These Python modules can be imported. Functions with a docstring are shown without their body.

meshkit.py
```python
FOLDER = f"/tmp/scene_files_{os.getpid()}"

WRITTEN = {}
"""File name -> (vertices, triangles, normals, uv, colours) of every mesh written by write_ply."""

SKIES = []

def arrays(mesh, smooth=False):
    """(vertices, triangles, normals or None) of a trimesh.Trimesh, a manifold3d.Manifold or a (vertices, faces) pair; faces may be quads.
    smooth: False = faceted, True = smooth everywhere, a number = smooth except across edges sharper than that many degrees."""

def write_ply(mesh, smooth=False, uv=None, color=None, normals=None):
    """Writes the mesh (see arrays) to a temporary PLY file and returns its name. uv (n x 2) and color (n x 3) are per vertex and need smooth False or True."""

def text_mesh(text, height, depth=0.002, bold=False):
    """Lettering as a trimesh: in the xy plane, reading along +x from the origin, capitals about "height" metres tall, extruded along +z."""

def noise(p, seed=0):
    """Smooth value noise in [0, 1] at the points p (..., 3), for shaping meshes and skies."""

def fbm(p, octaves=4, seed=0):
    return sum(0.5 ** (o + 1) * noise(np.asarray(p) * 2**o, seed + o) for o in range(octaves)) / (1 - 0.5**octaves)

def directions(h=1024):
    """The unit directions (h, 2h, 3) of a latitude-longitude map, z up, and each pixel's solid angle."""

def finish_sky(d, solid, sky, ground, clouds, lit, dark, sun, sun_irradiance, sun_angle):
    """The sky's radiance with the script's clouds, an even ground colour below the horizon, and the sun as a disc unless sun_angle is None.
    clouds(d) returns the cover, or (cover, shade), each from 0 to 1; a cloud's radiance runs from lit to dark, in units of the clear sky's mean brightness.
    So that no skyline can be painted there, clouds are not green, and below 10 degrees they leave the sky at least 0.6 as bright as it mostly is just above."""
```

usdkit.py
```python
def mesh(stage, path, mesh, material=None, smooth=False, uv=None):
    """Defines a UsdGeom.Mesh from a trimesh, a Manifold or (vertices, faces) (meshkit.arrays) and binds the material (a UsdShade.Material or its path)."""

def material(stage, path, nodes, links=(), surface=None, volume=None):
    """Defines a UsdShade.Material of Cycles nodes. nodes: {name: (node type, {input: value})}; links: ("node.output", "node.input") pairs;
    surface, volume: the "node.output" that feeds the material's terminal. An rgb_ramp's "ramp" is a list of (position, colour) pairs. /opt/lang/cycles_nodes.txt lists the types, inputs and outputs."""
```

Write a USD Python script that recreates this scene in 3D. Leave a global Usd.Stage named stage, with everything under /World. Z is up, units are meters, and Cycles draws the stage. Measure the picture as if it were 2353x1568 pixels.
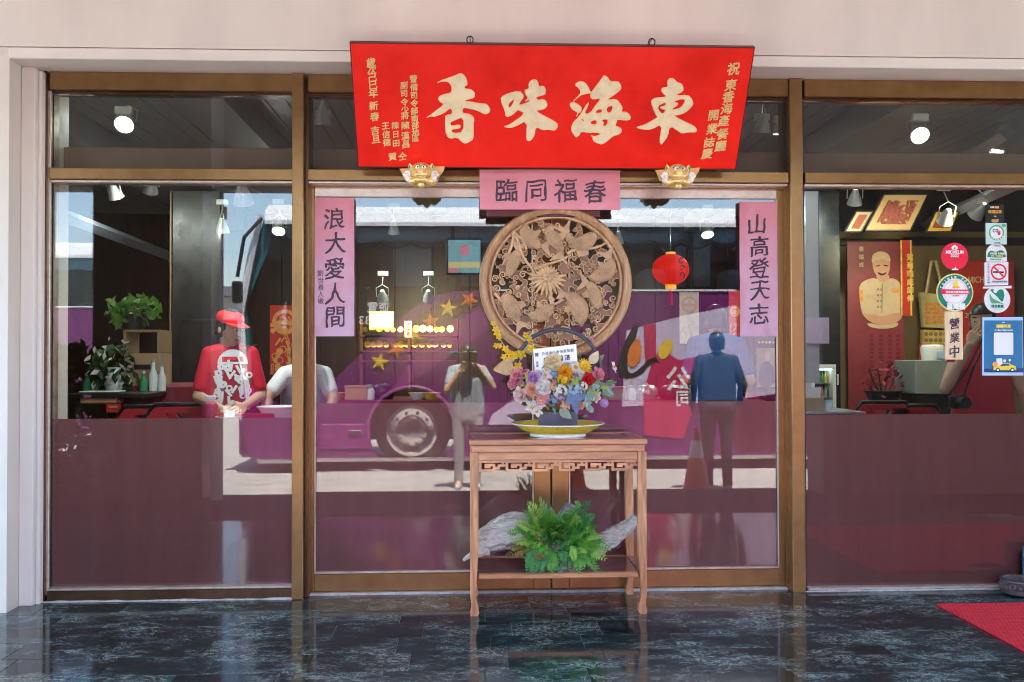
import math, random, glob
import numpy as np, trimesh, usdkit, meshkit
from pxr import Usd, UsdGeom, UsdLux, UsdShade, Gf, Sdf
import manifold3d as m3
from shapely.geometry import Polygon, box as sbox, Point, LineString, MultiPolygon
from shapely import affinity
from shapely.ops import unary_union

random.seed(7); RNG = np.random.default_rng(7)
stage = Usd.Stage.CreateInMemory()
UsdGeom.Xform.Define(stage, '/World'); UsdGeom.Scope.Define(stage, '/World/Looks')

# ------------------------------------------------------------------ camera, sky, sun
EYE = np.array([0.0, -5.25, 1.30]); FPX, W, H = 2180.0, 2353.0, 1568.0
YAW, PITCH, ROLL = math.atan(96.5/FPX), math.atan(34/FPX), 0.0025
EXPOSURE = 3.68
SUN_EL, SUN_DIR = math.radians(73), np.array([0.35, 0.94])
SUN_INT, SKY_STR = 1.0, 0.12
fw = np.array([math.sin(YAW)*math.cos(PITCH), math.cos(YAW)*math.cos(PITCH), math.sin(PITCH)])
rt0 = np.array([math.cos(YAW), -math.sin(YAW), 0.0]); up0 = np.cross(rt0, fw)
RT = rt0*math.cos(ROLL) - up0*math.sin(ROLL); UP = up0*math.cos(ROLL) + rt0*math.sin(ROLL)
cam = UsdGeom.Camera.Define(stage, '/World/camera')
cm = Gf.Matrix4d(*RT, 0, *UP, 0, *(-fw), 0, *EYE, 1)
cam.AddTransformOp().Set(cm)
cam.CreateHorizontalApertureAttr(36.0); cam.CreateVerticalApertureAttr(36.0*682/1024); cam.CreateFocalLengthAttr(36.0*FPX/W)
cam.CreateClippingRangeAttr(Gf.Vec2f(0.05, 5000)); cam.CreateExposureAttr(EXPOSURE)
cam.CreateFStopAttr(0.0)
sd = np.array([*(SUN_DIR/np.linalg.norm(SUN_DIR)*math.cos(SUN_EL)), math.sin(SUN_EL)])
sky = UsdLux.DomeLight.Define(stage, '/World/sky')
skm = usdkit.material(stage, '/World/Looks/sky_look', {
    's': ('sky_texture', dict(sky_type='single_scattering', sun_disc=False, sun_elevation=SUN_EL, sun_rotation=math.atan2(sd[0], sd[1]))),
    'b': ('background_shader', dict(strength=SKY_STR))}, [('s.color', 'b.color')], surface='b.background')
UsdShade.MaterialBindingAPI.Apply(sky.GetPrim()).Bind(skm)
sky.GetPrim().SetCustomDataByKey('kind', 'structure'); sky.GetPrim().SetCustomDataByKey('label', 'clear bright daytime sky over the road')
sun = UsdLux.DistantLight.Define(stage, '/World/sun')
sun.CreateIntensityAttr(SUN_INT); sun.CreateAngleAttr(0.5); sun.CreateNormalizeAttr(True); sun.CreateColorAttr(Gf.Vec3f(1.0, 0.95, 0.87))
zz = sd; xx = np.cross([0, 0, 1.0], zz); xx /= np.linalg.norm(xx); yy = np.cross(zz, xx)
sun.AddTransformOp().Set(Gf.Matrix4d(*xx, 0, *yy, 0, *zz, 0, 0, 0, 30, 1))

# ------------------------------------------------------------------ helpers
def ray(px, py):
    d = fw + (px - W/2)/FPX*RT - (py - H/2)/FPX*UP
    return d
def at(px, py, Y):
    d = ray(px, py); return EYE + d*(Y - EYE[1])/d[1]
def on_plane(px, py, p0, n):
    d = ray(px, py); return EYE + d*np.dot(np.array(p0) - EYE, n)/np.dot(d, n)
USED, LOC = {}, {}
def numbered(parent, name):
    k = (parent, name); i = USED.get(k, -1) + 1; USED[k] = i
    return name if i == 0 else '%s_%03d' % (name, i)
def tagp(p, label=None, cat=None, group=None, kind=None):
    for k, v in (('label', label), ('category', cat), ('group', group), ('kind', kind)):
        if v: p.SetCustomDataByKey(k, v)
    return p
def thing(name, label, cat, loc=(0, 0, 0), group=None, rotz=0.0):
    path = '/World/' + numbered('/World', name)
    x = UsdGeom.Xform.Define(stage, path); x.AddTranslateOp().Set(Gf.Vec3d(*map(float, loc)))
    if rotz: x.AddRotateZOp().Set(math.degrees(rotz))
    LOC[path] = np.array(loc, float) if not rotz else None
    tagp(x.GetPrim(), label, cat, group); return path
def obj(name, mesh, mat, parent=None, label=None, cat=None, group=None, kind=None, smooth=False, local=False):
    """one Mesh prim; vertices are given in world space unless local"""
    par = parent or '/World'; path = par + '/' + numbered(par, name)
    if isinstance(mesh, list): mesh = cat_(mesh)
    v, f, n = meshkit.arrays(mesh, smooth)
    if parent and not local:
        top = '/World/' + parent.split('/')[2]
        v = v - LOC.get(top, np.zeros(3))
    m = usdkit.mesh(stage, path, (v, f), M(mat))
    if n is not None:
        from pxr import Vt
        m.CreateNormalsAttr(Vt.Vec3fArray.FromNumpy(n.astype(np.float32))); m.SetNormalsInterpolation('vertex')
    tagp(m.GetPrim(), label, cat, group, kind); return path
def dup(src, loc, label, rotz=0.0, group=None, scale=None):
    base = src.split('/')[-1]; w = stage.GetPrimAtPath(src).GetCustomData()
    path = '/World/' + numbered('/World', base)
    x = UsdGeom.Xform.Define(stage, path)
    x.GetPrim().GetReferences().AddInternalReference(src)
    x.ClearXformOpOrder(); x.AddTranslateOp(opSuffix='c').Set(Gf.Vec3d(*map(float, loc)))
    x.AddRotateZOp(opSuffix='c').Set(math.degrees(rotz))
    if scale: x.AddScaleOp(opSuffix='c').Set(Gf.Vec3f(*([scale]*3 if np.isscalar(scale) else scale)))
    x.GetPrim().SetInstanceable(True)
    tagp(x.GetPrim(), label, w.get('category'), group or w.get('group')); return path
def cat_(ms):
    ms = [m for m in ms if m is not None]
    vs, fs, n = [], [], 0
    for m in ms:
        v, f, _ = meshkit.arrays(m); vs.append(v); fs.append(f + n); n += len(v)
    return trimesh.Trimesh(np.vstack(vs), np.vstack(fs), process=False)
def bx(x0, x1, y0, y1, z0, z1, c=0.0):
    if c <= 0:
        m = trimesh.creation.box([x1-x0, y1-y0, z1-z0]); m.apply_translation([(x0+x1)/2, (y0+y1)/2, (z0+z1)/2]); return m
    p = []
    for sx in (0, 1):
        for sy in (0, 1):
            for sz in (0, 1):
                q = np.array([x1 if sx else x0, y1 if sy else y0, z1 if sz else z0], float)
                s = np.array([-1 if sx else 1, -1 if sy else 1, -1 if sz else 1])*c
                for k in range(3):
                    r = q + s; r[k] = q[k]; p.append(r)
    return trimesh.convex.convex_hull(np.array(p))
def frame_of(t):
    t = t/np.linalg.norm(t); a = np.cross(t, [0, 0, 1.0] if abs(t[2]) < 0.9 else [1.0, 0, 0]); a /= np.linalg.norm(a)
    return a, np.cross(t, a)
def tube(pts, r, sides=8, closed=False):
    p = np.asarray(pts, float); n = len(p); r = np.broadcast_to(np.asarray(r, float), (n,))
    t = np.roll(p, -1, 0) - np.roll(p, 1, 0) if closed else np.gradient(p, axis=0)
    t /= np.linalg.norm(t, axis=1, keepdims=True) + 1e-12
    a, _ = frame_of(t[0]); A = []
    for i in range(n):
        a = a - t[i]*np.dot(a, t[i]); a /= np.linalg.norm(a) + 1e-12; A.append(a)
    A = np.array(A); B = np.cross(t, A); ang = np.arange(sides)*2*np.pi/sides
    v = (p[:, None] + r[:, None, None]*(np.cos(ang)[None, :, None]*A[:, None] + np.sin(ang)[None, :, None]*B[:, None])).reshape(-1, 3)
    f = []
    for i in range(n if closed else n-1):
        k = (i+1) % n
        for j in range(sides):
            l = (j+1) % sides; f += [[i*sides+j, k*sides+j, k*sides+l], [i*sides+j, k*sides+l, i*sides+l]]
    if not closed:
        v = np.vstack([v, p[0], p[-1]]); a0, a1 = len(v)-2, len(v)-1
        for j in range(sides):
            l = (j+1) % sides; f += [[a0, j, l][::1], [a1, (n-1)*sides+l, (n-1)*sides+j]]
    return trimesh.Trimesh(v, f, process=False)
def lathe(prof, seg=24, center=(0, 0, 0), axis='z'):
    p = np.asarray(prof, float); ang = np.arange(seg)*2*np.pi/seg; n = len(p)
    v = np.stack([p[:, None, 0]*np.cos(ang), p[:, None, 0]*np.sin(ang), np.repeat(p[:, 1:2], seg, 1)], -1).reshape(-1, 3)
    f = []
    for i in range(n-1):
        for j in range(seg):
            l = (j+1) % seg; f += [[i*seg+j, i*seg+l, (i+1)*seg+l], [i*seg+j, (i+1)*seg+l, (i+1)*seg+j]]
    if axis == 'y': v = np.stack([v[:, 0], -v[:, 2], v[:, 1]], 1)     # axis of the profile points to -y (towards the viewer)
    if axis == 'x': v = np.stack([v[:, 2], v[:, 0], v[:, 1]], 1)
    return trimesh.Trimesh(v + np.array(center), f, process=False)
def ball(c, r, sub=2, s=(1, 1, 1)):
    m = trimesh.creation.icosphere(sub, 1.0); m.apply_scale(np.array(s)*r); m.apply_translation(c); return m
UX, UZ, NY = np.array([1.0, 0, 0]), np.array([0, 0, 1.0]), np.array([0, -1.0, 0])
def polys(g):
    if g.is_empty: return []
    return [q for q in getattr(g, 'geoms', [g]) if q.geom_type == 'Polygon' and q.area > 1e-12]
def slab(poly, depth, o=(0, 0, 0), U=UX, V=UZ, N=NY):
    """shapely shape (metres) extruded along N from origin o"""
    ms = []
    for q in polys(poly):
        try: m = trimesh.creation.extrude_polygon(q, depth, engine='earcut')
        except Exception: continue
        v = np.asarray(m.vertices); w = np.array(o) + v[:, :1]*np.array(U) + v[:, 1:2]*np.array(V) + v[:, 2:]*np.array(N)
        f = np.asarray(m.faces)
        if np.dot(np.cross(U, V), N) < 0: f = f[:, ::-1]
        ms.append(trimesh.Trimesh(w, f, process=False))
    return cat_(ms) if ms else bx(0, 1e-4, 0, 1e-4, -1e-4, 0)
def chaikin(p, it=1):
    p = np.asarray(p, float)
    for _ in range(it):
        q = np.roll(p, -1, 0); p = np.stack([p*.75+q*.25, p*.25+q*.75], 1).reshape(-1, 2)
    return p
_F = {}
def glyph(ch):
    """outline of one character in a unit em box, origin bottom left"""
    if ch in _F: return _F[ch]
    from PIL import Image, ImageDraw, ImageFont
    if 'font' not in _F:
        c = glob.glob('/opt/blender-*/*/datafiles/fonts/Noto Sans CJK Regular.woff2') + glob.glob('/opt/blender-*/*/datafiles/fonts/Inter.woff2')
        _F['font'] = ImageFont.truetype(c[0], 96)
    S = 96
    im = Image.new('L', (S*5//4, S*5//4)); ImageDraw.Draw(im).text((S//8, S*9//8 - 10), ch, 255, _F['font'], anchor='ls')
    on = np.pad(np.asarray(im) > 127, ((0, 0), (1, 1))).astype(np.int8)
    r, a = np.nonzero(np.diff(on, axis=1) == 1); b = np.nonzero(np.diff(on, axis=1) == -1)[1]
    from shapely import box as vbox, union_all
    g = union_all(vbox(a.astype(float), -r-1.0, b.astype(float), -r*1.0)).buffer(.6).buffer(-.6).simplify(.6)
    g = affinity.affine_transform(g, [1/S, 0, 0, 1/S, -1/8, 9/8 - 10/S])
    _F[ch] = g; return g
def brush(g, seed=0, bold=0.012, skew=0.16, rough=0.03):
    """loosens a printed glyph: rising horizontals, swelling strokes, uneven edges"""
    from shapely import transform
    g = g.segmentize(0.04)
    def f(p):
        q = np.column_stack([p*5, np.full(len(p), seed*3.7)])
        d = np.column_stack([meshkit.noise(q, seed) - .5, meshkit.noise(q + 19.3, seed+5) - .5])
        c = p - .45
        return p + d*rough*2.2 + np.column_stack([0.06*c[:, 1]*np.abs(c[:, 1]), skew*c[:, 0] - .10*np.maximum(c[:, 0], 0)**2])
    g = transform(g, f).buffer(bold + .012).buffer(-.012).simplify(.004)
    return g
def text(s, size, step=None, vertical=False, br=None, bold=0):
    gs = []; x = 0
    for i, ch in enumerate(s):
        if ch == ' ': x += size*.5; continue
        g = glyph(ch)
        if br is not None: g = brush(g, br + i, bold=.012 + bold)
        elif bold: g = g.buffer(bold)
        g = affinity.scale(g, size, size, origin=(0, 0))
        if vertical: g = affinity.translate(g, 0, -i*(step or size*1.1))
        else:
            g = affinity.translate(g, x, 0); x += step or (size if ord(ch) > 0x2000 else (g.bounds[2]-g.bounds[0] + size*.08 if not g.is_empty else size*.4))
            if step is None and ord(ch) <= 0x2000 and not g.is_empty:
                g = affinity.translate(g, (x - size*.08) - g.bounds[2], 0)
        gs.append(g)
    return unary_union(gs)
def fit(g, x0, x1, y0, y1):
    b = g.bounds; s = min((x1-x0)/(b[2]-b[0]), (y1-y0)/(b[3]-b[1]))
    g = affinity.scale(g, s, s, origin=((b[0]+b[2])/2, (b[1]+b[3])/2))
    return affinity.translate(g, (x0+x1)/2-(b[0]+b[2])/2, (y0+y1)/2-(b[1]+b[3])/2)
# ------------------------------------------------------------------ materials
LIB, MADE = {}, {}
def M(name):
    if name not in MADE: MADE[name] = LIB[name]('/World/Looks/' + name)
    return MADE[name]
def pm(name, color, rough=.5, metal=0., var=.10, scale=9., bump=0., bscale=None, stretch=(1, 1, 1), spec=.5, coat=0., trans=0., emit=0., sheen=0., detail=4.):
    c = np.array(color, float)
    def make(path):
        nodes = {'g': ('geometry', {}), 'mp': ('mapping', dict(scale=stretch)), 'n': ('noise_texture', dict(scale=scale, detail=detail, roughness=.6)),
                 'r': ('rgb_ramp', dict(ramp=[(0.25, tuple(np.clip(c*(1-var*1.6), 0, 1))), (0.5, tuple(c)), (0.75, tuple(np.clip(c*(1+var), 0, 1)))])),
                 'mr': ('map_range', dict(from_min=.3, from_max=.7, to_min=max(rough*.8, 0), to_max=min(rough*1.2, 1))),
                 'p': ('principled_bsdf', dict(metallic=metal, specular_ior_level=spec, coat_weight=coat, sheen_weight=sheen))}
        links = [('g.position', 'mp.vector'), ('mp.vector', 'n.vector'), ('n.fac', 'r.fac'), ('r.color', 'p.base_color'), ('n.fac', 'mr.value'), ('mr.result', 'p.roughness')]
        if bump:
            nodes['n2'] = ('noise_texture', dict(scale=bscale or scale*4, detail=5.)); nodes['b'] = ('bump', dict(strength=min(1., bump*10), distance=bump*.1))
            links += [('mp.vector', 'n2.vector'), ('n2.fac', 'b.height'), ('b.normal', 'p.normal')]
        if emit:
            nodes['p'][1]['emission_strength'] = emit; nodes['p'][1]['emission_color'] = tuple(c)
        out = 'p.BSDF'
        if trans:
            nodes['t'] = ('translucent_bsdf', {}); nodes['mx'] = ('mix_closure', dict(fac=trans))
            links += [('r.color', 't.color'), ('p.BSDF', 'mx.closure1'), ('t.BSDF', 'mx.closure2')]; out = 'mx.closure'
        return usdkit.material(stage, path, nodes, links, surface=out)
    LIB[name] = make
def wood(name, dark, light, scale=1., axis='x', rough=.4, coat=.2, ring=7.):
    st = {'x': (1.2, 9, 9), 'y': (9, 1.2, 9), 'z': (9, 9, 1.2)}[axis]
    def make(path):
        nodes = {'g': ('geometry', {}), 'mp': ('mapping', dict(scale=tuple(np.array(st)*scale))),
                 'n': ('noise_texture', dict(scale=1.6, detail=6., roughness=.6, distortion=1.2)),
                 'n2': ('noise_texture', dict(scale=ring, detail=3.)), 'mxx': ('mix_float', dict(fac=.3)),
                 'r': ('rgb_ramp', dict(ramp=[(.3, dark), (.5, tuple((np.array(dark)+np.array(light))/2)), (.68, light)])),
                 'b': ('bump', dict(strength=.25, distance=.004)),
                 'p': ('principled_bsdf', dict(roughness=rough, coat_weight=coat, coat_roughness=.25))}
        links = [('g.position', 'mp.vector'), ('mp.vector', 'n.vector'), ('mp.vector', 'n2.vector'), ('n.fac', 'mxx.a'), ('n2.fac', 'mxx.b'), ('mxx.result', 'r.fac'), ('r.color', 'p.base_color'), ('n2.fac', 'b.height'), ('b.normal', 'p.normal')]
        return usdkit.material(stage, path, nodes, links, surface='p.BSDF')
    LIB[name] = make
def glass(name, tint, ior=1.6, rough=0.0, film=0.0, filmcol=(0, 0, 0)):
    def make(path):
        nodes = {'f': ('fresnel', dict(IOR=ior)), 't': ('transparent_bsdf', dict(color=tint)), 'gl': ('glossy_bsdf', dict(color=(1, 1, 1), roughness=rough)), 'mx': ('mix_closure', {})}
        links = [('f.fac', 'mx.fac'), ('t.BSDF', 'mx.closure1'), ('gl.BSDF', 'mx.closure2')]
        if film:
            nodes['d'] = ('diffuse_bsdf', dict(color=filmcol)); nodes['m2'] = ('mix_closure', dict(fac=film)); links[1] = ('m2.closure', 'mx.closure1')
            links += [('t.BSDF', 'm2.closure1'), ('d.BSDF', 'm2.closure2')]
            fc = np.array(filmcol)      # rubbed and dusty: long vertical wipe marks and paler specks
            nodes.update({'g': ('geometry', {}), 'mp': ('mapping', dict(scale=(7., 1., .7))), 'n': ('noise_texture', dict(scale=1.6, detail=6., roughness=.7)), 'r': ('rgb_ramp', dict(ramp=[(.3, tuple(fc*.92)), (.5, tuple(fc)), (.7, tuple(fc*1.09))])),
                          'n2': ('noise_texture', dict(scale=120., detail=2.)), 'sp': ('map_range', dict(from_min=.70, from_max=.76, to_min=0., to_max=.6, clamp=True)), 'mc': ('mix_color', dict(b=(.5, .42, .40)))})
            links += [('g.position', 'mp.vector'), ('mp.vector', 'n.vector'), ('n.fac', 'r.fac'), ('g.position', 'n2.vector'), ('n2.fac', 'sp.value'), ('sp.result', 'mc.fac'), ('r.color', 'mc.a'), ('mc.result', 'd.color')]
        return usdkit.material(stage, path, nodes, links, surface='mx.closure')
    LIB[name] = make
def emitter(name, color, strength):
    LIB[name] = lambda path: usdkit.material(stage, path, {'e': ('emission', dict(color=color, strength=strength))}, [], surface='e.emission')
# ------------------------------------------------------------------ looks
pm('plaster', (.74, .68, .595), .75, var=.085, scale=1.6, stretch=(1.2, 1.2, .35), bump=.012, bscale=160)
pm('plaster_trim', (.80, .745, .66), .55, var=.04, scale=3, bump=.008, bscale=120)
pm('bronze', (.30, .172, .066), .30, metal=.75, var=.03, scale=3, bump=.0015, bscale=300)
pm('bronze_dark', (.13, .07, .034), .3, metal=.7, var=.06, scale=5)
pm('alu_light', (.62, .52, .42), .35, metal=.6, var=.08, scale=10)
pm('black_rubber', (.012, .012, .013), .6)
pm('concrete', (.36, .345, .32), .85, var=.14, scale=1.3, bump=.02, bscale=60)
pm('asphalt', (.30, .285, .26), .9, var=.16, scale=2.5, bump=.03, bscale=90)
pm('soffit', (.68, .66, .64), .8, var=.05, scale=2)
pm('dark_beam', (.09, .10, .13), .6)
pm('paving_rough', (.022, .032, .036), .75, var=.5, scale=12, spec=.15)
pm('pillar_stone', (.10, .085, .075), .5, var=.2, scale=6)
pm('grout', (.22, .25, .26), .8)
glass('pane', (.92, .95, .94), 1.52)
glass('pane_film', (.66, .44, .42), 1.25, film=.64, filmcol=(.41, .155, .135))
glass('clear_plastic', (.85, .9, .9), 1.45)
def _marble(path):
    nodes = {'g': ('geometry', {}), 'o': ('object_info', {}), 'off': ('vector_math', dict(math_type='scale', vector1=(7., 3., 1.), scale=9.)), 'add': ('vector_math', dict(math_type='add')),
             'wn': ('white_noise_texture', dict(dimensions='1D')),
             'mp': ('mapping', dict(rotation=(0, 0, .5), scale=(1.2, 2.3, 1.0))), 'n': ('noise_texture', dict(scale=9., detail=9., roughness=.72, distortion=1.1)),
             'v': ('math', dict(math_type='subtract', value2=.5)), 'va': ('math', dict(math_type='absolute')),
             'vr': ('map_range', dict(from_min=.0, from_max=.017, to_min=1., to_max=0., clamp=True)),
             'm': ('noise_texture', dict(scale=2.4, detail=4., roughness=.7)), 'mr': ('map_range', dict(from_min=.45, from_max=.62, to_min=.04, to_max=1., clamp=True)),
             'f': ('noise_texture', dict(scale=46., detail=6., roughness=.75, distortion=.8)), 'fr': ('map_range', dict(from_min=.54, from_max=.70, to_min=0., to_max=.45, clamp=True)),
             'k': ('math', dict(math_type='multiply')), 'k2': ('math', dict(math_type='maximum')), 'k3': ('math', dict(math_type='multiply')),
             'base': ('rgb_ramp', dict(ramp=[(.3, (.003, .013, .015)), (.5, (.006, .030, .034)), (.72, (.02, .085, .082))])),
             'mx': ('mix_color', dict(b=(.66, .74, .72))), 'tone': ('map_range', dict(from_min=0., from_max=1., to_min=.6, to_max=1.5)), 'tm': ('mix_color', dict(blend_type='multiply', fac=1.)),
             'p': ('principled_bsdf', dict(roughness=.09, specular_ior_level=.6)), 'rn': ('map_range', dict(from_min=.3, from_max=.7, to_min=.05, to_max=.15)), 'cb': ('combine_color', {})}
    links = [('o.random', 'wn.w'), ('wn.color', 'off.vector1'), ('g.position', 'add.vector1'), ('off.vector', 'add.vector2'), ('add.vector', 'mp.vector'),
             ('mp.vector', 'n.vector'), ('mp.vector', 'm.vector'), ('mp.vector', 'f.vector'), ('n.fac', 'v.value1'), ('v.value', 'va.value1'), ('va.value', 'vr.value'),
             ('m.fac', 'mr.value'), ('vr.result', 'k.value1'), ('mr.result', 'k.value2'), ('f.fac', 'fr.value'), ('fr.result', 'k3.value1'), ('mr.result', 'k3.value2'),
             ('k.value', 'k2.value1'), ('k3.value', 'k2.value2'), ('m.fac', 'base.fac'), ('k2.value', 'mx.fac'), ('o.random', 'tone.value'),
             ('tone.result', 'cb.r'), ('tone.result', 'cb.g'), ('tone.result', 'cb.b'), ('base.color', 'tm.a'), ('cb.color', 'tm.b'), ('tm.result', 'mx.a'), ('mx.result', 'p.base_color'),
             ('m.fac', 'rn.value'), ('rn.result', 'p.roughness')]
    return usdkit.material(stage, path, nodes, links, surface='p.BSDF')
LIB['marble'] = _marble

# ------------------------------------------------------------------ ground
obj('road', bx(-60, 60, -45, -3.9, -.5, -.20), 'asphalt', label='sunlit pale concrete road outside the arcade', kind='structure')
obj('terrain', bx(-900, 900, -900, 900, -.9, -.51), 'asphalt', label='flat ground out to the horizon', kind='structure')
fl = obj('arcade_floor', bx(-9, 9, -3.9, -.02, -.35, -.006), 'grout', label='polished dark green marble floor of the arcade', kind='structure')
TW, TD = .42, .235
rs = random.Random(3)
for j in range(10):
    y1 = -.12 - j*TD; y0 = y1 - TD
    off = rs.uniform(0, TW)
    for i in range(-9, 10):
        x0 = i*TW + off - TW/2
        obj('tile', bx(x0 + .0012, x0 + TW - .0012, y0 + .0012, y1 - .0012, -.005, rs.uniform(-.0004, .0004), .001), 'marble', fl)
obj('outer_paving', [bx(-9, 9, -3.9, -.12 - 10*TD, -.005, 0), bx(-9, -9*TW - .21, -.12 - 10*TD, -.12, -.005, 0), bx(9*TW + .63, 9, -.12 - 10*TD, -.12, -.005, 0)], 'paving_rough', fl)
obj('border_strip', bx(-2.4, 9, -.118, -.02, -.005, .0), 'marble', fl)
# ------------------------------------------------------------------ shop wall
zt = at(400, 140, -.3)[2]; xl = at(18, 800, -.3)[0]
print('wall opening', zt, xl)
XR = 3.62
w = thing('shop_wall', 'beige plastered wall around the shop front, above and beside the glass', 'wall')
obj('upper_wall', bx(-9, 9, -.30, .25, zt + .065, 3.9), 'plaster', w)
obj('pier', bx(-9, xl, -.30, .25, 0, zt + .06), 'plaster', w)
obj('pier', bx(XR, 9, -.30, .25, 0, zt + .06), 'plaster', w)
obj('lintel_band', bx(xl, XR, -.312, .25, zt, zt + .058, .004), 'plaster_trim', w)
xs = at(78, 800, -.17)[0]
obj('reveal_strip', bx(xl + .001, xs, -.175, .25, 0, zt - .001, .004), 'plaster_trim', w)
obj('reveal_bead', bx(xs + .001, xs + .022, -.14, .2, 0, zt - .012, .003), 'plaster_trim', w)
# arcade
a = thing('arcade', 'concrete arcade roof with outer beam and pillars along the road', 'arcade')
obj('roof', bx(-9, 9, -4.0, 7.6, 3.9, 4.05), 'concrete', a)
obj('ceiling', bx(-9, 9, -3.7, -.3, 3.80, 3.899), 'soffit', a)
obj('outer_beam', bx(-9, 9, -4.0, -3.7, 2.86, 3.899), 'concrete', a)
for x0, x1 in ((-6.6, -6.1), (-3.4, -2.42), (3.28, 5.9), (7.2, 8.2)):
    obj('pillar', bx(x0, x1, -3.98, -3.55, -.2, 2.859, .01), 'pillar_stone', a)
# ------------------------------------------------------------------ shop front frame
YF, YG = -.10, -.055
def fx(px, Y=YF): return at(px, 818, Y)[0]
def fz(py, px=400, Y=YF): return at(px, py, Y)[2]
z_head1, z_head0 = zt, fz(208)
z_tr1, z_tr0 = fz(387), fz(413)
print('frame z', z_head1, z_head0, z_tr1, z_tr0)
xj0, xj1 = xs + .024, fx(110)
xm0, xm1 = fx(672), fx(698)
xr0, xr1 = fx(1816), fx(1845)
sf = thing('shop_front_frame', 'bronze aluminium frame of mullions and rails dividing the shop front', 'window frame')
obj('jamb', bx(xj0, xj1 - .02, YF, .06, 0, z_head1, .003), 'bronze_dark', sf)
obj('jamb_bead', bx(xj1 - .02, xj1, YF + .02, .03, .03, z_head0, .004), 'alu_light', sf)
obj('jamb', bx(3.50, XR, YF, .06, 0, z_head1, .003), 'bronze_dark', sf)
for a0, a1 in ((xm0, xm1), (xr0, xr1)):
    obj('mullion', bx(a0, a1, YF - .02, .08, 0, z_head1 - .001, .004), 'bronze', sf)
    obj('mullion_rib', bx(a1 + .0005, a1 + .02, YF + .03, .08, 0, z_head0, .003), 'bronze_dark', sf)
spans = ((xj1, xm0), (xm1 + .02, xr0), (xr1 + .02, 3.50))
for k, (a0, a1) in enumerate(spans):
    a1 -= .0005; a0 += .0005
    obj('head_rail', bx(a0, a1, YF, .06, z_head0, z_head1 - .002, .003), 'bronze', sf)
    obj('head_bead', bx(a0, a1, YF + .03, .0, z_head0 - .014, z_head0 - .0005, .003), 'bronze_dark', sf)
    obj('transom_rail', bx(a0, a1, YF, .08, z_tr0, z_tr1, .003), 'bronze', sf)
    obj('transom_bead', bx(a0, a1, YF + .014, .0, z_tr0 - .016, z_tr0 - .0005, .004), 'alu_light', sf)
    if k != 1:
        zb = fz(1355, 400 if k == 0 else 2000)
        obj('sill_rail', bx(a0, a1, YF + (.0 if k == 0 else .01), .05, 0, zb, .003), 'bronze_dark' if k == 0 else 'bronze', sf)
        obj('sill_bead', bx(a0, a1, YF - .004, .0, zb + .0005, zb + .012, .003), 'alu_light', sf)
labs = ['upper glass light over the left window, with one bright green-white lamp behind', 'long upper glass light over the doors, mostly behind the red signboard', 'upper glass light over the right window, with a bright lamp behind it']
for k, (a0, a1) in enumerate(spans):
    t = thing('transom_window', labs[k], 'window', ((a0+a1)/2, YG, z_tr1))
    obj('pane', bx(a0 + .002, a1 - .002, YG, YG + .008, z_tr1 + .001, z_head0 - .016), 'pane', t)
    obj('gasket', [bx(a0 + .001, a1 - .001, YG - .006, YG - .0005, z_tr1 + .001, z_tr1 + .006), bx(a0 + .001, a0 + .007, YG - .006, YG - .0005, z_tr1 + .007, z_head0 - .017), bx(a1 - .007, a1 - .001, YG - .006, YG - .0005, z_tr1 + .007, z_head0 - .017)], 'black_rubber', t)
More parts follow.
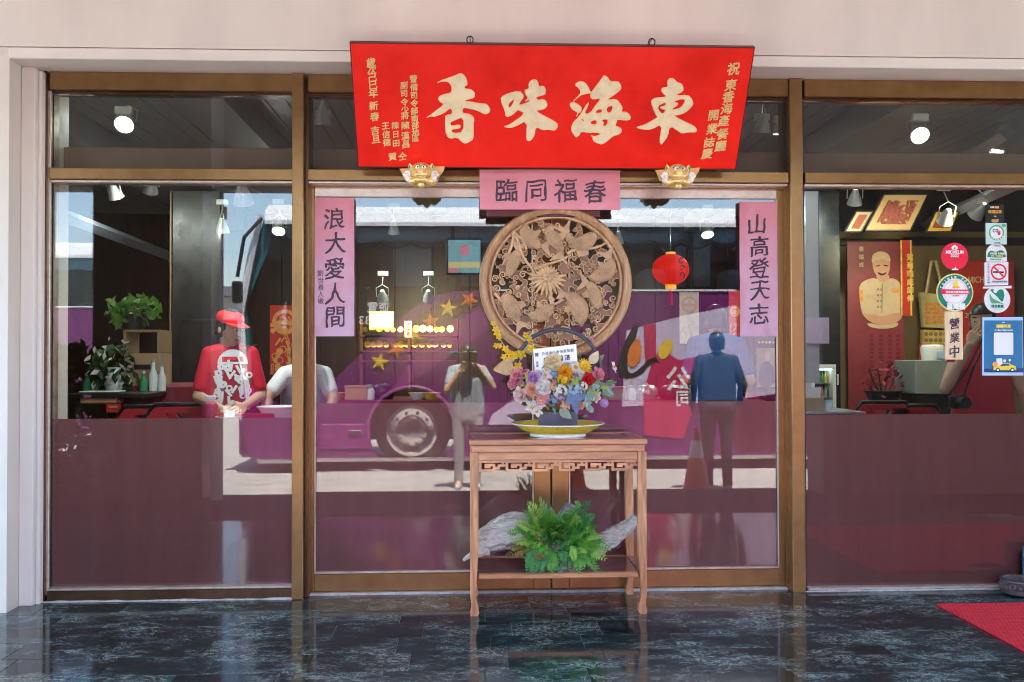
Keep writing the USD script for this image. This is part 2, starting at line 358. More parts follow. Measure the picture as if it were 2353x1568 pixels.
for k, lab in ((0, 'tall left window with the red-shirted cook behind it and brown film below'), (2, 'tall right window covered with stickers, brown film on its lower half')):
    a0, a1 = spans[k]; zb = fz(1355, 400 if k == 0 else 2000) + .013
    t = thing('shop_window', lab, 'window', ((a0+a1)/2, YG, zb))
    obj('pane', bx(a0 + .002, a1 - .002, YG, YG + .008, zb, z_tr0 - .017), 'pane', t)
    zf = fz(962, 400, YG) if k == 0 else fz(953, 2000, YG)
    obj('window_film', bx(a0 + .002, a1 - .002, YG + .0095, YG + .0105, zb, zf), 'pane_film', t, label='translucent brown film on the lower pane')
    obj('gasket', [bx(a0 + .001, a0 + .007, YG - .006, YG - .0005, zb, z_tr0 - .018), bx(a1 - .007, a1 - .001, YG - .006, YG - .0005, zb, z_tr0 - .018)], 'black_rubber', t)
# sliding doors
YD = 0.0
def dx(px): return at(px, 818, YD)[0]
def dz(py, px=1280): return at(px, py, YD)[2]
zd1, zd1b, zd0b = dz(428), dz(455), dz(1313)
xdm = dx(1266)
obj('door_header', bx(spans[1][0] + .001, spans[1][1] - .001, -.03, .07, zd1 + .002, z_tr0 - .017, .004), 'bronze', sf)
obj('door_post', bx(spans[1][0] + .001, dx(702), -.04, .06, 0, zd1, .003), 'bronze', sf)
obj('door_post', bx(dx(1812), spans[1][1] - .001, -.04, .06, 0, zd1, .003), 'bronze', sf)
obj('threshold', bx(spans[1][0] + .002, spans[1][1] - .002, -.03, .08, 0, .012, .003), 'alu_light', sf)
leaves = [(dx(703), dx(722), dx(1226), xdm - .004, 'left sliding glass door leaf with the pink paper couplet on it'), (xdm + .004, dx(1306), dx(1788), dx(1811), 'right sliding glass door leaf with pink couplet and cone reflected')]
for x0, x1, x2, x3, lab in leaves:
    t = thing('sliding_door', lab, 'door', ((x0+x3)/2, YD, .012))
    obj('stile', bx(x0, x1, YD, YD + .04, .013, zd1, .003), 'bronze', t); obj('stile', bx(x2, x3, YD, YD + .04, .013, zd1, .003), 'bronze', t)
    obj('top_rail', bx(x1 + .0005, x2 - .0005, YD + .002, YD + .04, zd1b, zd1, .003), 'alu_light', t)
    obj('bottom_rail', bx(x1 + .0005, x2 - .0005, YD + .002, YD + .04, .013, zd0b, .003), 'bronze', t)
    obj('glazing_bead', [bx(x1 + .0005, x2 - .0005, YD - .002, YD + .012, zd0b + .0005, zd0b + .013, .003), bx(x1 + .0005, x1 + .008, YD - .001, YD + .012, zd0b + .0135, zd1b - .001, .002), bx(x2 - .008, x2 - .0005, YD - .001, YD + .012, zd0b + .0135, zd1b - .001, .002)], 'alu_light', t)
    obj('pane', bx(x1 + .009, x2 - .009, YD + .014, YD + .022, zd0b + .002, zd1b - .001), 'pane', t)
    obj('window_film', bx(x1 + .009, x2 - .009, YD + .0235, YD + .0245, zd0b + .002, dz(925)), 'pane_film', t, label='translucent brown film on the lower pane')
obj('meeting_seal', bx(xdm - .0035, xdm + .0035, YD + .01, YD + .03, .013, zd1), 'black_rubber', sf)
# mortar smear along the door foot
pm('mortar', (.5, .5, .5), .9, var=.2, scale=30, bump=.03)
def smear(x0, x1, y, h=.012):
    n = 80; xs_ = np.linspace(x0, x1, n); r = h*(.4 + .9*meshkit.noise(np.column_stack([xs_*17, xs_*0+y*50, xs_*0]), 4))
    return tube(np.column_stack([xs_, np.full(n, y), np.zeros(n)+.001]), r, 5)
obj('mortar_bead', smear(spans[1][0], spans[1][1], -.03), 'mortar', w); obj('mortar_bead', smear(xj0, xm1, YF - .004, .010), 'mortar', w); obj('mortar_bead', smear(xr1, 3.5, YF + .004, .009), 'mortar', w)

# ------------------------------------------------------------------ dining room shell
wood('panel_wood', (.030, .012, .008), (.075, .03, .018), .5, 'z', .35, .1)
pm('tan_wall', (.30, .20, .10), .7, var=.08)
pm('ceiling_plank', (.34, .33, .36), .6, var=.08, scale=3)
pm('room_floor', (.05, .028, .025), .18, var=.2)
pm('dark_panel', (.018, .012, .012), .4, var=.3)
pm('grey_paint', (.42, .42, .46), .45, var=.05)
pm('brown_paint', (.20, .12, .07), .5, var=.08)
DR = 7.5
obj('dining_floor', bx(-8.9, 8.9, .06, DR, -.35, -.004), 'room_floor', kind='structure', label='dark floor of the dining room')
bw = obj('back_wall', bx(-8.9, 8.9, DR, DR + .1, 0, 3.4), 'panel_wood', kind='structure', label='dark brown wood panelled back wall')
for k in range(18): obj('panel', bx(-4.5 + k*.5 + .006, -4 + k*.5 - .006, DR - .02, DR - .001, .0, 3.19, .004), 'panel_wood', bw)
obj('side_wall', bx(-8.95, -8.9, .1, DR, 0, 3.4), 'dark_panel', kind='structure', label='dark side wall of the dining room'); obj('side_wall', bx(8.9, 8.95, .1, DR, 0, 3.4), 'dark_panel', kind='structure', label='dark side wall of the dining room')
cl = obj('dining_ceiling', bx(-8.9, 8.9, .1, DR, 3.2, 3.3), 'ceiling_plank', kind='structure', label='grey plank ceiling of the dining room')
for k in range(60):
    x0 = -4.5 + k*.15; obj('plank', bx(x0 + .005, x0 + .145, .3, DR - .05, 3.185, 3.199, .002), 'ceiling_plank', cl)
for x0 in (-3.3, -1.9, 1.15, 2.9, 4.3): obj('ceiling_beam', bx(x0, x0 + .30, .28, DR - .05, 2.97, 3.184, .004), 'ceiling_plank', cl)
obj('window_header', bx(-8.8, 8.8, .13, .26, fz(384, 400, .2) - .05, fz(346, 400, .2), .004), 'brown_paint', cl)
# ------------------------------------------------------------------ the coach parked across the road (seen mirrored in the glass)
pm('bus_purple', (.16, .022, .135), .2, coat=.6, var=.06, scale=1.5)
pm('bus_wine', (.10, .012, .03), .2, coat=.6, var=.08)
pm('bus_white', (.80, .80, .80), .25, coat=.5, var=.03)
pm('bus_lavender', (.62, .50, .66), .25, coat=.5, var=.04)
pm('bus_red', (.55, .02, .10), .25, coat=.4)
pm('bus_orange', (.80, .22, .04), .3)
pm('bus_yellow', (.85, .55, .05), .3)
pm('bus_magenta', (.26, .035, .19), .25, coat=.4)
pm('bus_dark', (.012, .013, .016), .35)
pm('tyre', (.02, .02, .02), .8, bump=.01)
pm('chrome', (.75, .73, .70), .18, metal=1.)
pm('curtain', (.52, .66, .70), .9, var=.15, scale=20)
pm('curtain_pale', (.72, .74, .72), .9, var=.12, scale=20)
pm('teal_glass', (.02, .16, .20), .06, var=.1)
glass('bus_glass', (.88, .93, .95), 1.5)
BY = -7.15
def bp(px, py, Y=None):
    p = at(px, py, -(BY if Y is None else Y)); return np.array([p[0], p[2]])
def bpoly(pts, ch=0):
    q = np.array([bp(*p) for p in pts]); q = chaikin(q, ch) if ch else q
    return Polygon(q).buffer(0)
NB = np.array([0, 1.0, 0])
def bslab(poly, d, off=0.0, depth=None): return slab(poly, d, (0, BY + off, 0), UX, UZ, NB)
BL, BR = bp(560, 900)[0], 9.0
z_belt, z_top, z_roof, z_skirt = bp(1300, 667)[1], bp(1300, 520)[1], bp(1300, 481)[1], -.02
bus = thing('coach', 'large purple tour coach with stars, pictures and curtained windows parked along the road', 'bus', (3, BY - 1.2, -.2))
curve = [(1150, 667), (1040, 669), (985, 685), (930, 722), (870, 775), (800, 840), (735, 905), (690, 960)]
low = Polygon([(BL + .12, z_skirt), (BL, .35), (BL, 1.0), *[tuple(bp(*c)) for c in curve[::-1]], (BR, z_belt), (BR, z_skirt)]).buffer(0)
arch = Point(*bp(946, 990)).buffer(.56); arch2 = Point(bp(946, 990)[0] + 6.3, bp(946, 990)[1]).buffer(.56)
low = low.difference(arch).difference(arch2)
obj('body_side', bslab(low, .06, -.06), 'bus_purple', bus)
obj('body_core', [bx(BL + .1, BR, BY - 2.5, BY - .5, .25, z_belt - .55), bx(BL + .1, BR, BY - 2.5, BY - 2.44, 0, z_roof - .05), bx(BR - .08, BR, BY - 2.5, BY - .062, 0, z_roof - .1)], 'bus_purple', bus)
obj('interior_floor', bx(BL + .1, BR - .1, BY - 2.43, BY - .065, z_belt - .54, z_belt - .50), 'bus_dark', bus)
obj('inner_wall', bx(BL + .5, BR - .1, BY - 2.43, BY - 2.35, z_belt - .49, z_roof - .1), 'bus_dark', bus)
rp = [(BY + .0, z_top), (BY + .0, z_top + .05), (BY - .06, z_roof - .03), (BY - .30, z_roof + .07), (BY - 1.25, z_roof + .11), (BY - 2.2, z_roof + .07), (BY - 2.44, z_roof - .03), (BY - 2.5, z_top), (BY - 2.4, z_top), (BY - 1.2, z_roof), (BY - .1, z_top)]
rfx = bp(612, 490)[0]
obj('roof', slab(Polygon(rp), BR - rfx, (rfx, 0, 0), np.array([0, 1.0, 0]), UZ, UX), 'bus_white', bus)
obj('front_mask', slab(Polygon([(BL - .02, .0), (BL - .02, 1.2), tuple(bp(548, 700)), tuple(bp(606, 505)), (rfx + .1, z_roof), (rfx + .16, z_top), tuple(bp(566, 700)), (BL + .10, 1.1), (BL + .10, 0)]).buffer(0), 2.3, (0, BY - .1, 0), UX, UZ, -NB), 'teal_glass', bus, label='sloping blue-green windscreen')
obj('front_bumper', bx(BL - .06, BL + .14, BY - 2.45, BY - .07, .02, .75, .03), 'bus_purple', bus)
obj('front_pillar', tube([[*bp(600, 495)][:1] + [BY - .03, bp(600, 495)[1]], [bp(578, 600)[0], BY - .03, bp(578, 600)[1]], [bp(556, 720)[0], BY - .03, bp(556, 720)[1]], [BL + .03, BY - .03, 1.0]], .05, 6), 'bus_white', bus)
# big front side glass
fg = Polygon([(BL + .12, 1.0), tuple(bp(585, 700)), tuple(bp(622, 522)), tuple(bp(1034, 522)), *[tuple(bp(*c)) for c in [(1034, 667)] + curve[2:]]]).buffer(0)
obj('side_glass', bslab(fg.buffer(-.01), .008, -.03), 'bus_glass', bus)
for px in (1040, 1590, 2150, 2700): 
    x = bp(px, 600)[0]
    if x < BR: obj('window_pillar', bx(x - .03, x + .03, BY - .06, BY - .005, z_belt + .001, z_top - .001), 'bus_dark', bus)
xs2 = [bp(1040, 600)[0] + .031, bp(1590, 600)[0] - .031, bp(1590, 600)[0] + .031, bp(2150, 600)[0] - .031, bp(2150, 600)[0] + .031, BR - .1]
for i in (0, 2, 4): obj('window', bx(xs2[i], xs2[i+1], BY - .03, BY - .022, z_belt + .001, z_top - .001), 'bus_glass', bus)
obj('belt_line', bx(bp(1120, 667)[0], BR, BY + .0005, BY + .012, z_belt - .012, z_belt + .012), 'bus_white', bus)
# valance with scallops, and gathered curtains
x0 = rfx + .25; vz = bp(1000, 545)[1]
sc = []
n = 34
for k in range(n + 1):
    x = x0 + (BR - .3 - x0)*k/n; ph = (x - x0)/.40
    sc.append((x, vz - .055*abs(math.sin(ph*math.pi))))
m = []
def cloth(xa, xb, zb, zt_, y, amp=.035, fold=.11, n=None):
    n = n or max(12, int((xb-xa)/fold*8)); X = np.linspace(xa, xb, n); Yv = y + amp*np.sin(X/fold*2*np.pi) + amp*.4*np.sin(X/fold*1.3*np.pi + 1)
    zb_ = np.broadcast_to(np.array(zb(X)) if callable(zb) else zb, X.shape)
    top = np.column_stack([X, y + (Yv-y)*.6, np.full(n, zt_)]); bot = np.column_stack([X, Yv, zb_])
    v = np.vstack([top, bot, top - [0, .004, 0], bot - [0, .004, 0]]); f = []
    for i in range(n-1):
        f += [[i, n+i, n+i+1], [i, n+i+1, i+1], [2*n+i, 3*n+i+1, 3*n+i], [2*n+i, 2*n+i+1, 3*n+i+1]]
    return trimesh.Trimesh(v, f, process=False)
val = cloth(x0, BR - .3, lambda X: vz - .06*np.abs(np.sin((X - x0)/.40*np.pi)), z_top - .005, BY - .12, .012, .2, 600)
obj('valance', val, 'curtain', bus)
XX = np.linspace(x0, BR - .3, 500)
obj('fringe', tube(np.column_stack([XX, np.full(500, BY - .105), vz - .065 - .06*np.abs(np.sin((XX - x0)/.40*np.pi))]), .014, 5), 'bus_dark', bus)
for a0, a1, b, mt in ((900, 990, 655, 'curtain_pale'), (1060, 1100, 655, 'curtain'), (1560, 1584, 655, 'curtain_pale'), (1596, 1640, 655, 'curtain_pale'), (2100, 2200, 655, 'curtain_pale')):
    obj('curtain', cloth(bp(a0, 600)[0], bp(a1, 600)[0], bp(1000, b)[1], z_top - .02, BY - .20), mt, bus)
for px in (1180, 1440, 1530, 1730, 1900): 
    x = bp(px, 640)[0]; obj('seat_back', bx(x - .25, x + .1, BY - .9, BY - .35, z_belt - .5, z_belt + .32, .06), 'curtain', bus)
# starfish
def star(cx, cy, r, k=.42, rot=.2):
    return Polygon([(cx + (r if i % 2 == 0 else r*k)*math.sin(i*math.pi/5 + rot), cy + (r if i % 2 == 0 else r*k)*math.cos(i*math.pi/5 + rot)) for i in range(10)])
for i, (px, py) in enumerate(((872, 832), (910, 802), (950, 770), (990, 740), (1030, 709), (1078, 690))):
    c = bp(px, py); obj('star', [bslab(star(c[0], c[1], .125, rot=.2 + i*.3), .014, .001), bslab(star(c[0], c[1], .07, rot=.2 + i*.3), .008, .0155)], 'bus_orange' if i % 2 else 'bus_yellow', bus)
# painted pictures
L = .004
obj('picture', bslab(bpoly([(1000, 765), (1140, 690), (1140, 745), (990, 850), (905, 905), (880, 915)]).intersection(low), L, .0005), 'bus_magenta', bus)
obj('picture', bslab(bpoly([(880, 815), (1010, 745), (1130, 682), (1060, 680), (970, 715)], 1).intersection(low), L, .0055), 'bus_wine', bus)
obj('picture', bslab(bpoly([(1440, 760), (1560, 728), (1800, 680), (1830, 900), (1640, 925), (1430, 935)]).intersection(low), L, .0005), 'bus_lavender', bus)
obj('picture', bslab(bpoly([(1800, 675), (2100, 670), (2200, 900), (2100, 1030), (1700, 1040), (1640, 930), (1834, 905)]).intersection(low), L, .001), 'bus_wine', bus)
obj('picture', bslab(bpoly([(1140, 925), (1300, 900), (1300, 1030), (1100, 1040)], 1).intersection(low), L, .0005), 'bus_lavender', bus)
obj('picture', bslab(bpoly([(1500, 830), (1520, 800), (1560, 828), (1610, 818), (1600, 925), (1570, 1010), (1480, 1000), (1480, 900)], 0), L, .0055), 'bus_red', bus)
obj('picture', bslab(bpoly([(1512, 806), (1522, 785), (1545, 778), (1548, 800), (1530, 826), (1515, 824)], 1), L, .0105), 'bus_yellow', bus)
obj('picture', bslab(bpoly([(1420, 845), (1430, 800), (1460, 740), (1470, 755), (1440, 830), (1446, 862), (1470, 850), (1500, 815), (1524, 838), (1500, 832), (1470, 866), (1430, 872)], 1), L, .0055), 'bus_dark', bus)
obj('picture', bslab(bpoly([(1448, 795), (1470, 772), (1478, 820), (1455, 848), (1440, 830)], 1), L, .0105), 'bus_orange', bus)
obj('picture', bslab(bpoly([(1480, 745), (1508, 745), (1508, 820), (1484, 830)]), L, .0105), 'bus_red', bus)
def btext(s, px, py, hpx, mat, off=.006, mirrored=False, bold=.02):
    g = text(s, hpx*.005665, bold=bold); p = bp(px, py)
    # read from the road: x runs the other way for somebody who faces the coach
    m_ = slab(affinity.scale(g, -1, 1, origin=(0, 0)), L, (p[0], BY + off, p[1]), UX, UZ, NB)
    return m_
obj('lettering', btext('公', 1590, 892, 60, 'bus_white', .0105), 'bus_white', bus)
obj('lettering', btext('司', 1590, 930, 40, 'bus_white', .0105), 'bus_white', bus)
obj('lettering', btext('交通', 1262, 912, 34, 'bus_white', .0055), 'bus_white', bus)
obj('lettering', slab(affinity.scale(text('遊覽', .15, bold=.015), -1, 1, origin=(0, 0)), L, (bp(895, 716)[0], BY - .018, bp(895, 716)[1]), UX, UZ, NB), 'bus_white', bus)
obj('lettering', slab(affinity.scale(text('0933', .14, bold=.02), -1, 1, origin=(0, 0)), L, (bp(880, 745)[0], BY - .018, bp(880, 745)[1]), UX, UZ, NB), 'bus_white', bus)
obj('green_ring', tube([[bp(1045, 830)[0] + .12*math.cos(t), BY + .01, bp(1045, 830)[1] + .12*math.sin(t)] for t in np.linspace(-1, 2.2, 14)], .02, 6), 'teal_glass', bus)
# hatch, wheels, sill
obj('luggage_hatch', bx(bp(850, 1000)[0] - .0 - .64, bp(850, 1000)[0], BY + .001, BY + .014, bp(800, 1032)[1], bp(800, 975)[1], .006), 'bus_magenta', bus)
obj('door_handle', bx(bp(800, 990)[0], bp(830, 990)[0], BY + .0145, BY + .03, bp(800, 998)[1], bp(800, 990)[1], .004), 'chrome', bus)
obj('sill_trim', bx(BL + .2, BR, BY + .001, BY + .012, z_skirt - .05, z_skirt + .0), 'chrome', bus)
for px in (1150, 1400, 1660, 1950): 
    x = bp(px, 1000)[0]; obj('panel_gap', bx(x - .006, x + .006, BY + .0006, BY + .003, z_skirt + .02, z_belt - .7), 'bus_dark', bus)
for dxw in (0, 6.3):
    c = bp(946, 990); cx, cz = c[0] + dxw, max(c[1], .3)
    wpath = obj('wheel', lathe([(.0, .0), (.30, .0), (.33, -.05), (.46, -.06), (.50, -.02), (.505, .18), (.46, .24), (.0, .24)], 36, (cx, BY - .2, cz), 'y'), 'tyre', bus, smooth=30)
    # lathe axis y points to the shop here once mirrored
    rim = lathe([(.33, .0), (.335, .02), (.30, .03), (.285, .0), (.20, -.03), (.16, .02), (.12, .03), (.0, .035)], 36, (0, 0, 0), 'y'); rim.vertices[:, 1] *= -1; rim.vertices += [cx, BY + .012, cz]
    obj('rim', rim, 'chrome', bus, smooth=30)
    nuts = []
    for k in range(10):
        t = k*math.pi/5; nuts.append(ball((cx + .235*math.cos(t), BY + .0, cz + .235*math.sin(t)), .022, 1))
    for nn in nuts: obj('wheel_nut', nn, 'bus_dark', bus)
    obj('wheel_arch', tube([[cx + .57*math.cos(t), BY + .005, cz + .57*math.sin(t)] for t in np.linspace(-.2, math.pi+.2, 30)], .025, 6), 'bus_magenta', bus)
obj('headlight', ball((BL + .02, BY - .12, .55), .13, 2, (.6, .8, 1)), 'bus_white', bus)
obj('wing_mirror', [tube([[bp(606, 505)[0], BY + .02, bp(606, 505)[1]], [bp(570, 560)[0], BY + .12, bp(570, 560)[1] + .05], [bp(556, 640)[0], BY + .14, bp(556, 640)[1]]], .025, 6), bx(bp(556, 640)[0] - .06, bp(556, 640)[0] + .06, BY + .08, BY + .2, bp(556, 700)[1], bp(556, 650)[1], .02)], 'bus_dark', bus)
b2 = dup(bus, (-12.2, BY - 5.5, -.2), 'second purple tour coach parked farther along the road, left of the first')
# trees and low shop row over the road, beyond the coaches
pm('leaf_far', (.05, .10, .025), .6, trans=.3, var=.5, scale=4)
pm('bark', (.10, .07, .05), .9, bump=.03)
pm('far_wall', (.55, .52, .48), .8, var=.1)
pm('far_roof', (.20, .20, .22), .7)
def leafcloud(c, r, n, s, rng, flat=.8):
    d = rng.normal(size=(n, 3)); d /= np.linalg.norm(d, axis=1, keepdims=True); R = r*(.45 + .55*rng.random(n)**.4)
    p = c + d*R[:, None]*[1, 1, flat]; q = (meshkit.noise(p*1.6/r*2, 3) > .36); p = p[q]; n = len(p)
    a = rng.normal(size=(n, 3)); a /= np.linalg.norm(a, axis=1, keepdims=True); b = np.cross(a, rng.normal(size=(n, 3))); b /= np.linalg.norm(b, axis=1, keepdims=True)
    S = s*(.6 + .8*rng.random(n))[:, None]
    v = np.stack([p - a*S, p + b*S*.5, p + a*S, p - b*S*.5], 1).reshape(-1, 3); i = np.arange(n)*4
    return trimesh.Trimesh(v, np.vstack([np.stack([i, i+1, i+2], 1), np.stack([i, i+2, i+3], 1)]), process=False)
def tree(x, y, h, r, lab, seed):
    t = thing('street_tree', lab, 'tree', (x, y, -.2), 'trees across the road'); g = np.random.default_rng(seed)
    obj('trunk', [tube([[x, y, -.25], [x + .1, y, h*.3], [x, y + .1, h*.62]], [.16, .12, .07], 8)] + [tube([[x, y, h*(.3+.1*k)], [x + r*.5*math.cos(k*2.1), y + r*.5*math.sin(k*2.1), h*(.55+.1*k)]], [.06, .025], 6) for k in range(4)], 'bark', t)
    obj('crown', [leafcloud(np.array([x + .5*r*math.cos(k*1.7), y + .5*r*math.sin(k*1.7), h*(.62 + .09*(k % 3))]), r*.62, 900, .10, g) for k in range(5)], 'leaf_far', t)
tree(13.5, -15, 6, 2.2, 'leafy green street tree right of the first coach', 2)
far = thing('shop_row', 'low pale shop row across the road behind the coaches', 'building', (0, -24, -.2))
obj('wall', bx(-30, 40, -30, -24, -.2, 3.1), 'far_wall', far); obj('roof', bx(-30.3, 40.3, -30.3, -23.5, 3.11, 3.4), 'far_roof', far)
for k in range(14): obj('shutter', bx(-28 + k*4.6, -24.6 + k*4.6, -23.99, -23.95, -.2, 2.4), 'bus_dark', far)
# traffic cones at the arcade edge
pm('cone_orange', (.85, .12, .02), .45, var=.08); pm('cone_white', (.8, .8, .8), .35)
def cone(x, y, lab):
    c = thing('traffic_cone', lab, 'traffic cone', (x, y, -.2), 'traffic cones along the arcade edge')
    obj('base', bx(x-.19, x+.19, y-.19, y+.19, -.2, -.165, .008), 'bus_dark', c)
    R = lambda z: .145 - (.145-.03)*z/.68
    for k, (a0, a1, mt) in enumerate(((.0, .36, 'cone_orange'), (.36, .55, 'cone_white'), (.55, .68, 'cone_orange'))):
        obj('cone_body' if k != 1 else 'white_band', lathe([(R(a0), a0), (R(a1), a1)] + ([(.0, .68)] if k == 2 else []), 24, (x, y, -.165)), mt, c, smooth=40)
p = at(1602, 1090, 4.9); cone(p[0], -4.9, 'orange cone with white band standing on the road, right of the photographer')
p = at(1318, 1100, 5.1); cone(p[0], -5.1, 'orange cone behind the wooden table, seen only in the door glass')
# potted plants in the shade at the arcade edge (mirrored low in the left window)
pm('leaf_dark', (.035, .075, .025), .5, trans=.25, var=.5, scale=6); pm('pot_clay', (.16, .07, .045), .7); pm('blossom', (.85, .83, .80), .6, trans=.2)
for k, (x, h, lab) in enumerate(((-4.45, 1.35, 'potted shrub with white blossoms at the arcade edge, leftmost of three'), (-4.0, 1.45, 'tall potted shrub without blossoms at the arcade edge, middle one of three'), (-3.55, 1.2, 'low potted shrub with white blossoms at the arcade edge, beside the pillar'))):
    t = thing('potted_shrub', lab, 'potted plant', (x, -3.45, 0), 'potted shrubs along the arcade edge'); g = np.random.default_rng(k + 5)
    obj('pot', lathe([(0, .0), (.20, .0), (.27, .40), (.29, .42), (.25, .42), (.24, .36), (0, .36)], 24, (x, -3.45, 0)), 'pot_clay', t, smooth=40)
    obj('stem', tube([[x, -3.45, .3], [x + .03, -3.45, h*.8]], [.03, .015], 6), 'bark', t)
    obj('foliage', leafcloud(np.array([x, -3.45, h*.62]), .50, 1500, .07, g, 1.35), 'leaf_dark', t)
    if k != 1: obj('blossom', leafcloud(np.array([x, -3.45, h*.75]), .48, 60, .03, g, 1.1), 'blossom', t, kind='stuff')
# ------------------------------------------------------------------ red signboard
pm('sign_red', (.90, .020, .008), .28, var=.14, scale=2.2, bump=.004, bscale=30)
pm('sign_edge', (.10, .012, .008), .5)
pm('gold_leaf', (.95, .80, .50), .45, metal=.15, var=.10, scale=22, bump=.02, bscale=60)
pm('gold_edge', (.95, .82, .42), .35, metal=.3)
pm('gold_paint', (.82, .60, .25), .4, metal=.2, var=.15, scale=40)
pm('ink', (.06, .03, .05), .55, var=.3, scale=30)
pm('iron', (.05, .045, .04), .45, metal=.7)
BL_, BR_ = at(824, 382, -.25), at(1690, 391, -.25)
TL_ = at(804, 98, -.60); TR_ = at(1733, 113, -.60)
S0 = (BL_ + BR_)/2; SU = (BR_ - BL_); SW = np.linalg.norm(SU); SU[1] = 0; SU[2] = 0; SU /= np.linalg.norm(SU)
mt_ = (TL_ + TR_)/2; SV = mt_ - S0; SV[0] = 0; SH = np.linalg.norm(SV); SV /= SH; SN = np.cross(SU, SV)
if SN[1] > 0: SN = -SN
print('sign', SW, np.linalg.norm(TR_-TL_), SH, S0, mt_)
SW = (SW + np.linalg.norm(TR_ - TL_))/2
sg = thing('signboard', 'big red wooden signboard with four gold brush characters, leaning out over the doors', 'signboard', S0)
def so(x, y, d=0): return S0 + SU*x + SV*y + SN*d
def sp(px, py):
    q = on_plane(px, py, S0, SN); return np.array([np.dot(q - S0, SU), np.dot(q - S0, SV)])
def sslab(poly, d, off): return slab(poly, d, so(0, 0, off), SU, SV, SN)
board = Polygon([(-SW/2, 0), (SW/2, 0), (SW/2, SH), (-SW/2, SH)])
obj('board', sslab(board.buffer(-.002), .028, -.03), 'sign_red', sg)
ed = board.buffer(.004, join_style=2).difference(board.buffer(-.0021))
obj('edge_strip', sslab(ed, .030, -.0335), 'sign_edge', sg)
BIGS = []
def big(ox, oy, sc, outer, holes):
    f = lambda P: np.array([sp((ox + x/sc)*.91914, (oy + y/sc)*.91914) for x, y in P])
    g = Polygon(chaikin(f(outer), 1)).buffer(0)
    for h in holes: g = g.difference(Polygon(chaikin(f(h), 1)).buffer(0))
    return g
X1 = big(1050, 170, 7.842, [(335,290),(430,235),(560,195),(720,135),(790,100),(850,125),(905,190),(935,280),(925,350),(870,360),(885,410),(990,415),(1065,470),(1080,530),(1060,590),(930,625),(850,650),(1000,660),(1200,700),(1290,700),(1350,750),(1385,830),(1350,890),(1280,915),(1220,890),(1130,840),(960,800),(845,780),(840,880),(920,890),(1010,920),(1070,990),(1050,1110),(1055,1250),(1045,1410),(980,1440),(920,1480),(860,1480),(800,1440),(740,1365),(580,1390),(520,1330),(490,1220),(490,1000),(500,930),(635,900),(615,790),(550,820),(480,885),(270,965),(230,945),(100,990),(220,910),(300,850),(480,715),(390,670),(350,610),(380,550),(470,515),(600,490),(620,440),(610,350),(570,290),(500,265),(400,275),(350,300)],
  [[(590,1070),(680,1030),(850,960),(850,1255),(650,1285),(605,1210),(760,1195),(810,1150),(770,1105),(612,1140)]])
X2 = big(1240, 180, 8.253, [(670,300),(675,230),(720,175),(790,145),(850,175),(880,240),(880,300),(980,285),(1025,340),(1025,430),(1010,475),(820,520),(870,585),(970,560),(1040,600),(1065,680),(1040,735),(960,785),(820,800),(950,880),(1260,1045),(1285,1120),(1240,1190),(1200,1215),(1080,1190),(960,1210),(820,1130),(800,1310),(720,1420),(650,1430),(620,1380),(640,1000),(400,1130),(280,1165),(135,1130),(280,1090),(600,860),(480,800),(450,790),(330,900),(200,945),(180,800),(110,640),(95,520),(250,440),(490,385),(570,470),(575,530),(500,620),(470,690),(680,620),(690,570),(610,615),(600,595),(660,540),(590,450),(590,370),(680,345)],
  [[(385,545),(345,665),(280,750),(250,670)]])
XA = big(1410, 180, 8.25, [(215,275),(270,210),(350,190),(440,220),(510,320),(540,400),(560,400),(560,440),(430,460),(340,485),(200,615),(180,610),(330,460),(340,400),(300,330)], [])
XB = big(1410, 180, 8.25, [(115,645),(200,620),(290,665),(380,740),(340,840),(300,840),(265,925),(250,920),(285,835),(180,790),(125,720)], [])
X3 = big(1410, 180, 8.25, [(530,520),(560,420),(700,240),(800,100),(820,65),(900,100),(960,200),(1110,190),(1170,250),(1190,350),(1100,430),(990,510),(880,580),(1070,555),(1150,630),(1215,740),(1180,825),(1310,825),(1385,930),(1350,1010),(1080,985),(1100,1020),(1050,1110),(1160,1140),(1205,1210),(1150,1290),(1000,1330),(930,1400),(800,1500),(700,1480),(600,1430),(590,1360),(540,1300),(640,1330),(770,1280),(640,1250),(540,1265),(350,1230),(330,1290),(270,1350),(230,1340),(130,1190),(190,1030),(300,940),(505,600),(515,680),(410,870),(540,850),(640,700),(770,540),(600,575)],
  [[(640,850),(700,775),(785,775),(775,845)], [(880,730),(1010,690),(975,835),(890,840)], [(550,1025),(665,985),(675,1085),(555,1075)], [(770,985),(915,980),(870,1115),(795,1110),(830,1050)], [(350,985),(385,965),(425,1025)]])
X4 = big(1580, 180, 8.25, [(745,310),(720,210),(765,130),(860,130),(930,215),(1030,240),(1065,330),(1060,400),(880,495),(1150,470),(1230,540),(1270,640),(1240,710),(1110,840),(940,900),(850,890),(980,970),(1280,1110),(1340,1180),(1330,1250),(1180,1245),(1030,1275),(960,1230),(780,1110),(740,1330),(640,1470),(600,1505),(560,1440),(620,1070),(400,1190),(280,1200),(130,1170),(80,1140),(260,1090),(450,980),(545,930),(520,940),(450,820),(390,640),(410,570),(490,530),(720,515),(620,430),(595,360),(640,320)],
  [[(515,710),(695,625),(695,690),(570,720),(600,770),(685,780),(665,845),(600,858)], [(850,620),(960,575),(1105,562),(1045,695),(960,755),(835,785),(835,755),(930,700),(960,640)]])
X3 = unary_union([X3, XA, XB])
for g in (X1, X2, X3, X4):
    p = obj('gold_character', sslab(g, .0035, -.0015), 'gold_edge', sg)
    obj('gilded_face', sslab(g.buffer(-.0045), .002, .0021), 'gold_leaf', p)
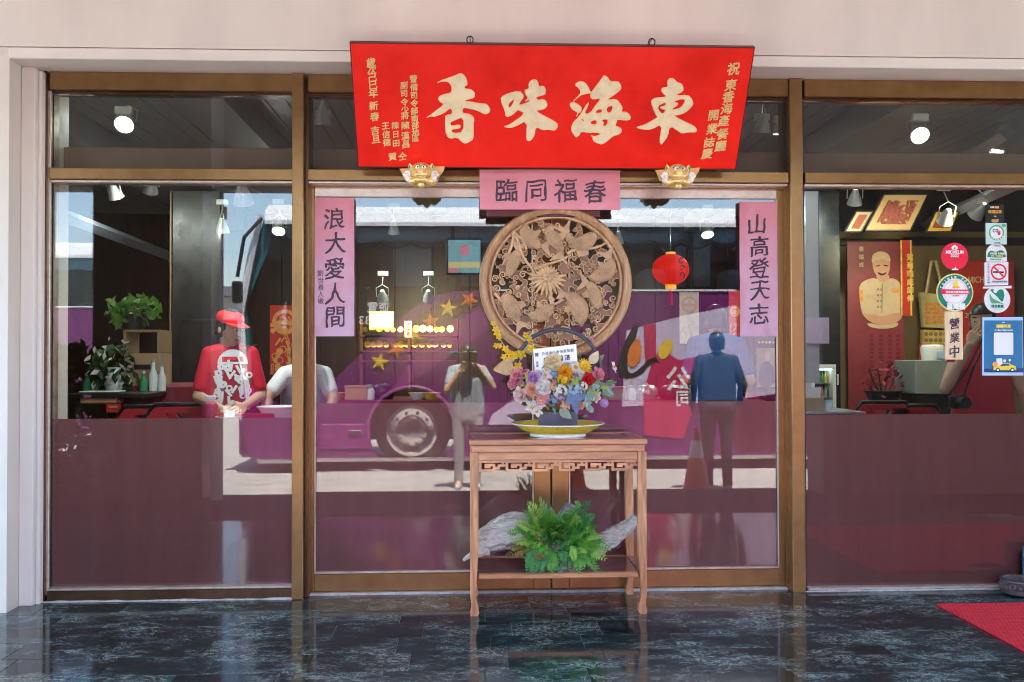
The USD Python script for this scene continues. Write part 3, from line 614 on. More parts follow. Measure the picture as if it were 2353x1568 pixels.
def stext(chars, pts, size, bold=.02, seed=0):
    gs = []
    for i, (ch, (px, py)) in enumerate(zip(chars, pts)):
        c = sp(px, py); g = brush(glyph(ch), seed + i, bold=bold, rough=.02); b = g.bounds
        g = affinity.scale(g, size, size, origin=((b[0]+b[2])/2, (b[1]+b[3])/2)); gs.append(affinity.translate(g, c[0] - (b[0]+b[2])/2, c[1] - (b[1]+b[3])/2))
    obj('gold_inscription', sslab(unary_union(gs), .0015, -.0015), 'gold_paint', sg)
Q = 2353/1100/ .91914
def z2(x, y): return ((850 + x/2.139)*.91914, (60 + y/2.139)*.91914)
def col(chars, pts, size, seed): stext(chars, [z2(*p) for p in pts], size, .022, seed)
col('歲次己巳年新春吉旦', [(165,207),(170,247),(175,287),(177,328),(177,372),(180,438),(185,497),(188,572),(192,618)], .048, 1)
col('警備司令部南部地區', [(393,295),(395,340),(395,382),(397,425),(398,468),(400,508),(402,545),(404,580),(404,612)], .040, 20)
col('副司令少將', [(342,330),(342,372),(345,418),(347,460),(348,492)], .040, 40)
col('陳漢昌', [(350,545),(350,600),(352,645)], .045, 50); col('陳日田', [(296,545),(298,592),(300,640)], .040, 60); col('王信德', [(243,547),(247,592),(250,635)], .042, 70)
col('仝賀', [(335,710),(280,712)], .045, 80)
col('祝', [(2105,242)], .066, 90); col('東香海產餐廳', [(2090,328),(2078,392),(2068,455),(2052,520),(2045,590),(2035,655)], .062, 95); col('開業誌慶', [(1998,490),(1990,562),(1975,635),(1962,695)], .060, 110)
for px in (1080, 1499):
    c = sp(px, 103); o = so(c[0], SH + .012, -.015)
    obj('hanging_eye', tube([o + np.array([.016*math.cos(t), 0, .018*math.sin(t) + .008]) for t in np.linspace(0, 2*math.pi, 14)], .0035, 6), 'iron', sg)
    obj('hanging_chain', tube([o + [0, 0, .02], o + [0, (-.31 - o[1])*.5, .035], [o[0], -.305, o[2] + .07]], .003, 5), 'iron', sg)
# gilded lion heads under the board
pm('lion_gold', (.88, .66, .26), .28, metal=.5, var=.15, scale=40)
pm('lion_orange', (.70, .42, .14), .4, var=.15)
pm('lion_green', (.03, .28, .10), .4); pm('lion_white', (.85, .82, .74), .4); pm('lion_red', (.5, .04, .03), .4)
def lion(px, py, lab):
    c = at(px, py, -.29); k = .0024*.95; o = np.array([c[0], -.285, c[2]])
    q = lambda x, y, d=0: o + np.array([x*k*.4, -d, -y*k*.4])     # x, y in pixels of the close-up / 2.5
    t = thing('lion_head_bracket', lab, 'carved bracket', o, 'lion heads holding up the signboard')
    # close-up units: centre (1110,700), 18.1 px per photo px
    u = lambda x, y, d: o + np.array([(x - 1110)/19.69*.00224, -d, -(y - 700)/19.69*.00224])
    back = Polygon([u(x, y, 0)[[0, 2]] for x, y in [(120,400),(500,370),(1700,290),(2190,270),(2130,470),(1950,700),(1850,950),(1700,1130),(1500,1190),(1100,1230),(700,1170),(530,1060),(450,920),(300,830),(220,600)]])
    obj('back_plate', slab(back, .02, (0, o[1] + .02, 0)), 'lion_orange', t)
    obj('bracket_arm', bx(o[0] - .05, o[0] + .05, o[1] + .0205, -.125, o[2] - .02, o[2] + .03, .004), 'lion_orange', t)
    obj('head', [ball(u(1110, 560, .02), .05, 3, (1.15, .75, .95)), ball(u(1110, 380, .02), .035, 2, (1.3, .8, .8))], 'lion_gold', t, smooth=True)
    obj('snout', [ball(u(1110, 640, .06), .02, 2, (.9, 1, 1.4)), ball(u(1110, 760, .055), .028, 2, (1.3, .9, .7)), ball(u(1110, 990, .045), .03, 2, (1.3, .8, .6)), ball(u(1110, 1180, .03), .018, 2)], 'lion_gold', t, smooth=True)
    obj('teeth', bx(*sorted((u(1010, 0, 0)[0], u(1210, 0, 0)[0])), o[1] - .075, o[1] - .06, u(0, 890, 0)[2], u(0, 850, 0)[2], .002), 'lion_white', t)
    for s in (-1, 1):
        e = obj('eye', ball(u(1110 + s*140, 430, .062), .012, 2), 'lion_white', t, smooth=True); obj('pupil', ball(u(1110 + s*132, 432, .0725), .0045, 1), 'ink', e)
        obj('brow', tube([u(1110 + s*40, 380, .055), u(1110 + s*160, 330, .058), u(1110 + s*280, 380, .045)], [.005, .009, .004], 6), 'lion_green', t)
        obj('cheek', ball(u(1110 + s*235, 640, .045), .024, 2, (1, .8, 1)), 'lion_orange', t, smooth=True)
        obj('ear', slab(Polygon([u(1110 + s*a_, b_, 0)[[0, 2]] for a_, b_ in ((350, 350), (520, 170), (590, 330), (540, 500), (400, 470))]), .016, (0, o[1] - .012, 0)), 'lion_gold', t)
        obj('ear_inset', slab(Polygon([u(1110 + s*a_, b_, 0)[[0, 2]] for a_, b_ in ((520, 230), (575, 340), (530, 460), (480, 380))]), .003, (0, o[1] - .0285, 0)), 'lion_green', t)
        sp_ = [u(1110 + s*(620 + 150*f*math.cos(a_)), 670 + 150*f*math.sin(a_), .03) for a_, f in zip(np.linspace(0, 4*math.pi, 40), np.linspace(1, .15, 40))]
        obj('mane_curl', tube(sp_, np.linspace(.009, .005, 40), 6), 'lion_white', t, smooth=True)
        obj('lower_curl', ball(u(1110 + s*380, 1010, .03), .022, 2), 'lion_gold', t, smooth=True); obj('lower_curl', ball(u(1110 + s*560, 880, .022), .02, 2), 'lion_white', t, smooth=True)
        obj('fang', tube([u(1110 + s*150, 860, .06), u(1110 + s*175, 820, .066), u(1110 + s*180, 760, .066)], [.005, .004, .001], 5), 'lion_white', t)
lion(968, 403, 'gilded lion head bracket under the left end of the red signboard'); lion(1556, 406, 'gilded lion head bracket under the right end of the red signboard')
# ------------------------------------------------------------------ pink paper couplets
def _paper(path):
    # sheets dyed from salmon pink at the top to lilac pink at the foot
    return usdkit.material(stage, path, {'g': ('geometry', {}), 's': ('separate_xyz', {}), 'mr': ('map_range', dict(from_min=1.36, from_max=2.25, clamp=True)),
        'r': ('rgb_ramp', dict(ramp=[(0, (.88, .66, .84)), (.5, (.90, .56, .70)), (.8, (.92, .42, .50)), (1, (.92, .36, .40))])), 'n': ('noise_texture', dict(scale=9., detail=3.)),
        'nr': ('map_range', dict(from_min=.45, from_max=.6, to_min=.0, to_max=.22, clamp=True)), 'mx': ('mix_color', dict(b=(.86, .22, .28))), 'p': ('principled_bsdf', dict(roughness=.7)), 't': ('translucent_bsdf', {}), 'm2': ('mix_closure', dict(fac=.2))},
        [('g.position', 's.vector'), ('s.z', 'mr.value'), ('mr.result', 'r.fac'), ('g.position', 'n.vector'), ('n.fac', 'nr.value'), ('nr.result', 'mx.fac'), ('r.color', 'mx.a'), ('mx.result', 'p.base_color'), ('mx.result', 't.color'), ('p.BSDF', 'm2.closure1'), ('t.BSDF', 'm2.closure2')], surface='m2.closure')
LIB['pink_paper'] = _paper
def paper(x0, x1, z0, z1, Y, curl, nx=14, nz=30):
    """thin sheet, slightly cockled, its corners coming away from the glass"""
    u, v = np.meshgrid(np.linspace(0, 1, nx), np.linspace(0, 1, nz)); P = np.stack([u*3, v*6, u*0 + x0*10], -1)
    off = .003 + .009*meshkit.noise(P*np.array([1.6, .7, 1]), 3) + curl(u, v); X = x0 + (x1-x0)*u + .002*(meshkit.noise(P*2, 5) - .5); Z = z0 + (z1-z0)*v
    f = np.stack([X, Y - off, Z], -1).reshape(-1, 3); b = f + [0, .0008, 0]; n = nx*nz; F = []
    for j in range(nz-1):
        for i in range(nx-1):
            a_ = j*nx+i; F += [[a_, a_+1, a_+nx+1], [a_, a_+nx+1, a_+nx], [n+a_, n+a_+nx+1, n+a_+1], [n+a_, n+a_+nx, n+a_+nx+1]]
    return trimesh.Trimesh(np.vstack([f, b]), F, process=False)
def couplet(name, lab, c0, c1, Y, chars, pts, size, curl, seed, small=None):
    a0, a1 = at(*c0, Y), at(*c1, Y)
    t = thing('couplet_paper', lab, 'paper couplet', ((a0[0]+a1[0])/2, Y, min(a0[2], a1[2])))
    pm_ = paper(a0[0], a1[0], a1[2], a0[2], Y, curl)
    obj('sheet', pm_, 'pink_paper', t, smooth=True)
    from scipy.interpolate import NearestNDInterpolator
    nv = len(pm_.vertices)//2; it = NearestNDInterpolator(pm_.vertices[:nv, [0, 2]], pm_.vertices[:nv, 1])
    def put(chs, ps, sz, sd, bold):
        for i, (ch, (px, py)) in enumerate(zip(chs, ps)):
            g = brush(glyph(ch), sd + i, bold=bold, rough=.045, skew=.10); b = g.bounds; c = at(px, py, Y - .008)
            g = affinity.translate(affinity.scale(g, sz, sz, origin=((b[0]+b[2])/2, (b[1]+b[3])/2)), c[0]-(b[0]+b[2])/2, c[2]-(b[1]+b[3])/2)
            m_ = slab(g, .001, (0, 0, 0)); q = it(m_.vertices[:, [0, 2]]); m_.vertices[:, 1] += q - .0012
            obj('ink_character', m_, 'ink', t)
    put(chars, pts, size, seed, .008)
    if small: put(small[0], small[1], small[2], seed + 50, .0)
    return t
couplet('l', 'pink paper strip on the left door reading 浪大愛人間 in black brush', (724, 455), (815, 773), -.002, '浪大愛人間', [(768, 503), (771, 559), (769, 618), (770, 675), (770, 729)], .122, lambda u, v: .012*np.maximum(0, (u - .85)/.15)**2, 5,
        ('劉世善人敬', [(736, 628), (737, 645), (737, 660), (737, 676), (737, 692)], .036))
couplet('r', 'pink paper strip on the right door reading 山高登天志 in black brush', (1697, 464), (1787, 774), -.002, '山高登天志', [(1739, 515), (1745, 567), (1744, 616), (1746, 668), (1744, 722)], .120, lambda u, v: .010*np.maximum(0, (.12 - u)/.12)**2, 25)
couplet('t', 'wide pink paper above the carved disc reading 春福同臨', (1102, 391), (1425, 484), -.145, '臨同福春', [(1164, 438), (1231, 440), (1299, 440), (1367, 442)], .130, lambda u, v: .03*np.maximum(0, (.3 - v))**2 + .015*(1 - np.abs(2*u - 1)), 45)
q0, q1 = at(1118, 470, -.12), at(1378, 500, -.12)
obj('hanging_batten', bx(q0[0], q1[0], -.135, -.101, q1[2], at(1250, 400, -.12)[2], .003), 'sign_edge', label='dark wooden batten behind the wide pink paper', cat='batten')
# ------------------------------------------------------------------ carved round panel
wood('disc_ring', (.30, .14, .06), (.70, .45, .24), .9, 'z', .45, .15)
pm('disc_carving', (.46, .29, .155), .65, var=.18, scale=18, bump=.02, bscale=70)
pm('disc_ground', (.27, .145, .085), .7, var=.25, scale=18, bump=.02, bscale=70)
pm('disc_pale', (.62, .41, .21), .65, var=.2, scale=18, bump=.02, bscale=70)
DY = -.12
dc = at(1277, 650, DY); DRr = (at(1452, 650, DY)[0] - at(1101, 650, DY)[0])/2
print('disc', dc, DRr)
dsk = thing('carved_disc', 'round openwork wooden panel carved with fish, flower and scrolls, hung on the doors', 'carved panel', dc)
ring = [(DRr*.835, .0), (DRr*.835, .026), (DRr*.845, .032), (DRr*.868, .032), (DRr*.874, .018), (DRr*.885, .016), (DRr*.893, .030), (DRr*.91, .046), (DRr*.94, .055), (DRr*.97, .050), (DRr*.992, .034), (DRr, .018), (DRr, -.0), (DRr*.835, 0)]
obj('ring_frame', lathe([(r, z) for r, z in ring], 96, (dc[0], DY + .02, dc[2]), 'y'), 'disc_ring', dsk, smooth=35)
def dpt(zx, zy, d=0.):   # close-up of the disc: 4.1275 zoom px per photo px from (1200,520)
    p = at((1200 + zx/4.1275)*.91914, (520 + zy/4.1275)*.91914, DY); return np.array([p[0], DY - d, p[2]])
R2 = DRr*.845; cx0, cz0 = dc[0], dc[2]
inside = Point(cx0, cz0).buffer(R2, 48)
# pierced ground: an openwork sheet of leaves and clouds
g_ = np.random.default_rng(11)
N_ = 210; gx, gz = np.meshgrid(np.linspace(-R2, R2, N_), np.linspace(-R2, R2, N_))
P_ = np.stack([gx*24, gz*24, gx*0], -1); wv = meshkit.fbm(P_, 2, 21) + .07*np.sin(gx*60 + 6*meshkit.noise(P_, 4)) * np.sin(gz*55 + 6*meshkit.noise(P_, 8))
solid = (wv > np.where(np.hypot(gx, gz + .02) < R2*.36, .52, .565)) & (np.hypot(gx, gz) < R2*.995)
cell = 2*R2/(N_-1); bxs = []
for j in range(N_):
    row = np.diff(np.concatenate([[0], solid[j].astype(int), [0]])); 
    for a_, b_ in zip(np.nonzero(row == 1)[0], np.nonzero(row == -1)[0]):
        bxs.append(sbox(cx0 + gx[j, a_] - cell/2, cz0 + gz[j, a_] - cell/2, cx0 + gx[j, b_-1] + cell/2, cz0 + gz[j, a_] + cell/2))
ground = unary_union(bxs).buffer(cell*.5).buffer(-cell*.62).simplify(cell*.25).intersection(inside)
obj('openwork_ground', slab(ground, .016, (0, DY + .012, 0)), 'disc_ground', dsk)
rims = []
for q in polys(ground):
    if q.area < 2e-4: continue
    for ringc in [q.exterior] + list(q.interiors):
        c = np.array(ringc.coords)[:-1]
        if len(c) > 8: rims.append(tube(np.column_stack([c[:, 0], np.full(len(c), DY - .004), c[:, 1]]), 0.0022, 4, True))
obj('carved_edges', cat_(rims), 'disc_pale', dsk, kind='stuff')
def spiral(c, r, a0, s, turns=1.5, r0=.0048, d=.006):
    t = np.linspace(0, 1, 26); rr = r*(1 - .85*t); an = a0 + s*turns*2*np.pi*t
    return tube(np.column_stack([c[0] + rr*np.cos(an), np.full(26, DY - d) - .006*np.sin(t*np.pi), c[1] + rr*np.sin(an)]), r0*(1 - .4*t), 6)
rs = random.Random(5); cnt = 0; placed = []
while cnt < 150:
    a_, r_ = rs.uniform(0, 6.283), R2*math.sqrt(rs.uniform(.12, .93)); c = (cx0 + r_*math.cos(a_), cz0 + r_*math.sin(a_)); rr = rs.uniform(.012, .024)
    if r_ + rr > R2 or any(math.hypot(c[0]-q[0], c[1]-q[1]) < (rr + q[2])*.72 for q in placed): 
        cnt += 0; 
        if rs.random() < .02: cnt += 1
        continue
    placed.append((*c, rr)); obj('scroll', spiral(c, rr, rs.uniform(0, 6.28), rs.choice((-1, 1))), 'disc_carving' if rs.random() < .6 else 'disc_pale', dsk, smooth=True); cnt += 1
def fish(p, name_lab, wid=.042):
    """carved carp along a bent line of close-up points"""
    pts = np.array([dpt(*q) for q in p]); t = np.linspace(0, 1, len(pts)); tt = np.linspace(0, 1, 22)
    from scipy.interpolate import CubicSpline
    c = CubicSpline(t, pts)(tt); tg = np.gradient(c, axis=0); tg /= np.linalg.norm(tg, axis=1, keepdims=True); nrm = np.cross(tg, [0, 1.0, 0])
    w_ = wid*np.sin(np.pi*np.clip(tt*.86 + .10, 0, 1))**.75; V = []; K = 12
    for i in range(22):
        for k in range(K):
            a_ = 2*np.pi*k/K; V.append(c[i] + nrm[i]*w_[i]*math.cos(a_) + np.array([0, -1, 0])*(w_[i]*.62*math.sin(a_) + .012))
    V = np.array(V); F = []
    for i in range(21):
        for k in range(K):
            l = (k+1) % K; F += [[i*K+k, (i+1)*K+l, (i+1)*K+k], [i*K+k, i*K+l, (i+1)*K+l]]
    f = obj('carved_fish', trimesh.Trimesh(V, F, process=False), 'disc_carving', dsk, smooth=True)
    e = c[-1]; d = tg[-1]; n = nrm[-1]; tail = Polygon([tuple((e - d*.01)[[0, 2]]), tuple((e + d*.05 + n*.045)[[0, 2]]), tuple((e + d*.028)[[0, 2]]), tuple((e + d*.05 - n*.045)[[0, 2]])]).buffer(.004)
    obj('fish_tail', slab(tail, .012, (0, DY - .006, 0)), 'disc_carving', f)
    i = 9; dl = np.array([c[i] + nrm[i]*w_[i]*.8, c[i+5] + nrm[i+5]*w_[i+5]*.8, c[i+4] + nrm[i+4]*(w_[i+4] + .03), c[i+1] + nrm[i+1]*(w_[i+1] + .026)])
    obj('fin', slab(Polygon(dl[:, [0, 2]]).buffer(.002), .010, (0, DY - .010, 0)), 'disc_carving', f)
    obj('fish_eye', ball(c[2] + [0, -.012 - w_[2]*.5, 0] + nrm[2]*w_[2]*.3, .0055, 1), 'disc_pale', f)
    sc_ = []
    for i in range(5, 19):
        for k in (-.6, -.2, .2, .6):
            o = c[i] + nrm[i]*w_[i]*(k + (.2 if i % 2 else 0)) ; h = w_[i]*.62*math.sqrt(max(0, 1 - (k + (.2 if i % 2 else 0))**2)) + .0125
            sc_.append(ball(o + [0, -h, 0], .006, 0, (1, .35, 1)))
    obj('fish_scales', cat_(sc_), 'disc_carving', f, kind='stuff')
fish([(500, 190), (480, 260), (540, 350), (640, 400)], 'a'); fish([(750, 190), (730, 290), (800, 380), (830, 470)], 'b', .036); fish([(1170, 260), (1110, 340), (1000, 370), (890, 260)], 'c', .044)
fish([(290, 710), (330, 600), (370, 500), (390, 440)], 'd', .034); fish([(1140, 710), (1250, 690), (1330, 620), (1330, 520)], 'e', .046); fish([(1190, 1040), (1190, 940), (1150, 830), (1110, 780)], 'f', .036)
fish([(1010, 1190), (1030, 1080), (980, 960), (870, 900)], 'g', .050); fish([(510, 1080), (600, 1110), (690, 1060), (740, 1000)], 'h', .042); fish([(230, 900), (300, 980), (350, 1080), (400, 1180)], 'i', .044)
# lotus flower in the middle, seed head with drooping petals
pet = lambda c, a_, l, w_, d: [c + np.array([l*t*math.cos(a_) , -d - .012*math.sin(t*3.0), l*t*math.sin(a_)]) for t in np.linspace(.1, 1, 7)]
fc = dpt(690, 720)
fl_ = obj('carved_flower', ball(fc + [0, -.012, 0], .055, 2, (1.15, .35, .9)), 'disc_pale', dsk, smooth=True)
for k in range(22):
    a_ = 2*math.pi*k/22 + .1; l = .105 if math.sin(a_) < .2 else .07
    obj('petal', tube(pet(fc, a_, l, 0, .012 + .004*(k % 2)), [.006, .010, .012, .012, .010, .007, .003], 6), 'disc_pale', fl_, smooth=True)
for k in range(7): obj('seed', ball(fc + [.03*math.cos(k*.9)*(k > 0), -.033, .025*math.sin(k*.9)*(k > 0)], .008, 1), 'disc_carving', fl_)
for P in ([(340, 250), (400, 380), (450, 520), (540, 640), (550, 800)], [(340, 250), (330, 380), (280, 500), (230, 600)], [(900, 480), (1010, 430), (1150, 420), (1300, 360)], [(560, 640), (680, 590), (810, 550), (900, 500)], [(150, 880), (240, 980), (330, 1060)], [(330, 250), (430, 330), (480, 430)]):
    from scipy.interpolate import CubicSpline
    pts = np.array([dpt(*q, .012) for q in P]); c = CubicSpline(np.linspace(0, 1, len(P)), pts)(np.linspace(0, 1, 24)); obj('carved_branch', tube(c, np.linspace(.010, .006, 24), 7), 'disc_pale', dsk, smooth=True)
# small clips holding the disc to the batten
obj('hanger', bx(dc[0] - .02, dc[0] + .02, DY + .0205, DY + .03, dc[2] + DRr*.9, dc[2] + DRr + .05, .002), 'iron', dsk)

# ------------------------------------------------------------------ side table
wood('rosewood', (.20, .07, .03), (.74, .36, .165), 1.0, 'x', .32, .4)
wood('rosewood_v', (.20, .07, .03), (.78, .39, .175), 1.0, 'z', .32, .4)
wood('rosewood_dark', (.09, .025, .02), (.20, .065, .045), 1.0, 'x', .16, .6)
TYF = -.49; TYB = -.06
tx0, tx1 = at(1080, 1200, TYF)[0], at(1486, 1200, TYF)[0]; tz = at(1282, 1010, TYF - .012)[2]; lw = .042
print('table', tx0, tx1, tz)
tb = thing('side_table', 'tall rosewood side table with pierced key-pattern apron and a lower shelf', 'table', ((tx0+tx1)/2, TYF, 0))
e_ = .012
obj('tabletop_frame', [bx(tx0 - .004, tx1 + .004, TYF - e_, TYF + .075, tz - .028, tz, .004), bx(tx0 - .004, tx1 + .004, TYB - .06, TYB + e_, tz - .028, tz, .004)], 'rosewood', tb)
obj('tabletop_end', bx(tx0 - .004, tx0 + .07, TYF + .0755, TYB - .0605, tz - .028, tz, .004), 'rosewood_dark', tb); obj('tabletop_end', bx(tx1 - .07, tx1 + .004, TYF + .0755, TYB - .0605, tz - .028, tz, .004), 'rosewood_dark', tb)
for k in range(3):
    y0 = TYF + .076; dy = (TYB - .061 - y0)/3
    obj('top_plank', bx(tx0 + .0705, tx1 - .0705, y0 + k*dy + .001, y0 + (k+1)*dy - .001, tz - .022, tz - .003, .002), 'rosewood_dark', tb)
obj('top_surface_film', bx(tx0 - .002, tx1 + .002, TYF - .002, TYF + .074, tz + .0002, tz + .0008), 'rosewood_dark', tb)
z1 = tz - .0285
obj('waist', [bx(tx0 + .008, tx1 - .008, TYF + .004, TYF + .03, z1 - .036, z1, .003), bx(tx0 + .008, tx1 - .008, TYB - .03, TYB - .004, z1 - .036, z1, .003), bx(tx0 + .008, tx0 + .03, TYF + .031, TYB - .031, z1 - .036, z1, .003), bx(tx1 - .03, tx1 - .008, TYF + .031, TYB - .031, z1 - .036, z1, .003)], 'rosewood', tb)
z2_ = z1 - .0365
obj('apron_rail', bx(tx0 + lw + .001, tx1 - lw - .001, TYF, TYF + .035, z2_ - .04, z2_, .004), 'rosewood', tb); obj('apron_rail', bx(tx0 + lw + .001, tx1 - lw - .001, TYB - .035, TYB, z2_ - .04, z2_, .004), 'rosewood', tb)
for x0 in (tx0 + .004, tx1 - .039): obj('apron_rail', bx(x0, x0 + .035, TYF + lw + .001, TYB - lw - .001, z2_ - .04, z2_, .004), 'rosewood', tb)
def leg(x, y, sx):
    ys = [z2_, .30, .12, .075, .035, .0]
    prof = [(-lw/2, z2_), (-lw/2, .10), (-lw/2 + .006, .06), (-lw/2 + .004, .03), (-lw/2, .012), (-lw/2 + .003, 0), (lw/2 - .006, 0), (lw/2 + .002, .014), (lw/2 - .001, .045), (lw/2 - .012, .085), (lw/2 - .014, .12), (lw/2 - .008, .2), (lw/2, .32), (lw/2, z2_)]
    return slab(Polygon([(sx*a_, b_) for a_, b_ in prof]).buffer(-.002).buffer(.002), lw, (x, y + lw, 0))
for x, s in ((tx0 + lw/2, 1), (tx1 - lw/2, -1)):
    for y in (TYF, TYB - lw): obj('leg', leg(x, y, s), 'rosewood_v', tb)
zs = at(1282, 1318, TYF)[2]
obj('shelf_rail', bx(tx0 + lw + .001, tx1 - lw - .001, TYF + .003, TYF + .034, zs - .026, zs, .004), 'rosewood', tb); obj('shelf_rail', bx(tx0 + lw + .001, tx1 - lw - .001, TYB - .034, TYB - .003, zs - .026, zs, .004), 'rosewood', tb)
for x0 in (tx0 + .004, tx1 - .036): obj('shelf_rail', bx(x0, x0 + .032, TYF + lw + .001, TYB - lw - .001, zs - .026, zs, .004), 'rosewood_dark', tb)
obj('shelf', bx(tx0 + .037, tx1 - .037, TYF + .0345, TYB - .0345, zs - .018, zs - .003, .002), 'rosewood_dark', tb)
# key-pattern apron
ax0, ax1, az = tx0 + lw + .002, tx1 - lw - .002, z2_ - .0405
hh = .056; Lw = ax1 - ax0; th = .0115; ps = [sbox(ax0, az - th, ax1, az)]
n = 6; u_ = Lw/n
for k in range(n):
    x = ax0 + k*u_; m_ = lambda a_, b_, c_, d_: ps.append(sbox(x + a_*u_, az - b_*hh, x + c_*u_, az - d_*hh))
    t_ = th/u_; v_ = th/hh
    m_(.02, 1, .02 + t_, 0); m_(.02, 1, .62, 1 - v_); m_(.62 - t_, 1, .62, .3); m_(.22, .3 + v_, .62, .3); m_(.22, .68, .22 + t_, .3); m_(.22, .68, .44, .68 - v_)
    m_(.62, .80, .80, .80 - v_); m_(.80 - t_, .80, .80, .35); m_(.80, .35 + v_, 1.02, .35); m_(.90 - t_/2, .38, .90 + t_/2, 0); m_(.70, .2, .70 + t_, 0)
fret = unary_union(ps).intersection(sbox(ax0, az - hh - .001, ax1, az)).buffer(.0012).buffer(-.0008)
obj('key_pattern_apron', slab(fret, .014, (0, TYF + .022, 0)), 'rosewood', tb)
# ------------------------------------------------------------------ dragon dish
pm('dish_white', (.82, .82, .80), .12, coat=.5, var=.02)
def _dish(path):
    return usdkit.material(stage, path, {'g': ('geometry', {}), 'mp': ('mapping', dict(scale=(1, 1, 1.6))), 'n': ('noise_texture', dict(scale=26., detail=2., distortion=2.2)), 'a': ('math', dict(math_type='subtract', value2=.52)), 'b': ('math', dict(math_type='absolute')), 'c': ('map_range', dict(from_min=.0, from_max=.022, to_min=.9, to_max=0., clamp=True)),
        'n2': ('noise_texture', dict(scale=12., detail=1.)), 'r2': ('rgb_ramp', dict(interpolate=False, ramp=[(0, (.05, .20, .10)), (.45, (.06, .05, .12)), (.55, (.45, .08, .06))])), 'm': ('noise_texture', dict(scale=7.)), 'mk': ('map_range', dict(from_min=.48, from_max=.53, clamp=True)), 'k': ('math', dict(math_type='multiply')),
        'mx': ('mix_color', dict(a=(.92, .74, .07))), 'p': ('principled_bsdf', dict(roughness=.12, coat_weight=.6))},
        [('g.position', 'mp.vector'), ('mp.vector', 'n.vector'), ('g.position', 'n2.vector'), ('g.position', 'm.vector'), ('n.fac', 'a.value1'), ('a.value', 'b.value1'), ('b.value', 'c.value'), ('n2.fac', 'r2.fac'), ('m.fac', 'mk.value'), ('c.result', 'k.value1'), ('mk.result', 'k.value2'), ('k.value', 'mx.fac'), ('r2.color', 'mx.b'), ('mx.result', 'p.base_color')], surface='p.BSDF')
LIB['dish_yellow'] = _dish
dy_ = TYF + .20
dc2 = at(1282, 985, dy_); dr = (at(1388, 965, dy_)[0] - at(1175, 965, dy_)[0])/2
dish = thing('dragon_dish', 'wide yellow porcelain dish painted with a dark dragon, white foot, under the flower basket', 'dish', (dc2[0], dy_, tz + .001))
dcen = (dc2[0], dy_, tz + .001)
obj('bowl', lathe([(.0, .016), (dr*.58, .016), (dr*.62, .0165), (dr*.75, .03), (dr*.985, .066)], 64, dcen), 'dish_yellow', dish, smooth=40)
obj('bowl_outside', lathe([(dr*.605, .0125), (dr*.66, .018), (dr*.80, .034), (dr*.985, .063)][::-1], 64, dcen), 'dish_yellow', dish, smooth=40)
obj('rim', lathe([(dr*.984, .062), (dr, .063), (dr*1.004, .066), (dr, .069), (dr*.984, .067)], 64, dcen), 'dish_white', dish, smooth=True)
obj('foot', lathe([(dr*.56, .0), (dr*.60, .0), (dr*.608, .004), (dr*.604, .0124), (dr*.5, .0124), (dr*.5, .0), (dr*.56, 0)][::-1], 64, dcen), 'dish_white', dish, smooth=40)
dz0 = tz + .018
# ------------------------------------------------------------------ flower basket
pm('basket_black', (.055, .06, .085), .35, var=.1)
PC = {'pink': (.80, .33, .40), 'blush': (.86, .66, .62), 'lilac': (.58, .38, .70), 'white': (.84, .82, .78), 'cream': (.88, .78, .52), 'yellow': (.90, .62, .03), 'gold': (.88, .42, .02), 'red': (.72, .03, .03), 'blue': (.20, .42, .62), 'steel': (.16, .25, .42), 'sky': (.42, .60, .72), 'peach': (.85, .50, .34), 'leafy': (.16, .32, .10), 'sage': (.30, .42, .32), 'lime': (.48, .58, .10), 'tan': (.72, .50, .26), 'mint': (.36, .60, .50)}
for k, v in PC.items(): pm('pf_' + k, v, .6, var=.16, scale=70, trans=.25)
bk = thing('flower_basket', 'black hoop-handled basket full of artificial flowers standing in the yellow dish', 'flower arrangement', (dc2[0], dy_, dz0))
bx0, bx1 = at(1240, 960, dy_ - .07)[0], at(1327, 960, dy_ - .07)[0]; bzt = at(1282, 945, dy_ - .07)[2]
bc = (bx0 + bx1)/2
obj('box', bx(bx0, bx1, dy_ - .085, dy_ + .085, dz0, bzt, .004), 'basket_black', bk)
hc = at(1282, 850, dy_); hr = (at(1383, 850, dy_)[0] - at(1183, 850, dy_)[0])/2; hz = at(1282, 757, dy_)[2] - hr
obj('hoop_handle', tube([[hc[0] + hr*math.cos(t), dy_, hz + hr*math.sin(t)] for t in np.linspace(-.95, math.pi + .95, 60)], .0105, 8), 'basket_black', bk, smooth=True)
def frm(d):
    d = np.array(d, float); d /= np.linalg.norm(d); a_, b_ = frame_of(d); return d, a_, b_
def petal(c, d, a_, b_, an, r0, r1, w_, lift, cup=.3, n=4):
    """a cupped petal: strip from r0 to r1 around direction d at angle an"""
    u = a_*math.cos(an) + b_*math.sin(an); s = np.cross(d, u); V = []
    for i in range(n + 1):
        t = i/n; r = r0 + (r1 - r0)*t; ww = w_*math.sin(min(1, t*.86 + .14)*math.pi*.93)**.6*(1 if i else .5); h = lift*(t**1.5)
        for k, q in enumerate((-1, 0, 1)): V.append(c + u*r + s*ww*q + d*(h + cup*ww*abs(q)))
    F = []
    for i in range(n):
        for k in range(2): 
            a0 = i*3 + k; F += [[a0, a0+1, a0+4], [a0, a0+4, a0+3]]
    return trimesh.Trimesh(np.array(V), F, process=False)
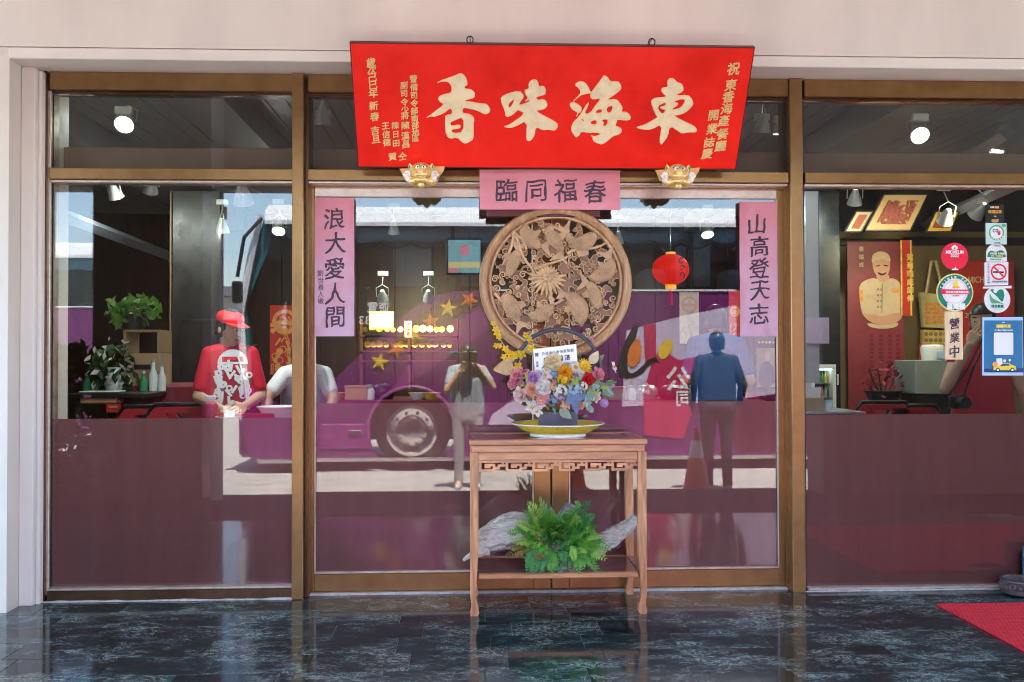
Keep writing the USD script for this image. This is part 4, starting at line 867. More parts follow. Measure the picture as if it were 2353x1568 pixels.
def flower(c, kind, col_, R, d=None, parent=None):
    c = np.array(c); d = d if d is not None else (c - np.array([hc[0], dy_, hc[2] - .06])) + np.array([0, -.12, .02]); d, a_, b_ = frm(d)
    ms = []; core = None
    if kind == 'rose':
        for L_, (n, r1, lf, w_) in enumerate(((5, 1., .02, .46), (5, .82, .35, .42), (4, .6, .62, .36), (3, .38, .8, .26), (3, .2, .9, .16))):
            for k in range(n): ms.append(petal(c, d, a_, b_, 2*math.pi*k/n + L_*.7, R*.05, R*r1, R*w_, R*lf, .55 if L_ else .25))
        ms.append(ball(c + d*R*.15, R*.35, 1))
    elif kind == 'daisy':
        n = 14
        for L_ in (0, 1):
            for k in range(n): ms.append(petal(c, d, a_, b_, 2*math.pi*(k + .5*L_)/n, R*.15, R*(1 - .2*L_), R*.13, R*(.08 + .2*L_), .1, 3))
        core = ball(c + d*R*.14, R*.24, 1)
    elif kind == 'dahlia':
        for L_, (n, r1, lf) in enumerate(((14, 1., .05), (13, .84, .25), (11, .64, .42), (8, .42, .55), (5, .22, .6))):
            for k in range(n): ms.append(petal(c, d, a_, b_, 2*math.pi*(k + .5*L_)/n, R*.05, R*r1, R*.16, R*lf, .3, 3))
    elif kind == 'hydrangea':
        g = np.random.default_rng(int(abs(c[0])*1e4))
        for k in range(26):
            v = g.normal(size=3); v /= np.linalg.norm(v)
            if np.dot(v, d) < -.3: v = -v
            cc = c + v*R*.75; dd, aa, bb = frm(v)
            for q in range(4): ms.append(petal(cc, dd, aa, bb, q*math.pi/2 + k, 0, R*.30, R*.13, R*.05, .1, 2))
    elif kind == 'orchid':
        for k in range(5): ms.append(petal(c, d, a_, b_, 2*math.pi*k/5 + .3, 0, R, R*.36, R*.15, .2, 3))
        core = ball(c + d*R*.2, R*.2, 1)
    elif kind == 'ball':
        ms.append(ball(c, R*.8, 2)); 
        for k in range(40):
            z = 1 - 2*(k + .5)/40; q = k*2.4; v = np.array([math.sqrt(1-z*z)*math.cos(q), math.sqrt(1-z*z)*math.sin(q), z]); ms.append(ball(c + v*R*.8, R*.18, 0))
    p = obj('flower', cat_(ms), 'pf_' + col_, bk)
    if core is not None: obj('flower_heart', core, 'pf_gold' if col_ in ('white', 'cream') else 'pf_yellow', p)
def zb(x, y, d=.0):     # close-up of the basket: 4.525 zoom px per photo px from (1140, 780)
    return at((1140 + x/4.525)*.91914, (780 + y/4.525)*.91914, dy_ - d)
S_ = .00213/4.525*.92*1.0
FL = [('rose', 'cream', 1105, 555, 85, .06), ('rose', 'cream', 1060, 610, 70, .05), ('daisy', 'yellow', 1455, 615, 80, .06), ('dahlia', 'gold', 1230, 690, 85, .09), ('hydrangea', 'yellow', 1210, 760, 70, .09), ('daisy', 'white', 1350, 630, 70, .07), ('rose', 'red', 1490, 765, 72, .09), ('rose', 'pink', 1600, 710, 75, .07), ('dahlia', 'pink', 700, 745, 100, .06), ('rose', 'lilac', 880, 760, 80, .09), ('orchid', 'blush', 1020, 720, 60, .10), ('hydrangea', 'blue', 1110, 710, 45, .10), ('rose', 'white', 985, 855, 85, .12), ('dahlia', 'peach', 860, 880, 80, .11), ('rose', 'blush', 735, 940, 82, .09), ('hydrangea', 'white', 1180, 900, 80, .13), ('hydrangea', 'sky', 1340, 890, 85, .12), ('orchid', 'white', 865, 1070, 75, .10), ('orchid', 'white', 920, 1120, 60, .11), ('daisy', 'pink', 965, 1000, 55, .13), ('orchid', 'pink', 1020, 975, 50, .13), ('hydrangea', 'blue', 1090, 1010, 60, .12), ('orchid', 'peach', 1235, 1050, 50, .13), ('hydrangea', 'mint', 1560, 850, 70, .07), ('orchid', 'blush', 1590, 960, 60, .08), ('ball', 'lilac', 1745, 820, 45, .05), ('ball', 'lilac', 1675, 1035, 45, .06), ('orchid', 'white', 1780, 625, 60, .03), ('rose', 'pink', 640, 820, 55, .06), ('hydrangea', 'lilac', 1180, 980, 45, .13), ('hydrangea', 'peach', 1090, 850, 50, .13), ('orchid', 'white', 960, 1040, 50, .12), ('hydrangea', 'lime', 1330, 800, 55, .11), ('hydrangea', 'white', 1440, 840, 50, .11), ('orchid', 'sky', 1480, 1010, 55, .10), ('dahlia', 'white', 1420, 700, 45, .09), ('hydrangea', 'pink', 800, 690, 45, .07), ('rose', 'peach', 1410, 1060, 42, .11), ('hydrangea', 'sage', 1250, 620, 45, .06), ('orchid', 'lilac', 1520, 300, 40, .02)]
for kd, co, x, y, r, d in FL: flower(zb(x, y, d), kd, co, r*.000465*1.22)
rf = random.Random(77)
for k in range(46):
    a_ = rf.uniform(0, 6.283); q = math.sqrt(rf.uniform(.05, 1)); x = 1180 + 480*q*math.cos(a_); y = 860 + 210*q*math.sin(a_)
    flower(zb(x, y, .05 + .05*(1 - q)), rf.choice(['hydrangea', 'orchid', 'daisy', 'dahlia', 'hydrangea', 'rose']), rf.choice(['white', 'blush', 'cream', 'pink', 'sky', 'lilac', 'mint', 'sage', 'lime', 'peach', 'white']), rf.uniform(32, 52)*.000465*1.1)
# yellow orchid sprays on the left
from scipy.interpolate import CubicSpline
for spray in ([(620, 480, .0), (560, 400, .0), (500, 310, .0), (450, 200, .0), (410, 125, .0)], [(700, 620, .03), (750, 500, .02), (820, 350, .02), (800, 250, .02)]):
    p = np.array([zb(x, y, d + .02) for x, y, d in spray]); c = CubicSpline(np.linspace(0, 1, len(p)), p)(np.linspace(0, 1, 20)); obj('flower_stem', tube(c, .0022, 5), 'pf_lime', bk)
for x, y, r in ((420, 130, 30), (445, 200, 38), (470, 245, 45), (485, 290, 36), (455, 380, 38), (495, 385, 34), (560, 420, 45), (600, 470, 40), (640, 500, 62), (545, 510, 40), (735, 480, 60), (700, 620, 55), (790, 260, 40), (850, 410, 50), (830, 310, 36), (660, 480, 45)):
    flower(zb(x, y, .025), 'orchid', 'yellow', r*.000465, d=np.array([.2*math.sin(x), -1, .3*math.cos(y)]))
# leaves
def leaf(base, tip, w_, mat, nm='leaf', droop=.02, notch=False, face=(0, -1, 0)):
    base, tip = np.array(base), np.array(tip); ax = tip - base; L_ = np.linalg.norm(ax); ax = ax/L_; s = np.cross(ax, face); s /= np.linalg.norm(s); nn = np.cross(s, ax); V, F = [], []
    for i in range(9):
        t = i/8; ww = w_*(math.sin(math.pi*t**.75) if not notch else math.sin(math.pi*min(1, t**.5*.98))**.8); ctr = base + ax*L_*t - nn*0 + np.array([0, 0, -droop*t*t])
        for q in (-1, 0, 1): V.append(ctr + s*ww*q + nn*abs(q)*ww*.22)
    for i in range(8):
        for k in range(2): a0 = i*3+k; F += [[a0, a0+1, a0+4], [a0, a0+4, a0+3]]
    obj(nm, trimesh.Trimesh(np.array(V), F, process=False), mat, bk, smooth=True)
leaf(zb(650, 620, .02), zb(425, 610, .03), .045, 'pf_tan', 'spathe', notch=True)
leaf(zb(1520, 590, .02), zb(1610, 440, .03), .026, 'pf_cream', 'spathe', 0); leaf(zb(1600, 560, .0), zb(1680, 480, .0), .012, 'pf_leafy', droop=0)
leaf(zb(1340, 950, .15), zb(1230, 1000, .15), .028, 'pf_steel'); leaf(zb(1330, 960, .15), zb(1460, 920, .15), .028, 'pf_steel'); leaf(zb(1340, 980, .15), zb(1370, 1120, .15), .022, 'pf_steel')
leaf(zb(1170, 1100, .12), zb(1310, 1210, .13), .024, 'pf_sage', droop=.0); leaf(zb(1480, 930, .10), zb(1620, 960, .09), .026, 'pf_sage'); leaf(zb(1470, 1100, .09), zb(1560, 1050, .08), .03, 'pf_sage')
rs = random.Random(12)
for k in range(75):
    a_ = rs.uniform(0, 6.283); q = rs.uniform(.35, 1.0); x = 1190 + 540*q*math.cos(a_); y = 850 + 250*q*math.sin(a_)
    b_ = zb(x, y, rs.uniform(.02, .10)); t_ = b_ + np.array([rs.uniform(-.04, .04) + .03*math.cos(a_), -rs.uniform(.0, .05), rs.uniform(-.03, .04)])
    leaf(b_, t_, rs.uniform(.006, .014), rs.choice(['pf_leafy', 'pf_sage', 'pf_mint', 'pf_lime', 'pf_sage']))
obj('moss_filling', ball((hc[0], dy_, hc[2] - .075), .14, 3, (1, .65, .55)), 'pf_leafy', bk)
# gift card
def facep(pts, off=0.): return [np.array(p) for p in pts]
k0, k1, k2, k3 = zb(872, 425, .03), zb(1358, 365, .03), zb(1385, 640, .04), zb(892, 700, .04)
cu = k1 - k0; cw = np.linalg.norm(cu); cu /= cw; cv = k0 - k3; ch_ = np.linalg.norm(cv); cv /= ch_; cn = np.cross(cu, cv); cn = cn if cn[1] < 0 else -cn
gc = thing('gift_card', 'white gift card with black characters stuck upright in the flower basket', 'card', k3)
pm('card_white', (.86, .86, .84), .6, var=.02)
obj('card', slab(sbox(0, 0, cw, ch_), .002, k3, cu, cv, cn), 'card_white', gc)
tx_ = [fit(text('廚藝精湛', .03, step=.037, bold=.03), cw*.20, cw*.86, ch_*.38, ch_*.62), fit(text('賀', .02, bold=.02), cw*.03, cw*.12, ch_*.66, ch_*.86), fit(text('恭賀海味香海產餐廳', .012), cw*.18, cw*.94, ch_*.70, ch_*.84), fit(text('敬賀', .014, bold=.01), cw*.72, cw*.94, ch_*.12, ch_*.28), fit(text('誌慶', .012, step=.014, vertical=True), cw*.04, cw*.10, ch_*.2, ch_*.55)]
for q_ in tx_: obj('card_writing', slab(q_, .0006, k3 + cn*.0022, cu, cv, cn), 'ink', gc)
obj('card_stick', tube([zb(1122, 260, .028), zb(1118, 700, .034)], .0016, 5), 'pf_lime', gc)
# ------------------------------------------------------------------ driftwood and fern on the shelf
def _drift(path):
    return usdkit.material(stage, path, {'g': ('geometry', {}), 'mp': ('mapping', dict(rotation=(0, .25, 0), scale=(4, 16, 22))), 'n': ('noise_texture', dict(scale=2.4, detail=8., roughness=.65, distortion=1.4)), 'r': ('rgb_ramp', dict(ramp=[(.3, (.16, .12, .10)), (.40, (.54, .48, .41)), (.56, (.78, .72, .64)), (.8, (.86, .81, .74))])), 'b': ('bump', dict(strength=.9, distance=.02)), 'p': ('principled_bsdf', dict(roughness=.85))},
        [('g.position', 'mp.vector'), ('mp.vector', 'n.vector'), ('n.fac', 'r.fac'), ('r.color', 'p.base_color'), ('n.fac', 'b.height'), ('b.normal', 'p.normal')], surface='p.BSDF')
LIB['driftwood'] = _drift
pm('stone_grey', (.26, .25, .25), .9, var=.5, scale=20, bump=.03); pm('pot_white', (.72, .74, .74), .25, coat=.4)
def log(pts, rad, seed, sides=40, n=70):
    from scipy.interpolate import CubicSpline
    t = np.linspace(0, 1, len(pts)); tt = np.linspace(0, 1, n); c = CubicSpline(t, np.array(pts))(tt); r = np.maximum(CubicSpline(t, rad)(tt), .004); m = tube(c, r, sides)
    v = m.vertices; ci = np.repeat(np.arange(n), sides); body = np.arange(n*sides); o = c[ci]; d = v[body] - o; L_ = np.linalg.norm(d, axis=1, keepdims=True); a_ = np.tile(np.arange(sides)*2*np.pi/sides, n)
    P = np.column_stack([tt[ci]*5, np.cos(a_)*2.2, np.sin(a_)*2.2]); f = .62 + .75*meshkit.fbm(P, 4, seed) - .22*np.abs(np.sin(a_*3.5 + 5*meshkit.noise(P*.6, seed)))
    v[body] = o + d*f[:, None]; m.vertices = v; return m
def sh(px, py, Y): return at(px, py, Y)
yd = TYF + .20
lp = [sh(1072, 1284, yd - .18), sh(1092, 1268, yd - .14), sh(1125, 1240, yd - .04), sh(1175, 1222, yd), sh(1240, 1232, yd + .05), sh(1300, 1240, yd + .06)]
dw = thing('driftwood', 'pale weathered driftwood log lying on the table shelf behind the fern, poking out left', 'driftwood', (lp[2][0], yd, zs))
obj('log', log(lp, [.010, .030, .080, .105, .085, .05], 3), 'driftwood', dw, smooth=True)
obj('splinter', log([sh(1066, 1290, yd - .20), sh(1080, 1278, yd - .17), sh(1120, 1265, yd - .1)], [.006, .016, .03], 9, 14, 24), 'driftwood', dw, smooth=True)
obj('branch', log([sh(1330, 1275, yd + .05), sh(1380, 1250, yd + .02), sh(1425, 1222, yd - .02), sh(1461, 1190, yd - .05)], [.07, .062, .045, .028], 5), 'driftwood', dw, smooth=True)
fern_c = sh(1283, 1300, yd - .04)
fp = thing('potted_fern', 'bushy bright green fern in a shallow white pot on the table shelf', 'potted plant', (fern_c[0], yd - .04, zs))
obj('pot', lathe([(.0, .0), (.075, .0), (.10, .03), (.125, .075), (.12, .08), (.1, .06), (0, .05)], 32, (fern_c[0] - .0, yd - .04, zs - .002)), 'pot_white', fp, smooth=40)
obj('rock', log([sh(1243, 1230, yd), sh(1252, 1190, yd), sh(1258, 1162, yd)], [.05, .045, .025], 8, 20, 24), 'stone_grey', fp, smooth=True); obj('rock', log([sh(1290, 1215, yd - .02), sh(1303, 1180, yd - .02), sh(1312, 1158, yd - .02)], [.05, .04, .022], 12, 20, 24), 'stone_grey', fp, smooth=True)
pm('fern_brown', (.36, .27, .08), .6, var=.3, trans=.3); pm('fern_green', (.16, .50, .07), .5, var=.3, scale=14, trans=.35); pm('fern_light', (.38, .68, .12), .5, var=.25, scale=14, trans=.35); pm('fern_deep', (.08, .34, .10), .5, var=.3, scale=14, trans=.3)
def frond(base, tip, sag, w_, seed):
    g = random.Random(seed); base, tip = np.array(base), np.array(tip); n = 15; t = np.linspace(0, 1, n)[:, None]; p = base + (tip - base)*t + np.array([0, 0, 1.0])*(sag*np.sin(np.pi*t*.9) ) ; V, F = [], []
    tg = np.gradient(p, axis=0); tg /= np.linalg.norm(tg, axis=1, keepdims=True); up = np.array([g.uniform(-.4, .4), -1.0, g.uniform(.1, .8)])
    ms = [tube(p, np.linspace(.0022, .0008, n), 4)]
    for i in range(2, n):
        s = np.cross(tg[i], up); s /= np.linalg.norm(s); nn = np.cross(s, tg[i]); l = w_*math.sin(math.pi*min(1, (i/(n-1))*.80 + .14))**.9 + .004
        for sg_ in (-1, 1):
            d = s*sg_*.86 + tg[i]*.42 + nn*g.uniform(-.25, .1); L_ = l*g.uniform(.85, 1.1); q = tg[i]*L_*.16
            k = len(V); V += [p[i], p[i] + d*L_*.35 + q*1.7, p[i] + d*L_*.40 - q*1.6, p[i] + d*L_*.70 + q*1.3, p[i] + d*L_*.72 - q*1.2, p[i] + d*L_ - nn*L_*.12]
            F += [[k, k+1, k+2], [k+1, k+3, k+2], [k+2, k+3, k+4], [k+3, k+5, k+4]]
    ms.append(trimesh.Trimesh(np.array(V), F, process=False)); return cat_(ms)
def fz_(zx, zy, Y): return at((1120 + zx/2.9037)*.91914, (1040 + zy/2.9037)*.91914, Y)
fb = lambda x, d: fz_(x, 960, yd - d)
FR = [((700, 800), (665, 605)), ((660, 830), (580, 650)), ((640, 850), (545, 700)), ((640, 900), (500, 790)), ((640, 930), (440, 860)), ((620, 980), (430, 1035)), ((640, 990), (470, 930)), ((640, 1000), (520, 1000)), ((680, 1010), (585, 1115)), ((720, 1030), (680, 1160)), ((750, 1020), (745, 1210)), ((770, 1010), (790, 1130)), ((830, 1020), (820, 1060)), ((880, 1010), (900, 1145)), ((900, 1000), (950, 1090)), ((950, 990), (1010, 1070)), ((980, 960), (1095, 1145)), ((980, 950), (1140, 1050)), ((980, 930), (1180, 980)), ((960, 900), (1110, 900)), ((940, 880), (1080, 820)), ((930, 850), (1060, 740)), ((910, 820), (1030, 635)), ((890, 810), (950, 640)), ((850, 830), (900, 680)), ((800, 860), (830, 720)), ((760, 850), (740, 690)), ((720, 850), (690, 700)), ((820, 900), (860, 800)), ((870, 900), (960, 760)), ((760, 900), (770, 800)), ((700, 900), (600, 780)), ((780, 950), (780, 860)), ((850, 960), (830, 880)), ((900, 940), (990, 860)), ((720, 960), (640, 900)), ((700, 1000), (640, 1060)), ((860, 990), (870, 1090)), ((930, 970), (1040, 960)), ((680, 940), (560, 880)), ((800, 990), (790, 1080)), ((940, 930), (1040, 880)), ((880, 860), (940, 730))]
for k, (b_, t_) in enumerate(FR):
    g = random.Random(k); o = g.uniform(-.06, .10); tipY = yd - .06 - g.uniform(.02, .17)
    obj('frond', frond(fz_(b_[0]*.6 + 320, b_[1]*.5 + 480, yd - .04 + o*.3), fz_(*t_, tipY), .03, g.uniform(.030, .048), k), g.choice(['fern_green', 'fern_green', 'fern_light', 'fern_deep', 'fern_light', 'fern_green', 'fern_brown']), fp)
for k in range(46):
    g = random.Random(100 + k); x, y = g.uniform(560, 1080), g.uniform(760, 1040)
    obj('frond', frond(fz_(x*.45 + 430, 930, yd - .03), fz_(x, y, yd - g.uniform(.08, .19)), .04, g.uniform(.026, .042), 200 + k), g.choice(['fern_green', 'fern_light', 'fern_light', 'fern_deep', 'fern_green']), fp)
for k in range(18):
    g = random.Random(400 + k); x = 600 + k*26 + g.uniform(-12, 12)
    obj('frond', frond(fz_(x*.7 + 235, 985, yd - .15), fz_(x + g.uniform(-30, 30), g.uniform(1050, 1170), yd - g.uniform(.17, .22)), .03, g.uniform(.028, .042), 500 + k), g.choice(['fern_green', 'fern_light', 'fern_green', 'fern_deep']), fp)
# ------------------------------------------------------------------ red mat, censer
def _mat(path):
    return usdkit.material(stage, path, {'g': ('geometry', {}), 'mp': ('mapping', dict(rotation=(0, 0, .35))), 'w': ('wave_texture', dict(scale=16., distortion=.6, detail=1., bands_direction='x')), 'w2': ('wave_texture', dict(scale=16., distortion=.6, bands_direction='y')), 'k': ('math', dict(math_type='multiply')), 'n': ('noise_texture', dict(scale=140.)),
        'r': ('rgb_ramp', dict(ramp=[(0, (.74, .018, .035)), (.5, (.62, .016, .035)), (1, (.22, .012, .05))])), 'b': ('bump', dict(strength=.8, distance=.01)), 'p': ('principled_bsdf', dict(roughness=.85, sheen_weight=.0))},
        [('g.position', 'mp.vector'), ('mp.vector', 'w.vector'), ('mp.vector', 'w2.vector'), ('w.fac', 'k.value1'), ('w2.fac', 'k.value2'), ('g.position', 'n.vector'), ('k.value', 'r.fac'), ('r.color', 'p.base_color'), ('n.fac', 'b.height'), ('b.normal', 'p.normal')], surface='p.BSDF')
LIB['red_mat'] = _mat
m0 = at(2150, 1388, -.30); m1 = on_plane(2150, 1388, (0, 0, .008), UZ)
print('mat', m1)
mt = thing('door_mat', 'red woven door mat lying on the marble at the right edge', 'door mat', (m1[0], m1[1], 0))
obj('carpet', bx(m1[0], m1[0] + 2.0, m1[1] - 1.5, m1[1], .001, .010, .003), 'red_mat', mt)
ribs = []
for k in range(24): ribs.append(bx(m1[0] + .02, m1[0] + 1.98, m1[1] - .03 - k*.06, m1[1] - .015 - k*.06, .0101, .0125))
obj('rib', cat_(ribs), 'red_mat', mt, kind='stuff')
pm('censer_bronze', (.13, .10, .10), .4, metal=.5, var=.4, scale=40, bump=.03, bscale=80)
ce = on_plane(2345, 1366, (0, 0, 0), UZ)
cs = thing('censer_pot', 'dark carved round pot with openwork side standing beside the mat', 'pot', ce)
obj('body', lathe([(0, .004), (.075, .004), (.098, .012), (.10, .02), (.092, .028), (.094, .068), (.102, .076), (.10, .084), (.088, .086), (.085, .05), (0, .045)], 48, ce), 'censer_bronze', cs, smooth=40)
for k in range(24):
    t = 2*math.pi*k/24; obj('carved_boss', ball(ce + [.094*math.cos(t), .094*math.sin(t), .048], .012, 1, (1, 1, 1.3)), 'censer_bronze', cs)
for k in range(9): obj('pebble', ball(ce + [.045*math.cos(k*2.4)*math.sqrt(k/9), .045*math.sin(k*2.4)*math.sqrt(k/9), .058], .018, 1, (1, 1, .6)), 'basket_black', cs)
pm('teal_frame', (.05, .16, .22), .3, metal=.3)
fz0 = on_plane(2349, 1322, (0, -.12, 0), np.array([0, 1.0, 0]))
st_ = thing('standing_board', 'blue-grey framed board leaning at the right edge of the window, just in view', 'board', (fz0[0], -.13, .04))
obj('frame', [bx(fz0[0], fz0[0] + .015, -.15, -.12, .06, at(2349, 1256, -.12)[2], .003), bx(fz0[0] + .0155, fz0[0] + .35, -.15, -.12, .06, .08, .003), bx(fz0[0] + .0155, fz0[0] + .35, -.15, -.12, at(2349, 1256, -.12)[2] - .02, at(2349, 1256, -.12)[2], .003)], 'teal_frame', st_)
obj('panel', bx(fz0[0] + .0155, fz0[0] + .35, -.14, -.13, .0805, at(2349, 1256, -.12)[2] - .0205), 'basket_black', st_)
# ------------------------------------------------------------------ stickers on the right window
for n_, c in {'white': (.80, .81, .82), 'red': (.80, .01, .05), 'green': (.01, .22, .14), 'yellow': (.88, .68, .06), 'black': (.012, .011, .012), 'blue': (.025, .18, .38), 'navy': (.015, .05, .18), 'mint': (.55, .74, .68), 'orange': (.85, .40, .03), 'leaf': (.10, .42, .20), 'silver': (.66, .64, .62), 'pinky': (.85, .40, .44), 'brown': (.55, .28, .12), 'lightblue': (.45, .66, .85)}.items(): pm('st_' + n_, c, .35, var=.03, scale=8)
wood('plaque_wood', (.62, .42, .22), (.86, .68, .44), 1.2, 'z', .5, .1)
SY = YG - .0012
def sx(px, py): q = at(px, py, SY); return np.array([q[0], q[2]])
MPX = sx(2301, 800)[0] - sx(2300, 800)[0]
class Sticker:
    def __init__(s, name, label, c, cat='sticker'):
        s.c = sx(*c); s.t = thing(name, label, cat, (s.c[0], SY, s.c[1]), None); s.k = 0
    def lay(s, poly, mat, nm, parent=None, h=None):
        d = .0007 if h is None else h; o = obj(nm, slab(poly, d, (0, SY - s.k*.0009, 0)), mat, parent or s.t); s.k += 1; return o
    def P(s, pts, ch=0):
        q = np.array([sx(*p) for p in pts]); return Polygon(chaikin(q, ch) if ch else q).buffer(0)
    def C(s, px, py, r): q = sx(px, py); return Point(*q).buffer(r*MPX, 24)
    def T(s, txt, x0, y0, x1, y1, bold=.03, step=None, vertical=False): a_, b_ = sx(x0, y1), sx(x1, y0); return fit(text(txt, .03, step=step, bold=bold, vertical=vertical), a_[0], b_[0], a_[1], b_[1])
def arc_text(txt, c, r, a0, a1, size, up=True):
    gs = []
    for i, ch in enumerate(txt):
        if ch == ' ': continue
        t = a0 + (a1 - a0)*(i + .5)/len(txt); g = glyph(ch).buffer(.03); b = g.bounds; g = affinity.translate(g, -(b[0]+b[2])/2, -(b[1]+b[3])/2); g = affinity.scale(g, size, size, origin=(0, 0))
        g = affinity.rotate(g, math.degrees(t) - 90 if up else math.degrees(t) + 90, origin=(0, 0)); gs.append(affinity.translate(g, c[0] + r*math.cos(t), c[1] + r*math.sin(t)))
    return unary_union(gs)
def cv(x, y): return ((2320 + x/3.267)*.91914, (480 + y/3.267)*.91914)
s = Sticker('award_sticker', 'round red award sticker reading MICHELIN 2022 in white', cv(218, 528))
s.lay(s.C(*cv(218, 528), 34*.905), 'st_red', 'disc')
s.lay(s.T('MICHELIN', *cv(140, 478), *cv(295, 506), .04), 'st_white', 'lettering'); s.lay(s.T('2022', *cv(183, 510), *cv(250, 534), .04), 'st_white', 'lettering')
s.lay(unary_union([s.C(*cv(215, 446), 3.4), s.C(*cv(205, 458), 4.2), s.C(*cv(226, 458), 4.2), s.P([cv(198, 462), cv(233, 462), cv(230, 470), cv(201, 470)])]).difference(s.C(*cv(215, 460), 2)), 'st_white', 'emblem')
s.lay(s.P([cv(192, 640), cv(196, 630), cv(212, 628), cv(220, 612), cv(228, 628), cv(246, 632), cv(242, 640)]), 'st_white', 'emblem')
s = Sticker('pork_sticker', 'round green-rimmed sticker reading TAIWAN PORK and 臺灣豬', cv(218, 822)); cc = sx(*cv(218, 822))
r_ = 151/3.267*.919
s.lay(s.C(*cv(218, 822), r_), 'st_yellow', 'disc'); s.lay(s.C(*cv(218, 822), r_*.955), 'st_white', 'ring'); s.lay(s.C(*cv(218, 822), r_*.93), 'st_green', 'ring'); s.lay(s.C(*cv(218, 815), r_*.70), 'st_silver', 'medal'); s.lay(s.C(*cv(218, 815), r_*.66), 'st_white', 'medal')
s.lay(s.C(*cv(218, 815), r_*.62).difference(s.C(*cv(218, 815), r_*.59)), 'st_pinky', 'ring')
s.lay(unary_union([s.P([cv(100, 795), cv(330, 800), cv(335, 838), cv(104, 835)])]), 'st_red', 'ribbon'); s.lay(s.T('我家使用臺灣國產豬', *cv(140, 806), *cv(325, 832), .02), 'st_white', 'lettering')
s.lay(unary_union([s.P([cv(198, 780), cv(215, 720), cv(236, 722), cv(245, 780)], 1)]), 'st_yellow', 'emblem'); s.lay(s.P([cv(190, 788), cv(200, 770), cv(250, 772), cv(256, 788)], 1), 'st_orange', 'emblem')
s.lay(arc_text('TAIWAN PORK', cc, r_*MPX*.80, math.radians(168), math.radians(12), .017), 'st_white', 'lettering'); s.lay(s.T('臺灣豬', *cv(145, 908), *cv(298, 962), .05), 'st_white', 'lettering')
s.lay(s.T('本店使用', *cv(180, 842), *cv(258, 856), .02), 'st_red', 'lettering')
s = Sticker('open_plaque', 'pale wooden plaque reading 營業中 hung below the round pork sticker', cv(207, 1170), 'plaque')
s.lay(s.P([cv(134, 978), cv(277, 978), cv(280, 1370), cv(137, 1370)]), 'plaque_wood', 'board', h=.008); s.k = 10
for ch, y0 in (('營', 1028), ('業', 1142), ('中', 1255)):
    a_, b_ = sx(*cv(168, y0 + 100)), sx(*cv(250, y0)); g = brush(glyph(ch), ord(ch) % 50, bold=.02, rough=.05); s.lay(fit(g, a_[0], b_[0], a_[1], b_[1]), 'ink', 'ink_character'); s.k = 10
s = Sticker('payment_sticker', 'black rectangular sticker with gold writing, topmost in the column of stickers', cv(550, 180))
s.lay(s.P([cv(468, 103), cv(620, 105), cv(616, 254), cv(470, 252)]), 'st_black', 'sheet'); s.lay(s.T('LINE', *cv(508, 118), *cv(542, 134), .03), 'st_white', 'lettering'); s.lay(s.P([cv(546, 117), cv(578, 117), cv(578, 135), cv(546, 135)]), 'st_orange', 'badge'); s.lay(s.T('精選店家', *cv(490, 148), *cv(600, 178), .02), 'st_orange', 'lettering'); s.lay(s.T('推薦', *cv(530, 196), *cv(560, 206), .0), 'st_white', 'lettering'); s.lay(s.P([cv(514, 252), cv(516, 222), cv(530, 226), cv(556, 226), cv(572, 220), cv(574, 252)], 1), 'st_brown', 'emblem')
s = Sticker('carbon_sticker', 'pale square sticker with a green ring reading CO2', cv(556, 340))
s.lay(s.P([cv(470, 254), cv(642, 256), cv(644, 430), cv(472, 428)]), 'st_mint', 'sheet'); s.lay(s.C(*cv(558, 333), 17.5).difference(s.C(*cv(558, 333), 14)), 'st_leaf', 'ring'); s.lay(s.C(*cv(558, 333), 13.9), 'st_white', 'disc'); s.lay(s.T('CO', *cv(526, 303), *cv(572, 334), .05), 'st_navy', 'lettering'); s.lay(s.T('2', *cv(574, 318), *cv(588, 340), .05), 'st_red', 'lettering')
s.lay(s.P([cv(560, 338), cv(580, 322), cv(592, 345), cv(574, 360)], 1), 'st_red', 'emblem'); s.lay(arc_text('低碳認證餐廳', sx(*cv(558, 333)), 15.8*MPX, math.radians(205), math.radians(335), .0075, False), 'st_white', 'lettering'); s.lay(s.P([cv(596, 262), cv(634, 266), cv(626, 290), cv(600, 288)], 1), 'st_leaf', 'emblem'); s.lay(s.T('低碳餐廳', *cv(520, 412), *cv(600, 424), .0), 'st_navy', 'lettering')
s = Sticker('farm_sticker', 'arched white and green sticker reading FROM FARM TO TABLE', cv(560, 505))
ar = unary_union([s.C(*cv(558, 510), 24), s.P([cv(476, 510), cv(642, 512), cv(644, 570), cv(476, 570)])]).intersection(s.P([cv(470, 430), cv(650, 430), cv(646, 571), cv(476, 571)]))
s.lay(ar, 'st_white', 'sheet'); s.lay(s.P([cv(484, 520), cv(494, 490), cv(520, 478), cv(545, 492), cv(565, 486), cv(590, 474), cv(620, 486), cv(634, 520), cv(634, 538), cv(484, 536)], 1), 'st_green', 'hills'); s.lay(s.P([cv(532, 492), cv(560, 496), cv(580, 484), cv(552, 500)], 1), 'st_yellow', 'emblem')
s.lay(s.T('FROM FARM', *cv(506, 496), *cv(622, 514), .05), 'st_white', 'lettering'); s.lay(s.T('TO TABLE', *cv(510, 515), *cv(610, 534), .05), 'st_yellow', 'lettering'); s.lay(s.T('TAIWAN', *cv(530, 436), *cv(590, 447), .02), 'st_navy', 'lettering'); s.lay(s.T('從產地到餐桌', *cv(490, 545), *cv(610, 560), .01), 'st_green', 'lettering')
s = Sticker('no_smoking_sign', 'white square no smoking sign with red ring and struck-out cigarette', cv(557, 668), 'sign')
s.lay(s.P([cv(460, 576), cv(656, 574), cv(654, 762), cv(462, 766)]), 'st_white', 'sheet'); o_ = cv(576, 654)
